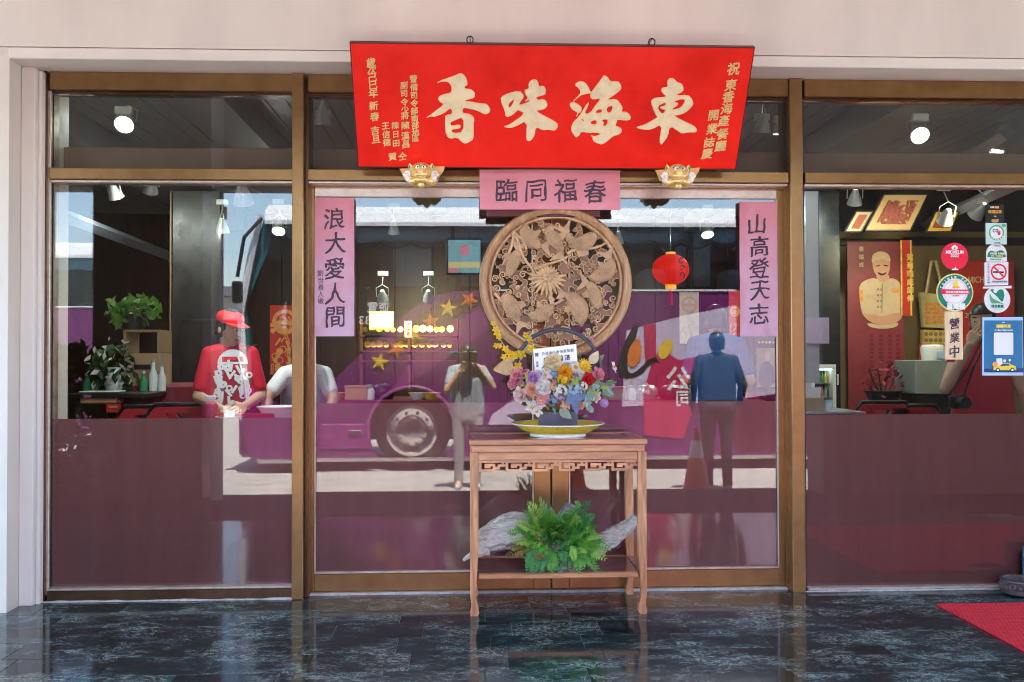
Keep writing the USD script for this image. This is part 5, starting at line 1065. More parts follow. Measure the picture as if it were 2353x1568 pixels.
s.lay(s.P([cv(530, 648), cv(618, 650), cv(618, 664), cv(530, 662)]), 'st_black', 'cigarette'); s.lay(s.P([cv(560, 646), cv(572, 624), cv(590, 620), cv(584, 632), cv(570, 640)], 1), 'st_silver', 'smoke')
ring_ = s.C(*o_, 18.3).difference(s.C(*o_, 14.8)); s.lay(unary_union([ring_, LineString([sx(*cv(534, 612)), sx(*cv(618, 696))]).buffer(1.9*MPX)]), 'st_red', 'prohibition_ring')
s.lay(s.T('本場所禁止吸菸', *cv(478, 584), *cv(504, 728), .0, step=.033, vertical=True), 'st_navy', 'lettering'); s.lay(s.T('NO', *cv(476, 734), *cv(510, 748), .05), 'st_navy', 'lettering'); s.lay(s.T('違者處罰禁菸專線', *cv(520, 726), *cv(644, 742), .01), 'st_navy', 'lettering')
s = Sticker('shelf_strip', 'thin white strip stuck between the no smoking sign and the round leaf sticker', cv(565, 778), 'strip'); s.lay(s.P([cv(448, 776), cv(680, 768), cv(680, 788), cv(450, 790)]), 'st_white', 'strip', h=.003)
s = Sticker('leaf_sticker', 'round white sticker with a big green leaf figure', cv(562, 880)); s.k = 4
s.lay(s.C(*cv(562, 880), 30), 'st_white', 'disc'); s.lay(s.P([cv(500, 796), cv(540, 796), cv(560, 812), cv(582, 796), cv(612, 798), cv(620, 850), cv(606, 904), cv(580, 880), cv(556, 850), cv(520, 822)], 1), 'st_green', 'leaf'); s.lay(s.C(*cv(546, 810), 4.6), 'st_white', 'berry'); s.lay(s.P([cv(496, 820), cv(520, 870), cv(560, 890), cv(626, 922), cv(570, 908), cv(520, 915), cv(500, 890)], 1), 'st_leaf', 'leaf'); s.lay(s.T('環保餐廳', *cv(504, 922), *cv(618, 948), .03), 'st_green', 'lettering'); s.lay(s.T('GREEN DINING', *cv(508, 953), *cv(618, 962), .02), 'st_silver', 'lettering')
s = Sticker('taxi_poster', 'blue framed poster with a yellow taxi and a blank white panel', cv(608, 1262), 'poster')
s.lay(s.P([cv(444, 1024), cv(772, 1022), cv(776, 1500), cv(442, 1500)]), 'st_lightblue', 'frame', h=.003); s.k = 4; s.lay(s.P([cv(456, 1050), cv(766, 1050), cv(770, 1474), cv(454, 1474)]), 'st_blue', 'sheet'); s.lay(s.T('掃碼叫車', *cv(532, 1082), *cv(694, 1114), .05), 'st_yellow', 'lettering'); s.lay(s.T('taxi', *cv(582, 1060), *cv(642, 1072), .02), 'st_white', 'lettering'); s.lay(s.T('免下載APP輕鬆叫計程車', *cv(532, 1124), *cv(694, 1138), .02), 'st_white', 'lettering'); s.lay(s.P([cv(532, 1150), cv(690, 1150), cv(690, 1332), cv(532, 1332)]).buffer(-.006).buffer(.006), 'st_white', 'blank_panel'); s.lay(s.P([cv(454, 1444), cv(770, 1440), cv(770, 1474), cv(454, 1474)]), 'st_navy', 'road')
s.lay(unary_union([s.P([cv(550, 1362), cv(596, 1358), cv(604, 1420), cv(556, 1424)]), s.C(*cv(660, 1374), 2.6), s.P([cv(654, 1378), cv(666, 1378), cv(660, 1392)]), s.C(*cv(618, 1380), 3.5)]), 'st_white', 'phone'); s.lay(s.C(*cv(540, 1410), 6), 'st_orange', 'rider')
car = s.lay(s.P([cv(524, 1456), cv(526, 1436), cv(566, 1424), cv(596, 1402), cv(650, 1398), cv(676, 1414), cv(708, 1424), cv(712, 1456)]), 'st_yellow', 'taxi'); s.lay(s.P([cv(576, 1424), cv(600, 1406), cv(646, 1404), cv(664, 1418)]), 'st_navy', 'taxi_window')
for x in (560, 678): s.lay(s.C(*cv(x, 1454), 4.6), 'st_black', 'taxi_wheel'); s.lay(s.C(*cv(x, 1454), 2.6), 'st_white', 'taxi_wheel'); s.k -= 2
# ------------------------------------------------------------------ inside the restaurant: lamps
pm('lamp_white', (.70, .72, .70), .35, metal=.2, var=.03)
emitter('lamp_glow', (.72, 1.0, .70), 3.0)
emitter('lantern_glow', (1.0, .035, .010), 1.0)
emitter('lantern_bottom', (1.0, .45, .05), 1.6)
LAMPS = 0
def track_lamp(px, py, Y, lab, tilt=(0, 0, -1), zc=2.97, power=1.0, col=(.95, 1., .92)):
    c = at(px, py, Y); t = thing('track_lamp', lab, 'ceiling lamp', c, 'track lamps in the dining room'); d = np.array(tilt, float); d /= np.linalg.norm(d); a_, b_ = frame_of(d)
    R_ = np.column_stack([a_, b_, d])
    def put(m): m = m.copy(); m.vertices = m.vertices @ R_.T + c; return m
    obj('shade', put(lathe([(.018, -.13), (.024, -.125), (.030, -.10), (.050, -.05), (.060, -.01), (.062, .0), (.058, .002), (.05, -.02), (.02, -.06)], 24)), 'lamp_white', t, smooth=40)
    obj('bulb', put(lathe([(0., -.012), (.044, -.012), (.048, -.018), (.03, -.03), (0, -.03)], 20)), 'lamp_glow', t)
    top = np.array([c[0], c[1] + .0, min(zc, c[2] + .30)]); back = c - d*.05
    for s in (-1, 1): obj('yoke_arm', tube([back + a_*.062*s, back + a_*.062*s - d*.06 + [0, 0, .04], c - d*.12 + [0, 0, .07], [top[0], top[1], top[2] - .06]], .005, 5), 'lamp_white', t)
    obj('adapter', bx(top[0] - .055, top[0] + .055, top[1] - .02, top[1] + .02, top[2] - .05, top[2], .005), 'lamp_white', t)
    L_ = UsdLux.DiskLight.Define(stage, t + '/light'); L_.CreateRadiusAttr(.04); L_.CreateIntensityAttr(36.0*power); L_.CreateColorAttr(Gf.Vec3f(*col)); L_.CreateNormalizeAttr(False)
    z_ = -d; L_.AddTransformOp().Set(Gf.Matrix4d(*a_, 0, *(np.cross(z_, a_)), 0, *z_, 0, *(d*.006), 1))
    return t
track_lamp(285, 287, .9, 'bright track lamp behind the upper left glass, aimed at the street', (.05, -.75, -.65), 2.9, .7)
track_lamp(742, 287, 1.2, 'track lamp behind the upper glass just left of the red signboard', (0, .25, -1))
track_lamp(1750, 305, 1.2, 'track lamp behind the upper glass just right of the red signboard', (0, .25, -1)); track_lamp(1797, 308, 1.25, 'track lamp half hidden by the bronze post right of the signboard', (.1, .3, -1))
track_lamp(2114, 312, .9, 'bright track lamp behind the upper right glass, aimed at the street', (-.1, -.75, -.6), 2.9)
track_lamp(2290, 345, 2.2, 'track lamp at the far right of the upper right glass', (-.2, .2, -1)); track_lamp(268, 455, 2.6, 'track lamp hanging low at the top of the left window', (.2, .6, -1), power=1.4); track_lamp(345, 442, 2.4, 'second track lamp at the top of the left window', (-.3, .6, -1), power=1.4)
track_lamp(1963, 470, 2.6, 'track lamp at the top left of the right window', (.1, .5, -1), power=1.6); track_lamp(2170, 510, 2.2, 'round warm track lamp in front of the right hand carving', (.1, .7, -.6), power=1.2, col=(1., .85, .5)); track_lamp(2240, 497, 2.0, 'warm track lamp left of the black sticker', (-.2, .7, -.6), power=1.2, col=(1., .8, .55))
track_lamp(560, 470, .55, 'track lamp hidden at the top of the left window, lighting the cook', (0, .45, -1), power=2.2); track_lamp(512, 535, 3.4, 'small far track lamp high behind the cook', (0, .3, -1), power=.6); track_lamp(905, 537, 4.2, 'far track lamp behind the left door', (0, .4, -1), power=2); track_lamp(1626, 540, 4.0, 'far bright lamp behind the right door', (0, -.5, -.8), power=1.5); track_lamp(1420, 560, 4.6, 'far lamp behind the carved disc', (0, .3, -1), power=2.); track_lamp(640, 532, 3.6, 'far round lamp in the upper right of the left window', (0, -.6, -.8), power=1.)
pm('rail_grey', (.30, .33, .40), .4, metal=.3)
for (p0, Y0, p1_, Y1, lab) in (((140, 493), 2.2, (445, 610), 6.2, 'grey track rail running back along the ceiling, left window'), ((2345, 418), 1.8, (2060, 545), 5.0, 'grey track rail running back along the ceiling, right window'), ((2315, 305), 1.4, (2170, 390), 3.4, 'grey rail behind the upper right glass')):
    a_, b_ = at(*p0, Y0), at(*p1_, Y1); z_ = (a_[2] + b_[2])/2; x_ = (a_[0] + b_[0])/2
    obj('lamp_rail', tube([a_, b_], [.055, .055], 4), 'rail_grey', label=lab, cat='rail')
# ------------------------------------------------------------------ big inside shapes
pm('white_paint', (.62, .62, .64), .4, var=.05); pm('tan_frame', (.34, .24, .12), .5); pm('mustard_wall', (.22, .15, .055), .7, var=.1); pm('red_cloth', (.50, .012, .02), .75, var=.2); pm('wine_cloth', (.22, .012, .03), .7, var=.2); pm('orange_print', (.85, .36, .08), .6, var=.25, scale=30); pm('red_print', (.58, .03, .015), .6, var=.2); pm('poster_red', (.26, .035, .045), .45, var=.12); pm('cream_print', (.66, .47, .28), .55, var=.1); pm('skin_print', (.66, .33, .19), .55, var=.06); pm('gold_lit', (.95, .62, .12), .5, metal=.2, var=.3, scale=30); pm('porcelain', (.82, .86, .86), .2, coat=.4, var=.02); pm('grey_green', (.24, .28, .25), .6); pm('cardboard', (.45, .30, .17), .8, var=.1); pm('jade_plant', (.10, .22, .03), .5, trans=.3, var=.5); pm('steel', (.6, .62, .62), .3, metal=.8); pm('green_glass', (.05, .30, .12), .15); pm('chair_red', (.45, .012, .02), .5); pm('lamp_shade', (.8, .75, .6), .5, trans=.3)
def panel(px0, py0, px1, py1, Y, d, c=.0):
    a_, b_ = at(px0, py1, Y), at(px1, py0, Y); return bx(a_[0], b_[0], Y, Y + d, min(a_[2], b_[2]), max(a_[2], b_[2]), c)
def ipoly(pts, Y, ch=0):
    q = np.array([at(*p, Y)[[0, 2]] for p in pts]); return Polygon(chaikin(q, ch) if ch else q).buffer(0)
def ilay(poly, Y, k=0, d=.002): return slab(poly, d, (0, Y - k*.003 - .0005, 0))
# left: a pale pole at the arcade edge, mirrored in front of the cook; dark partitions inside
px_ = (513.5 - 1080)/2180*8.85
po = thing('grey_pole', 'pale pole at the arcade edge, mirrored across the cook in the left window', 'pole', (px_, -3.6, 0)); obj('shaft', lathe([(.0, 0), (.055, 0), (.055, 3.78), (0, 3.78)], 20, (px_, -3.6, 0)), 'blossom', po, smooth=40); obj('collar', lathe([(.06, 2.55), (.085, 2.56), (.085, 2.66), (.06, 2.67)], 20, (px_, -3.6, 0)), 'blossom', po, smooth=40)
pa = thing('partition', 'dark brown wooden partition behind the cook', 'partition', (-2.2, 3.4, 0)); obj('board', panel(395, 440, 505, 1300, 3.4, .06), 'dark_panel', pa); obj('door', panel(410, 735, 495, 1300, 3.36, .035, .004), 'dark_panel', pa); obj('trim', panel(388, 440, 394, 1300, 3.39, .07), 'brown_paint', pa)
# column wrapped in tan board with black sign
tc = thing('tan_cabinet', 'tall narrow tan cabinet with a dark opening, left window', 'cabinet', at(320, 960, 2.2)); obj('body', panel(283, 812, 367, 1250, 2.2, .3, .004), 'cardboard', tc); obj('top_frame', [panel(283, 762, 289, 811, 2.2, .3), panel(361, 762, 367, 811, 2.2, .3), panel(283, 758, 367, 763, 2.2, .3)], 'tan_frame', tc); obj('name_plate', panel(308, 838, 345, 849, 2.19, .008), 'dark_panel', tc)
jp = thing('hanging_plant', 'yellow-green plant standing on top of the tan cabinet', 'potted plant', at(310, 745, 2.35)); obj('pot', lathe([(0, 0), (.08, 0), (.10, .10), (0, .10)], 20, at(305, 757, 2.35)), 'dark_panel', jp)
g = np.random.default_rng(4); obj('foliage', leafcloud(at(305, 715, 2.35) + [0, 0, .0], .22, 150, .05, g, .6), 'jade_plant', jp)
# counter/table row in the left window
def table_(name, lab, px0, px1, py, Y0, Y1, mat):
    a_, b_ = at(px0, py, Y0), at(px1, py, Y0); z_ = a_[2]; t = thing(name, lab, 'table', ((a_[0]+b_[0])/2, (Y0+Y1)/2, 0)); obj('tabletop', bx(a_[0], b_[0], Y0, Y1, z_ - .035, z_, .006), mat, t)
    for x_ in (a_[0] + .05, b_[0] - .09):
        for y_ in (Y0 + .05, Y1 - .09): obj('leg', bx(x_, x_ + .04, y_, y_ + .04, 0, z_ - .036), 'dark_panel', t)
    return t
table_('dining_table', 'dark dining table with boxes on it, left end of the left window', 150, 330, 905, 1.6, 2.4, 'dark_panel')
bxs_ = thing('tissue_box', 'pale pink oblong box on the dark table in the left window', 'box', at(228, 925, 1.55)); obj('body', panel(183, 903, 268, 928, 1.62, .14, .008), 'skin_print', bxs_); obj('lid', panel(181, 899, 270, 902.5, 1.61, .16, .003), 'porcelain', bxs_)
nc = thing('table_card', 'small red card hanging at the edge of the dark table', 'card', at(260, 938, 1.58)); obj('sheet', panel(244, 928, 277, 948, 1.58, .004), 'red_print', nc); obj('print', ilay(ipoly([(250, 934), (270, 934), (270, 937), (250, 937)], 1.58), 1.579), 'cream_print', nc)
rc = thing('round_table', 'round table under a wine-red cloth behind the left window', 'table', at(400, 925, 2.6)); c_ = at(395, 886, 2.6); obj('tablecloth', lathe([(0, .012), (.46, .012), (.50, 0), (.47, -.25), (.49, -.70), (.46, -.70)][::-1], 40, c_), 'wine_cloth', rc, smooth=40)
# flowers and bottles near
fv = thing('table_flowers', 'white flowers in a vase on the dark table', 'vase', at(260, 900, 2.0)); obj('vase', lathe([(0, 0), (.05, 0), (.07, .08), (.04, .17), (.05, .2)], 20, at(262, 906, 2.0)), 'porcelain', fv, smooth=True)
obj('foliage', leafcloud(at(258, 850, 2.0), .17, 160, .04, g, 1.1), 'leaf_far', fv); obj('blossom', leafcloud(at(258, 845, 2.0), .19, 60, .03, g, 1.2), 'blossom', fv, kind='stuff')
for k, (px, h) in enumerate(((200, 40), (222, 55), (330, 45), (352, 70), (372, 60))): 
    b0 = at(px, 905, 2.1); t = thing('glass_bottle', ['small clear bottle leftmost on the dark table', 'taller clear bottle second from the left on the dark table', 'short bottle right of the white flowers', 'tall pale bottle in front of the tan cabinet', 'pale bottle right of the tan cabinet'][k], 'bottle', b0); s_ = h*.0034; obj('body', lathe([(0, 0), (.03, 0), (.032, s_*.6), (.014, s_*.8), (.014, s_), (0, s_)], 14, b0), 'porcelain' if k > 2 else 'green_glass', t, smooth=40); obj('cap', lathe([(.016, s_ + .0005), (.016, s_ + .02), (0, s_ + .02)], 12, b0), 'steel', t)
# serving table before the cook: trays, basin, spray bottle
srv = table_('serving_table', 'serving table with red tray and white basin in front of the cook', 470, 740, 967, .42, 1.15 - .25, 'red_cloth')
zt_ = at(600, 967, .42)[2]
tr = thing('red_tray', 'shallow red tray on the serving table', 'tray', at(580, 950, .62)); c_ = at(568, 952, .62); obj('floor', bx(c_[0] - .17, c_[0] + .17, .55, .80, zt_ + .0008, zt_ + .008), 'red_cloth', tr); obj('rim', [bx(c_[0] - .17, c_[0] + .17, .54, .5495, zt_ + .0008, zt_ + .035, .002), bx(c_[0] - .18, c_[0] - .1705, .54, .81, zt_ + .0008, zt_ + .035, .002), bx(c_[0] + .1705, c_[0] + .18, .54, .81, zt_ + .0008, zt_ + .035, .002)], 'red_cloth', tr)
bs = thing('white_basin', 'white porcelain basin on the serving table, right of the cook', 'basin', (at(640, 960, .7)[0], .7, zt_)); c_ = at(646, 960, .66); c_[2] = zt_ + .001; rb = (at(705, 935, .66)[0] - at(594, 935, .66)[0])/2; hb = at(646, 934, .66)[2] - zt_
obj('bowl', lathe([(0, .0), (rb*.72, .0), (rb*.84, hb*.5), (rb*.97, hb*.93), (rb, hb*.94), (rb, hb), (rb*.95, hb), (rb*.8, hb*.5), (rb*.68, .015), (0, .015)], 40, c_), 'porcelain', bs, smooth=40)
dp = thing('white_plate', 'small white plates at the front edge of the serving table', 'plate', (at(530, 958, .5)[0], .5, zt_)); obj('plate', lathe([(0, 0), (.05, 0), (.085, .016), (.085, .02), (.05, .006), (0, .006)], 28, (at(528, 958, .52)[0], .52, zt_ + .001)), 'porcelain', dp, smooth=40); obj('cup', lathe([(0, 0), (.028, 0), (.036, .045), (.033, .045), (.026, .006), (0, .006)], 20, (at(528, 958, .52)[0] + .0, .52, zt_ + .0075)), 'porcelain', dp, smooth=40)
sb = thing('spray_bottle', 'red spray bottle with white trigger head left of the cook', 'spray bottle', at(485, 960, .62)); c_ = at(486, 966, .62); c_[2] = zt_ + .001 if c_[0] > -1.75 else c_[2]
obj('bottle', lathe([(0, 0), (.038, 0), (.04, .08), (.03, .095), (.012, .105), (0, .105)], 18, c_), 'bus_red', sb, smooth=40); obj('trigger_head', [bx(c_[0] - .035, c_[0] + .025, c_[1] - .012, c_[1] + .012, c_[2] + .115, c_[2] + .14, .004), bx(c_[0] - .012, c_[0] + .012, c_[1] - .01, c_[1] + .01, c_[2] + .1055, c_[2] + .1145)], 'porcelain', sb)
# red chairs
def chair(px, py, Y, lab, rot=0.):
    c = at(px, py, Y); ztop = c[2]; t = thing('dining_chair', lab, 'chair', (c[0], Y, 0), 'red dining chairs'); X, = (c[0],)
    bk_ = Polygon([(-.20, ztop - .42), (.20, ztop - .42), (.20, ztop - .07), (.15, ztop - .005), (-.15, ztop - .005), (-.20, ztop - .07)]).buffer(-.02).buffer(.02); hole = Polygon([(-.075, ztop - .05), (.075, ztop - .05), (.055, ztop - .085), (-.055, ztop - .085)]).buffer(.006)
    obj('backrest', slab(bk_.difference(hole), .04, (X, Y + .02, 0)), 'chair_red', t); c2 = np.array(bk_.exterior.coords)
    obj('back_frame', tube(np.array([[X - .225, Y, ztop - .5], [X - .225, Y, ztop - .08], [X - .16, Y, ztop + .012], [X + .16, Y, ztop + .012], [X + .225, Y, ztop - .08], [X + .225, Y, ztop - .5]]), .014, 8), 'bus_dark', t, smooth=True)
    obj('seat', bx(X - .22, X + .22, Y + .03, Y + .45, .43, .49, .02), 'chair_red', t)
    for sx_ in (-.21, .21):
        for y_ in (.0, .42): obj('leg', tube([[X + sx_, Y + y_, 0], [X + sx_*.95, Y + y_, .44 if y_ else ztop - .45]], .012, 6), 'bus_dark', t)
    return t
chair(342, 938, 1.1, 'red chair back left of the spray bottle, leftmost in the left window'); chair(412, 934, 1.0, 'red chair back just left of the spray bottle'); chair(2030, 928, 1.5, 'red chair back with black frame in the right window, left one'); chair(2100, 936, 1.5, 'red chair back with black frame in the right window, right one')
# hanging banners of paper-cut style print
def print_banner(name, lab, x0, y0, x1, y1, Y, bg, fg, seed, cat='banner', dens=40):
    t = thing(name, lab, cat, at((x0+x1)/2, y1, Y)); obj('sheet', panel(x0, y0, x1, y1, Y, .006), bg, t); g = random.Random(seed); ps = []; a_, b_ = at(x0, y1, Y), at(x1, y0, Y); w_, h_ = b_[0]-a_[0], b_[2]-a_[2]
    for k in range(dens):
        x, z = a_[0] + w_*g.uniform(.06, .94), a_[2] + h_*g.uniform(.03, .85); r = w_*g.uniform(.05, .13); q = Point(x, z).buffer(r, 6) if g.random() < .35 else sbox(x - r*.4, z - r*1.8, x + r*.4, z + r*1.8)
        if g.random() < .5: q = q.difference(q.buffer(-r*.25))
        ps.append(affinity.rotate(q, g.uniform(-40, 40)))
    arc = Point((a_[0]+b_[0])/2, a_[2] + h_*.76).buffer(w_*.42); ps.append(arc.difference(arc.buffer(-w_*.12)).union(sbox(a_[0] + w_*.2, a_[2] + h_*.73, b_[0] - w_*.2, a_[2] + h_*.78)))
    obj('print', ilay(unary_union(ps).intersection(sbox(a_[0] + w_*.02, a_[2] + h_*.01, b_[0] - w_*.02, b_[2] - h_*.02)), Y), fg, t); return t
print_banner('red_banner', 'red hanging banner with orange folk print, right of the cook', 620, 702, 690, 862, 2.6, 'red_print', 'orange_print', 3)
print_banner('orange_banner', 'narrow red banner with orange print hung behind the man in blue', 1676, 668, 1702, 870, 3.4, 'red_print', 'orange_print', 8, dens=24)
print_banner('cream_scroll', 'pale cream hanging scroll behind the right door', 1562, 672, 1606, 790, 4.6, 'lamp_shade', 'cream_print', 9, 'scroll', 12)
# altar shelf with lit trophies and gold plates
sh_ = thing('display_shelf', 'dark shelf at the back lit warmly, behind the left door', 'shelf', at(930, 830, 5.2))
for py in (770, 805, 828): obj('board', panel(830, py, 1050, py + 4, 5.0, .35), 'panel_wood', sh_)
for px in (830, 940, 1050): obj('upright', panel(px - 3, 735, px + 3, 900, 5.02, .33), 'panel_wood', sh_)
g = random.Random(31)
for k in range(26):
    px = 842 + (k % 13)*16 + g.uniform(-3, 3); py = 767 if k < 13 else 802; c = at(px, py, 5.12); r = g.uniform(.028, .042); h = g.uniform(.06, .10)
    lab = 'small gilded plate on the %s board of the lit back shelf, %s from the left' % ('upper' if k < 13 else 'lower', ['first', 'second', 'third', 'fourth', 'fifth', 'sixth', 'seventh', 'eighth', 'ninth', 'tenth', 'eleventh', 'twelfth', 'thirteenth'][k % 13])
    t = thing('gilt_plate', lab, 'ornament', c, 'gilded plates and trophies on the lit back shelf'); obj('plate', lathe([(0, .0), (r*.7, .0), (r, .012), (r*.9, .016), (0, .008)], 18, (c[0], c[1], c[2] + r + .012), 'y'), 'gold_lit' if g.random() < .7 else 'cream_print', t); obj('stand', bx(c[0] - r*.5, c[0] + r*.5, c[1] - .0, c[1] + .03, c[2] + .0005, c[2] + .012), 'dark_panel', t)
for k, px in enumerate((880, 985)): 
    track_lamp(px, 690, 4.6, ['warm spot over the left half of the lit back shelf', 'warm spot over the right half of the lit back shelf'][k], (0, .75, -.75), power=3.5, col=(1., .72, .35))
ct = thing('framed_certificate', 'gold framed certificate above the lit back shelf', 'picture frame', at(876, 737, 4.9)); obj('frame', [panel(848, 717, 904, 721, 4.9, .03), panel(848, 753, 904, 757, 4.9, .03), panel(848, 721.2, 852, 752.8, 4.9, .03), panel(900, 721.2, 904, 752.8, 4.9, .03)], 'gold_lit', ct); obj('sheet', panel(852.5, 721.5, 899.5, 752.5, 4.91, .01), 'cream_print', ct)
ns = thing('name_plaque', 'small cream plaque on the back wall right of the certificate', 'plaque', at(937, 755, 4.9)); obj('board', panel(930, 738, 946, 775, 4.9, .01), 'cream_print', ns); obj('writing', ilay(fit(text('海味香', .03, step=.034, vertical=True, bold=.02), at(932, 0, 4.9)[0], at(944, 0, 4.9)[0], at(937, 772, 4.9)[2], at(937, 741, 4.9)[2]), 4.9), 'ink', ns)
# television
tv = thing('television', 'television showing a bright programme, high behind the left door', 'television', at(1066, 590, 4.4)); obj('case', panel(1026, 548, 1108, 632, 4.4, .05, .006), 'bus_dark', tv)
emitter('screen_sky', (.30, .55, .62), .045); emitter('screen_mix', (.80, .70, .30), .05); emitter('screen_pink', (.85, .25, .35), .05)
obj('screen', panel(1030, 552, 1104, 627, 4.395, .004), 'screen_sky', tv); obj('caption_bar', panel(1030, 602, 1104, 616, 4.39, .003), 'screen_mix', tv); obj('picture', [slab(ipoly([(1058, 566), (1076, 562), (1080, 582), (1068, 590), (1056, 582)], 4.39, 1), .002, (0, 4.389, 0)), panel(1030, 617, 1052, 626, 4.388, .002)], 'screen_pink', tv)
# red lantern
pm('lantern_silk', (.80, .03, .012), .5, trans=.5, emit=.055); pm('lantern_gold', (.95, .50, .06), .4, emit=.05)
lc = at(1541, 620, 3.0); rl = (at(1584, 620, 3.0)[0] - at(1500, 620, 3.0)[0])/2; ln = thing('red_lantern', 'round glowing red paper lantern with black writing, hung behind the right door', 'lantern', lc)
n_ = 16; V = []; prof = [(rl*math.sin(t)*(1.0), rl*.86*math.cos(t)) for t in np.linspace(.28, math.pi - .28, 15)]
bd = lathe(prof[::-1], 64, lc); an = np.arctan2(bd.vertices[:, 1] - lc[1], bd.vertices[:, 0] - lc[0]); kf = 1 - .035*np.abs(np.cos(an*8)); bd.vertices[:, 0] = lc[0] + (bd.vertices[:, 0] - lc[0])*kf; bd.vertices[:, 1] = lc[1] + (bd.vertices[:, 1] - lc[1])*kf
obj('silk_body', bd, 'lantern_silk', ln, smooth=True); obj('bottom_cap', lathe([(rl*.30, -rl*1.05), (rl*.30, -rl*.80), (0, -rl*.80)], 24, lc), 'lantern_gold', ln); obj('top_cap', lathe([(0, rl*.95), (rl*.26, rl*.95), (rl*.26, rl*.82)], 24, lc), 'lantern_gold', ln); obj('tassel', tube([lc + [0, 0, -rl*1.05], lc + [0, 0, -rl*1.9]], [.012, .02], 6), 'red_cloth', ln); obj('cord', tube([lc + [0, 0, rl*.95], [lc[0], lc[1], 3.18]], .004, 5), 'bus_dark', ln)
ch = [spiral((lc[0] + rl*.40, lc[2] + rl*.30*q), rl*.20, q, 1, .9, .006, 0) for q in (-1.2, 0, 1.2)]
for m_ in ch: m_.vertices[:, 1] += lc[1] - DY - rl*.86 + 0
obj('brush_writing', cat_(ch), 'ink', ln)
# right side: back room wall with poster, bags, cabinets
WY = 4.0
rw = thing('inner_wall', 'mustard coloured inner wall with a dark beam, behind the right window', 'wall', (4.6, WY, 0)); obj('plaster', panel(2080, 535, 2700, 1300, WY, .1), 'mustard_wall', rw); obj('beam', panel(1930, 565, 2700, 545, WY - .05, .045), 'dark_panel', rw); obj('end_post', panel(1930, 566, 1945, 1300, WY - .06, .08), 'tan_frame', rw); obj('lintel', panel(1930, 533, 2075, 548, WY - .12, .06), 'mustard_wall', rw); obj('upper_board', panel(1930, 430, 2700, 532, WY + .02, .1), 'dark_panel', rw)
dk = thing('dark_column', 'dark grey square column left of the portrait banner', 'column', at(1910, 900, 3.2)); obj('shaft', panel(1888, 440, 1928, 1300, 3.2, .3), 'grey_paint' if False else 'bus_dark', dk); obj('switch_plate', panel(1924, 860, 1927, 885, 3.19, .008), 'porcelain', dk)
wp = thing('white_pillar', 'pale square pillar just inside the right window', 'pillar', at(1862, 900, 1.6)); obj('shaft', panel(1853, 440, 1880, 880, 2.0, .2), 'grey_paint', wp); obj('notice', panel(1852, 730, 1905, 790, 1.98, .01), 'bus_lavender', wp)
fr = thing('drinks_fridge', 'lit glass-door drinks fridge at the left of the right window', 'fridge', at(1895, 930, 3.0)); obj('case', [panel(1866, 838, 1921, 846, 3.0, .4), panel(1866, 846.5, 1872, 1040, 3.0, .4), panel(1915, 846.5, 1921, 1040, 3.0, .4), panel(1872.5, 846.5, 1914.5, 1040, 3.38, .02)], 'porcelain', fr)
emitter('fridge_light', (.75, 1.0, .95), .6); obj('light_strip', panel(1873, 848, 1914, 851, 3.05, .02), 'fridge_light', fr)
for py in (880, 912, 944): obj('shelf', panel(1873, py, 1914, py + 2, 3.05, .3), 'steel', fr)
g = random.Random(2)
for k in range(18):
    px = 1876 + (k % 6)*7; py = (880, 912, 944)[k // 6]; c = at(px, py, 3.1); t = thing('drink_bottle', 'small drink bottle on the %s fridge shelf, %s from the left' % (('top', 'middle', 'bottom')[k // 6], ('first', 'second', 'third', 'fourth', 'fifth', 'sixth')[k % 6]), 'bottle', c, 'drink bottles in the fridge'); obj('bottle', lathe([(0, 0), (.011, 0), (.012, .055), (.005, .075), (.005, .09), (0, .09)], 10, c + [0, 0, .0005]), g.choice(['green_glass', 'orange_print', 'gold_lit', 'bus_red', 'porcelain']), t, smooth=40)
cb_ = thing('counter', 'low counter carrying a box at the left of the right window', 'counter', at(1880, 1000, .5)); obj('top', panel(1852, 947, 1990, 952, .5, .5), 'steel', cb_); obj('front', panel(1852, 952.5, 1985, 1340, .55, .4), 'dark_panel', cb_)
bo = thing('cardboard_box', 'open tan cardboard box with white paper on the counter', 'box', at(1872, 930, .6)); obj('box', panel(1852, 914, 1894, 946.5, .6, .25, .002), 'cardboard', bo); obj('paper', slab(ipoly([(1853, 913), (1856, 892), (1886, 890), (1884, 913)], .65), .01, (0, .65, 0)), 'porcelain', bo)
pt = thing('paper_cup', 'pale plastic tub beside the cardboard box', 'tub', at(1903, 946, .6)); obj('tub', lathe([(0, 0), (.02, 0), (.026, .06), (0, .06)], 18, at(1903, 946.5, .62)), 'porcelain', pt, smooth=40); obj('lid', lathe([(.028, .0605), (.028, .07), (0, .07)], 18, at(1903, 946.5, .62)), 'st_lightblue', pt)
# portrait banner
PY = 3.55
pb = thing('portrait_banner', 'tall dark red banner with a smiling chef in cream uniform, arms folded', 'banner', at(2030, 960, PY)); obj('sheet', panel(1950, 556, 2075, 960, PY, .008), 'poster_red', pb)
def z8(x, y): return ((1960 + x/2.6133)*.91914, (460 + y/2.6133)*.91914)
ip = lambda pts, ch=1: ipoly([z8(*p) for p in pts], PY, ch)
obj('jacket', ilay(ip([(595, 612), (640, 650), (690, 612), (745, 630), (768, 680), (775, 830), (740, 870), (690, 880), (600, 880), (530, 880), (505, 840), (488, 720), (492, 660), (530, 628)]), PY, 1), 'cream_print', pb); obj('forearms', ilay(ip([(500, 845), (560, 850), (640, 870), (720, 840), (780, 850), (750, 900), (660, 930), (560, 905)]), PY, 2), 'skin_print', pb); obj('sleeve', ilay(ip([(540, 905), (660, 930), (745, 900), (740, 935), (640, 950), (550, 935)]), PY, 2), 'cream_print', pb)
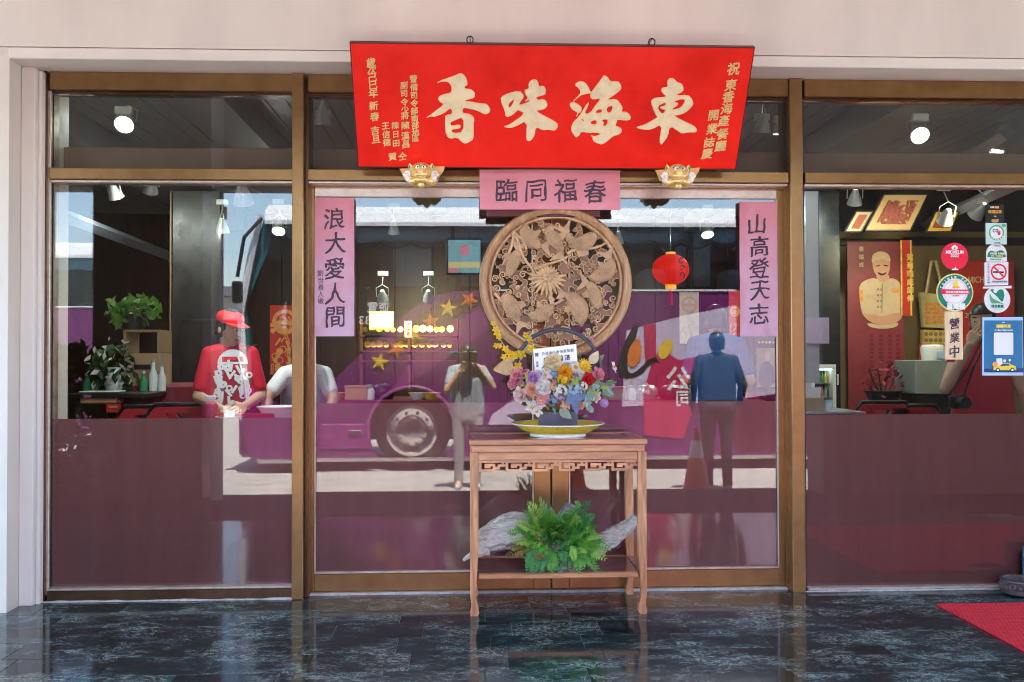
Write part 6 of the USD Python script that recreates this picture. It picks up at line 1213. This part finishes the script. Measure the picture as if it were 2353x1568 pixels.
obj('neck', ilay(ip([(605, 590), (680, 590), (690, 618), (640, 652), (598, 615)]), PY, 2), 'skin_print', pb); obj('head', ilay(ip([(572, 510), (580, 470), (640, 450), (685, 475), (692, 540), (680, 590), (645, 625), (610, 610), (580, 570)]), PY, 3), 'skin_print', pb); obj('cap', ilay(ip([(568, 500), (575, 460), (620, 440), (670, 450), (692, 490), (690, 512), (640, 490), (585, 505), (572, 525)]), PY, 4), 'cream_print', pb)
obj('face_marks', ilay(unary_union([ip([(596, 535), (622, 530), (622, 537), (598, 541)], 0), ip([(648, 530), (676, 534), (674, 541), (648, 537)], 0), ip([(608, 575), (640, 590), (668, 575), (660, 592), (635, 602), (612, 590)])]), PY, 4), 'bus_dark', pb); obj('buttons', ilay(unary_union([Point(*at(*z8(612 + 22*(k % 2), 690 + 38*(k//2)), PY)[[0, 2]]).buffer(.012) for k in range(8)] + [ip([(637, 652), (645, 652), (640, 840), (634, 840)], 0)]), PY, 2), 'tan_frame', pb)
obj('badge', ilay(unary_union([ip([(488, 695), (512, 695), (516, 770), (492, 770)], 0), ip([(700, 685), (748, 685), (748, 712), (700, 712)], 0)]), PY, 3), 'orange_print', pb); obj('writing', ilay(fit(text('蔡瑞成', .03, step=.045, vertical=True, bold=.02), *(lambda a, b: (a[0], b[0], a[1], b[1]))(at(*z8(488, 545), PY)[[0, 2]], at(*z8(520, 410), PY)[[0, 2]])), PY, 1), 'cream_print', pb)
for x in (560, 620, 680, 730): obj('small_print', ilay(unary_union([ip([(x, 985 + 28*k), (x + 26, 985 + 28*k), (x + 26, 1003 + 28*k), (x, 1003 + 28*k)], 0) for k in range(9)]), PY, 1), 'wine_cloth', pb)
rr = thing('red_ribbon', 'narrow red ribbon with gold writing right of the portrait banner', 'ribbon', at(2082, 725, PY - .02)); obj('ribbon', panel(2070, 552, 2095, 726, PY - .02, .005), 'red_print', rr); obj('gold_edge', [panel(2070.5, 552.5, 2072.5, 725.5, PY - .0265, .002), panel(2092.5, 552.5, 2094.5, 725.5, PY - .0265, .002)], 'gold_lit', rr)
obj('writing', ilay(fit(text('賀蔡瑞成師傅', .03, step=.035, vertical=True, bold=.03), at(2075, 0, PY)[0], at(2091, 0, PY)[0], at(2082, 718, PY)[2], at(2082, 560, PY)[2]), PY - .02, 1), 'gold_lit', rr)
pm('carv_cream', (.40, .25, .10), .5, var=.1); pm('carv_red', (.20, .03, .015), .5, var=.2); pm('carv_gold', (.42, .26, .03), .5)
# wooden carvings hung tilted under the ceiling
for nm, pts, lab, mt in (('a', [(2030, 450), (2126, 450), (2087, 529), (1988, 529)], 'large slanted red-and-cream carving hung under the ceiling in the right window', 'carv_cream'), ('b', [(1966, 489), (2000, 489), (1974, 532), (1942, 532)], 'small dark slanted carving left of the large one', 'tan_frame'), ('c', [(2148, 489), (2198, 489), (2180, 532), (2128, 532)], 'small yellow slanted carving right of the large one', 'carv_gold')):
    t = thing('ceiling_carving', lab, 'carved panel', at(*pts[2], 3.0)); pl = ipoly(pts, 3.0); obj('board', slab(pl, .03, (0, 3.0, 0)), mt, t); obj('edge', slab(pl.buffer(.012).difference(pl.buffer(.001)), .034, (0, 3.004, 0)), 'dark_panel', t)
    inn = pl.buffer(-.05 if nm == 'a' else -.025); b = inn.bounds; g2 = np.random.default_rng(len(nm) + ord(nm)); rel = [LineString([(x + (.03 + .02*(j % 2))*math.cos(k*1.3 + j), z + (.03 + .02*(j % 2))*math.sin(k*1.3 + j)) for k in range(4)]).buffer(.007) for j, (x, z) in enumerate(zip(g2.uniform(b[0], b[2], 70), g2.uniform(b[1], b[3], 70)))]
    obj('carved_relief', slab(unary_union(rel).intersection(inn), .012, (0, 2.969, 0)), 'carv_red' if nm != 'c' else 'carv_red', t)
pm('tote_canvas', (.66, .54, .24), .8, var=.1)
tg_ = thing('tote_bag', 'cream canvas tote bag with orange print and two handles hung on the wall', 'bag', at(2148, 740, 3.8)); obj('bag', slab(ipoly([(2115, 672), (2185, 680), (2182, 755), (2122, 752)], 3.8, 0), .05, (0, 3.85, 0)), 'tote_canvas', tg_)
obj('handle', tube([at(2128, 676, 3.79), at(2140, 600, 3.79), at(2150, 600, 3.79), at(2168, 678, 3.79)], .014, 6), 'tote_canvas', tg_); obj('print', ilay(unary_union([Point(*at(2130 + 9*(k % 5), 700 + 10*(k//5), 3.8)[[0, 2]]).buffer(.022) for k in range(25)]), 3.8), 'orange_print', tg_)
t2_ = thing('printed_bag', 'mustard printed bag hung below the tote bag', 'bag', at(2150, 840, 3.78)); obj('bag', slab(ipoly([(2120, 758), (2190, 760), (2186, 842), (2122, 842)], 3.78), .05, (0, 3.83, 0)), 'gold_lit', t2_); obj('print', ilay(unary_union([Point(*at(2128 + 11*(k % 5), 768 + 14*(k//5), 3.78)[[0, 2]]).buffer(.02) for k in range(25)]), 3.78), 'tan_frame', t2_)
rp_ = thing('award_poster', 'large red award poster on the wall behind the round stickers', 'poster', at(2255, 900, 3.75)); obj('sheet', panel(2195, 600, 2330, 835, 3.75, .01), 'red_print', rp_); obj('writing', ilay(unary_union([fit(text('MICHELIN', .05, bold=.02), at(2205, 0, 3.75)[0], at(2300, 0, 3.75)[0], at(2250, 650, 3.75)[2], at(2250, 636, 3.75)[2]), fit(text('2022', .05, bold=.02), at(2210, 0, 3.75)[0], at(2240, 0, 3.75)[0], at(2225, 735, 3.75)[2], at(2225, 715, 3.75)[2])]), 3.75), 'tote_canvas', rp_)
gb = thing('grey_cabinet', 'plain grey-green cabinet below the bags', 'cabinet', at(2150, 905, 2.6)); obj('body', panel(2104, 828, 2215, 906, 2.6, .4, .006), 'grey_green', gb); obj('base', panel(2110, 907, 2210, 1250, 2.65, .3), 'dark_panel', gb)
rcn = thing('takeout_sign', 'small red sign reading 出菜口 on the wall above the grey cabinet', 'sign', at(2133, 860, 3.6)); obj('board', panel(2113, 790, 2190, 852, 3.6, .01), 'red_print', rcn); obj('writing', ilay(fit(text('出菜口', .05, bold=.02), at(2119, 0, 3.6)[0], at(2150, 0, 3.6)[0], at(2133, 815, 3.6)[2], at(2133, 800, 3.6)[2]), 3.6), 'cream_print', rcn)
rt_ = thing('tape_roll_dispenser', 'white tissue tub with blue label on the grey cabinet', 'tub', at(2145, 828, 2.7)); obj('tub', lathe([(0, 0), (.09, 0), (.10, .10), (.085, .13), (.05, .135), (0, .11)], 24, at(2143, 828, 2.7) + [0, 0, .001]), 'porcelain', rt_, smooth=40); obj('label', bx(at(2132, 0, 2.7)[0], at(2154, 0, 2.7)[0], 2.598, 2.602, at(2143, 824, 2.7)[2], at(2143, 808, 2.7)[2]), 'st_lightblue', rt_)
pf_ = thing('flower_pot', 'dark twiggy potted plant with pink blossoms before the portrait banner', 'potted plant', at(2035, 920, 2.8)); obj('pot', lathe([(0, 0), (.10, 0), (.16, .12), (.0, .12)], 24, at(2030, 930, 2.8)), 'dark_panel', pf_, smooth=40); g = np.random.default_rng(3); obj('twigs', [tube([at(2030, 918, 2.8), at(2030 + dx_, 880, 2.8), at(2030 + dx_*1.6, 845, 2.8)], [.012, .008, .003], 5) for dx_ in (-22, -8, 6, 20)], 'dark_panel', pf_); obj('blossom', leafcloud(at(2030, 880, 2.78), .17, 120, .028, g, 1.1), 'wine_cloth', pf_, kind='stuff')
# centre back: boxes, bottles on the tables behind the doors
ctb = table_('back_table', 'dark table with pots and bowls behind the left door', 735, 1010, 922, 2.3, 3.1, 'wine_cloth'); table_('side_counter', 'dark counter with boxes behind the right door', 1380, 1760, 922, 2.6, 3.3, 'wine_cloth')
g = random.Random(17)
ct_labs = ['orange bowl', 'pale pink box', 'white jar', 'dark round pot', 'white bowl', 'yellow bowl', 'brown box', 'white bottle', 'steel pot', 'small black pot', 'white jar', 'red dish']
for k, (px, kd, mt, Y) in enumerate(((775, 'bowl', 'orange_print', 2.5), (820, 'box', 'skin_print', 2.5), (848, 'jar', 'porcelain', 2.5), (880, 'pot', 'dark_panel', 2.6), (960, 'bowl', 'porcelain', 2.5), (990, 'bowl', 'gold_lit', 2.5), (1412, 'box', 'cardboard', 2.8), (1450, 'jar', 'porcelain', 2.8), (1486, 'pot', 'steel', 2.8), (1540, 'pot', 'dark_panel', 2.8), (1590, 'jar', 'porcelain', 2.8), (1730, 'bowl', 'red_cloth', 2.8))):
    c = at(px, 922, 2.3 if px < 1100 else 2.6); z_ = c[2] + .001; x_ = at(px, 922, Y)[0]; nm = {'bowl': 'bowl', 'box': 'storage_box', 'jar': 'jar', 'pot': 'cooking_pot'}[kd]
    t = thing(nm, ct_labs[k] + [' on the table behind the left door', ' on the counter behind the right door'][px > 1100] + [', leftmost', ', second from the left', ', third from the left', ', left of the white bowl', '', ', rightmost', ' leftmost of the row', '', '', ' near the middle', ' right of the black pot', ', rightmost of the row'][k], kd, (x_, Y, z_))
    if kd == 'box': obj('body', bx(x_ - .09, x_ + .09, Y - .06, Y + .06, z_, z_ + .10, .004), mt, t); obj('lid', bx(x_ - .095, x_ + .095, Y - .065, Y + .065, z_ + .1005, z_ + .115, .003), mt, t)
    elif kd == 'jar': obj('body', lathe([(0, 0), (.045, 0), (.05, .07), (.03, .10), (0, .10)], 20, (x_, Y, z_)), mt, t, smooth=40); obj('lid', lathe([(.034, .1005), (.034, .12), (0, .125)], 20, (x_, Y, z_)), 'steel', t)
    elif kd == 'pot': obj('body', lathe([(0, 0), (.08, 0), (.10, .05), (.085, .10), (0, .10)], 24, (x_, Y, z_)), mt, t, smooth=40); obj('lid', lathe([(.088, .1005), (.06, .125), (.012, .13), (.012, .145), (0, .145)], 24, (x_, Y, z_)), mt, t, smooth=40)
    else: obj('body', lathe([(0, 0), (.04, 0), (.075, .05), (.08, .06), (.075, .06), (.038, .01), (0, .01)], 24, (x_, Y, z_)), mt, t, smooth=40); obj('foot_ring', lathe([(.04, -.0005), (.04, .006), (.034, .006)], 20, (x_, Y, z_ + .0006)), mt, t)
for k, (px, lab) in enumerate(((892, 'pale high-backed chair behind the left door, left one'), (985, 'pale high-backed chair behind the left door, right one'), (640, 'pale high-backed chair behind the white-shirted cook'))): 
    pass
# bottles and sign at far right of the doors
sgn = thing('framed_photo', 'dark framed photo of a man in black at the far right of the right door', 'picture frame', at(1755, 850, 4.0)); obj('frame', panel(1735, 775, 1785, 895, 4.0, .03), 'dark_panel', sgn); obj('sheet', panel(1739, 800, 1781, 890, 3.994, .004), 'tan_frame', sgn); obj('figure', ilay(unary_union([ipoly([(1742, 890), (1746, 840), (1757, 830), (1770, 832), (1778, 845), (1780, 890)], 3.994, 1)]), 3.994), 'bus_dark', sgn); obj('head', ilay(ipoly([(1757, 812), (1763, 806), (1770, 812), (1769, 826), (1763, 832), (1757, 825)], 3.994, 1), 3.994, 1), 'skin_print', sgn); obj('emblem', ilay(unary_union([Point(*at(1744 + 8*k, 787, 4.0)[[0, 2]]).buffer(.012) for k in range(5)]), 3.995), 'gold_lit', sgn)

pm('stool_orange', (.62, .17, .03), .45)
for nm_, lab, px0, px1, py0 in (('stool', 'orange drum stool dimly seen through the brown film, right window', 2225, 2320, 1205), ('stool', 'orange drum stool dimly seen through the brown film, left window', 113, 160, 1275)):
    a0, b0 = at(px0, 1300, .35), at(px1, 1300, .35); zt0 = at(px0, py0, .35)[2]; xc, rr_ = (a0[0]+b0[0])/2, (b0[0]-a0[0])/2
    t = thing('drum_stool', lab, 'stool', (xc, .35, 0)); obj('drum', lathe([(0, 0), (rr_*.9, 0), (rr_*.96, .02), (rr_*.96, zt0 - .03), (0, zt0 - .03)], 32, (xc, .35, 0)), 'stool_orange', t, smooth=40); obj('cushion', lathe([(rr_, zt0 - .0295), (rr_*1.04, zt0 - .015), (rr_, zt0), (0, zt0 + .006)], 32, (xc, .35, 0)), 'stool_orange', t, smooth=40)
# ------------------------------------------------------------------ people
pm('skin', (.56, .33, .22), .5, var=.05); pm('hair', (.014, .011, .010), .38, var=.3, scale=60); pm('shirt_red', (.55, .008, .03), .75, var=.12); pm('shirt_white', (.74, .74, .76), .75, var=.05); pm('shirt_blue', (.03, .11, .34), .75, var=.2); pm('shirt_grey', (.40, .44, .48), .75, var=.1); pm('trousers_pale', (.50, .48, .46), .8, var=.1); pm('trousers_dark', (.025, .028, .04), .8, var=.2); pm('cap_red', (.70, .01, .015), .65); pm('dress_red', (.50, .008, .03), .7, var=.12); pm('shoe', (.55, .55, .55), .5); pm('shoe_dark', (.03, .03, .03), .4); pm('lip', (.40, .10, .09), .5); pm('camera_black', (.012, .012, .013), .35); pm('lens_glass', (.01, .012, .03), .04)
def sph(c, r, s=(1, 1, 1), n=18): return m3.Manifold.sphere(1.0, n).scale([r*s[0], r*s[1], r*s[2]]).translate([float(x) for x in c])
def bone(p0, r0, p1, r1, n=16): return m3.Manifold.batch_hull([sph(p0, r0, n=n), sph(p1, r1, n=n)])
def hullm(*ms): return m3.Manifold.batch_hull(list(ms))
def union(ms):
    return m3.Manifold.batch_boolean(ms, m3.OpType.Add)
def rx(a): return np.array([[1, 0, 0], [0, math.cos(a), -math.sin(a)], [0, math.sin(a), math.cos(a)]])
def rz(a): return np.array([[math.cos(a), -math.sin(a), 0], [math.sin(a), math.cos(a), 0], [0, 0, 1]])
def hand(w_, d, pn, side, curl=.6, k=1.0):
    """palm, four unequal bent fingers and a thumb from the wrist w_ along d; pn: where the palm looks"""
    d = d/np.linalg.norm(d); pn = pn - d*np.dot(pn, d); pn /= np.linalg.norm(pn); s = np.cross(d, pn)*side; P = lambda a_, b_, c_: w_ + (d*a_ + s*b_ + pn*c_)*k
    ms = [hullm(sph(P(.012, .018, 0), .014*k), sph(P(.012, -.018, 0), .014*k), sph(P(.08, .034, .004), .011*k), sph(P(.08, -.032, .004), .011*k))]
    for b_, L_ in ((.031, .066), (.010, .076), (-.011, .072), (-.031, .056)):
        a_ = curl; p = [np.array([.082, b_, .004])]; dirv = np.array([1.0, b_*.8, .0])
        for j, l in enumerate((.45, .32, .27)):
            an = a_*(j + .6); p.append(p[-1] + L_*l*np.array([math.cos(an), b_*.6, math.sin(an)]))
        for j in range(3): ms.append(bone(P(*p[j]), (.0092 - .0008*j)*k, P(*p[j+1]), (.0086 - .001*j)*k, 10))
    t = [np.array([.018, .026, .004]), np.array([.045, .052, .016]), np.array([.072, .058, .032]), np.array([.092, .052, .042])]
    for j in range(3): ms.append(bone(P(*t[j]), (.013 - .0018*j)*k, P(*t[j+1]), (.0112 - .0018*j)*k, 10))
    return ms
def person(label, loc, yaw, H, arms, top, bottom, sleeve=.55, lean=0., hyaw=0., hpitch=0., hair='short', cap=None, shoe='shoe', skirt=False, group=None, women=False, legs=True):
    """faces -y when yaw = 0; arms: ((elbow, wrist, palm), (elbow, wrist, palm)) for the person's right and left, in metres for 1.70 m"""
    t = thing('person', label, 'person', loc, group); k = H/1.70; Lc = np.array(loc, float); R = rz(yaw); A = rx(lean); piv = np.array([0, 0, .93])
    up = lambda p: (A @ (np.array(p, float) - piv)) + piv
    def W(m):                                   # manifold in figure space -> trimesh in the world
        v, f, _ = meshkit.arrays(m); return trimesh.Trimesh((v*k) @ R.T + Lc, f, process=False)
    sw = .135 if women else .175
    SH = {s: up((s*sw, .0, 1.395)) for s in (-1, 1)}
    hc = up((0, -.015, 1.575)); HR = rz(hyaw) @ rx(lean*.6 + hpitch)
    hp = lambda x, y, z: hc + HR @ np.array([x, y, z])
    def hs(c, r, s, n=22):
        m = m3.Manifold.sphere(1.0, n).scale([r*s[0], r*s[1], r*s[2]]).translate([float(x) for x in c]); M4 = np.column_stack([HR, hc]); return m.transform(M4.tolist())
    skull = hullm(hs((0, .012, .03), .098, (.79, .95, .92)), hs((0, -.028, -.02), .082, (.78, .80, .9)), hs((0, -.05, -.088), .036, (1, .8, .7)))
    body = [skull, hullm(hs((0, -.098, .012), .007, (1, 1, 1), 8), hs((0, -.118, -.022), .012, (1, .8, .7), 8), hs((0, -.09, -.03), .014, (1.2, .8, .6), 8)), bone(up((0, .012, 1.36)), .062, hc + HR @ np.array([0, .005, -.07]), .052)]
    for s in (-1, 1): body.append(hs((s*.078, .012, -.012), .022, (.35, .7, 1.2), 10))
    body += [hullm(*(sph(up((s*.11, 0, 1.33)), .07) for s in (-1, 1)), *(sph(up((s*.08, .0, 1.0)), .09) for s in (-1, 1)))]
    shirt = [hullm(*(sph(SH[s] + [0, 0, .0], .058) for s in (-1, 1)), *(sph(up((s*(.085 if women else .112), -.012, 1.26)), .092) for s in (-1, 1)), sph(up((0, .01, 1.42)), .07)),
             hullm(*(sph(up((s*(.085 if women else .112), -.012, 1.26)), .092) for s in (-1, 1)), *(sph(up((s*(.075 if women else .10), -.005, 1.05)), .090) for s in (-1, 1)), *(sph((s*.105, .0, .88) if not lean else up((s*.105, 0, .9)), .10) for s in (-1, 1)))]
    for s, (el, wr, pn) in zip((-1, 1), arms):
        el, wr, pn = np.array(el, float), np.array(wr, float), np.array(pn, float); sh = SH[s]
        body += [bone(sh, .050, el, .040), bone(el, .041, wr, .027)] + hand(wr, wr - el, pn, -s)
        if sleeve <= 1: q = sh + (el - sh)*sleeve*1.25 if sleeve < .8 else el; shirt.append(bone(sh, .060, q, .056))
        if sleeve > 1: shirt += [bone(sh, .064, el, .052), bone(el, .052, el + (wr - el)*.9, .038)]
    for s in (-1, 1):
        hip, kn, an = np.array([s*.095, 0, .90]), np.array([s*.10, -.012, .49]), np.array([s*.105, .02, .085])
        body += [bone(hip, .082, kn, .052), bone(kn, .052, an, .036), bone(an, .036, np.array([s*.115, -.13, .032]), .03)]
    bp_ = obj('body', W(union(body)), 'skin', t, smooth=50)
    obj('shirt', W(union(shirt)), top, t, smooth=50)
    if skirt:
        obj('skirt', W(hullm(*(sph((s*.10, 0, .95), .10) for s in (-1, 1)), *(sph((s*.15, .0, .42), .12) for s in (-1, 1)))), top, t, smooth=50)
    else:
        tr = [hullm(*(sph((s*.095, .005, .90), .106) for s in (-1, 1)), *(sph((s*.085, .0, .82), .095) for s in (-1, 1)))]
        for s in (-1, 1): tr += [bone((s*.095, 0, .88), .095, (s*.10, -.012, .49), .064), bone((s*.10, -.012, .49), .064, (s*.105, .018, .075), .052)]
        obj('trousers', W(union(tr)), bottom, t, smooth=50)
    for s in (-1, 1): obj('shoe', W(hullm(sph((s*.105, .045, .035), .037), sph((s*.118, -.13, .028), .034), sph((s*.105, .01, .06), .04))), shoe, t, smooth=50)
    # hair: a shell round the skull, open at the face
    cut = m3.Manifold.cube([.30, .16, .30], True).translate([0, -.115, -.095]).transform(np.column_stack([HR, hc]).tolist())
    low = m3.Manifold.cube([.4, .4, .2], True).translate([0, 0, -.165 if hair != 'long' else -.38]).transform(np.column_stack([HR, hc]).tolist())
    hm = hullm(hs((0, .018, .034), .107, (.80, .97, .94)), hs((0, .055, -.03), .085, (.88, .75, 1.0)))
    if hair == 'long': hm = hm + hullm(hs((0, .05, .0), .095, (.92, .8, 1.)), hs((0, .07, -.20), .07, (1.1, .6, 1.)))
    hm = hm - cut - low
    obj('hair', W(hm), 'hair', bp_, smooth=50)
    for s in (-1, 1):
        e = obj('eye', W(hs((s*.032, -.099, .012), .0125, (1.1, .55, .55), 10)), 'shirt_white', bp_); obj('eyebrow', W(hs((s*.033, -.103, .038), .016, (1.1, .4, .25), 8)), 'hair', bp_)
        obj('pupil', W(hs((s*.031, -.105, .012), .0065, (1, .6, 1), 8)), 'hair', bp_)
    obj('mouth', W(hs((0, -.096, -.058), .021, (1.1, .35, .30), 10)), 'lip', bp_)
    if cap:
        c_ = hullm(hs((0, .015, .075), .104, (.86, 1.0, .50)), hs((0, .015, .055), .106, (.86, 1.0, .3))) + hullm(hs((0, .0, .048), .10, (.86, 1.0, .10)), hs((0, -.10, .040), .07, (1., .8, .08)))
        obj('cap', W(c_), cap, t, smooth=50)
    return t, W, hp, up, k, R, Lc
# the cook in the left window
c_ = at(527, 900, 1.0)
cook = person('young cook in red T-shirt and red cap working with both hands in the left window', (c_[0], 1.02, .0), .22, 1.60, (((-.205, -.06, 1.11), (-.045, -.25, 1.03), (.6, .0, -.5)), ((.205, -.05, 1.11), (.10, -.26, 1.05), (-.6, -.0, -.5))), 'shirt_red', 'trousers_dark', .62, .04, .7, .22, 'short', 'cap_red', women=True)
t, W_, hp, up, k_, R_, L_ = cook
# white print on the shirt
g = random.Random(6); ps = [Point(0, .20).buffer(.10).intersection(sbox(-.2, .20, .2, .4)).difference(sbox(-.07, .215, .07, .25))]
for k in range(60):
    x, z = g.uniform(-.11, .11), g.uniform(-.12, .20); ps.append(affinity.rotate(sbox(x - .009, z - .03, x + .009, z + .03) if g.random() < .6 else Point(x, z).buffer(.022, 5).difference(Point(x, z).buffer(.010, 5)), g.uniform(-40, 40)))
pr = unary_union(ps)
m_ = slab(pr, .004, (0, 0, 0)); v = m_.vertices; o_ = np.array([0.02, -.128, 1.13]); v = v + o_; v[:, 1] += .9*(v[:, 0])**2; m_.vertices = (v*k_) @ R_.T + L_
obj('shirt_print', m_, 'shirt_white', t)
obj('sash', tube((np.array([[.05, -.12, 1.40], [.09, -.14, 1.25], [.12, -.15, 1.02]])*k_) @ R_.T + L_, .006, 5), 'shirt_white', t)
# the second cook, bent over the basin behind the bronze post
c_ = at(708, 900, 1.5)
person('cook in a white T-shirt bending over the white basin, half hidden by the bronze post', (c_[0], 1.5, .0), .1, 1.62, (((-.25, -.44, 1.08), (-.24, -.54, .86), (.5, 0, -.5)), ((.20, -.44, 1.06), (.16, -.55, .84), (-.5, 0, -.5))), 'shirt_white', 'trousers_dark', .5, .85, 0, .2, 'short', None, women=True)
# man in the blue shirt, his back to the door
c_ = at(1648, 900, 2.2)
person('man in a dark blue T-shirt seen from behind through the right door', (c_[0], 2.2, 0), math.pi, 1.70, (((-.26, .03, 1.10), (-.22, -.20, 1.02), (1, 0, 0)), ((.26, .03, 1.10), (.22, -.20, 1.02), (-1, 0, 0))), 'shirt_blue', 'trousers_dark', .6, .05)
# woman in red at the right edge
c_ = at(2258, 900, .75)
wm, W_, hp, up, k_, R_, L_ = person('woman in a red dress raising one hand to her face behind the blue poster', (c_[0], .75, 0), -.35, 1.63, (((-.24, -.10, 1.13), (-.10, -.17, 1.42), (.4, .3, .2)), ((.26, .02, 1.10), (.28, -.05, .86), (-1, 0, 0))), 'dress_red', 'dress_red', .25, 0, -.3, .1, 'long', None, skirt=True, women=True)
pc = thing('hanging_camera', 'black camera hanging on a strap in front of the woman in red', 'camera', at(2205, 925, .62)); q = at(2203, 925, .62); obj('camera_body', bx(q[0] - .055, q[0] + .055, .60, .66, q[2] - .04, q[2] + .045, .01), 'camera_black', pc); obj('camera_lens', lathe([(.038, 0), (.036, .07), (0, .07)], 20, (q[0], .60, q[2]), 'y'), 'camera_black', pc); obj('strap', [tube([q + [-.05, .03, .04], at(2222, 850, .66), at(2262, 770, .70)], .006, 5), tube([q + [.05, .03, .04], at(2235, 850, .66), at(2272, 770, .72)], .006, 5)], 'camera_black', pc)
# the photographer, mirrored in the left door
ph, W_, hp, up, k_, R_, L_ = person('photographer in grey shirt and pale trousers holding up a camera, mirrored in the left door', (-.03, -5.50, -.2), math.pi, 1.63, (((-.30, -.08, 1.20), (-.14, -.10, 1.42), (1, 0, .3)), ((.24, -.14, 1.16), (.09, -.15, 1.38), (-.4, -.3, .8))), 'shirt_grey', 'trousers_pale', .5, .02, 0, 0, 'long')
cm_ = thing('photo_camera', 'black camera held up to the photographer face, mirrored in the glass', 'camera', (0, -5.33, 1.30)); obj('camera_body', bx(-.085, .085, -5.40, -5.345, 1.235, 1.355, .014), 'camera_black', cm_); obj('viewfinder', bx(-.03, .03, -5.39, -5.345, 1.3555, 1.385, .006), 'camera_black', cm_)
ln_ = lathe([(.055, 0), (.055, .06), (.05, .063), (.045, .055), (0, .05)], 28, (0, 0, 0), 'y'); ln_.vertices[:, 1] *= -1; ln_.vertices += [0, -5.3445, 1.295]; obj('camera_lens', ln_, 'camera_black', cm_)
# passer-by on the road, mirrored behind the man in blue
person('passer-by in dark clothes standing on the road, mirrored in the right door', (2.74, -5.15, -.2), 0.0, 1.76, (((-.27, .03, 1.13), (-.26, -.06, .90), (1, 0, 0)), ((.27, .03, 1.13), (.26, -.06, .90), (-1, 0, 0))), 'trousers_dark', 'trousers_dark', 1.2, 0)
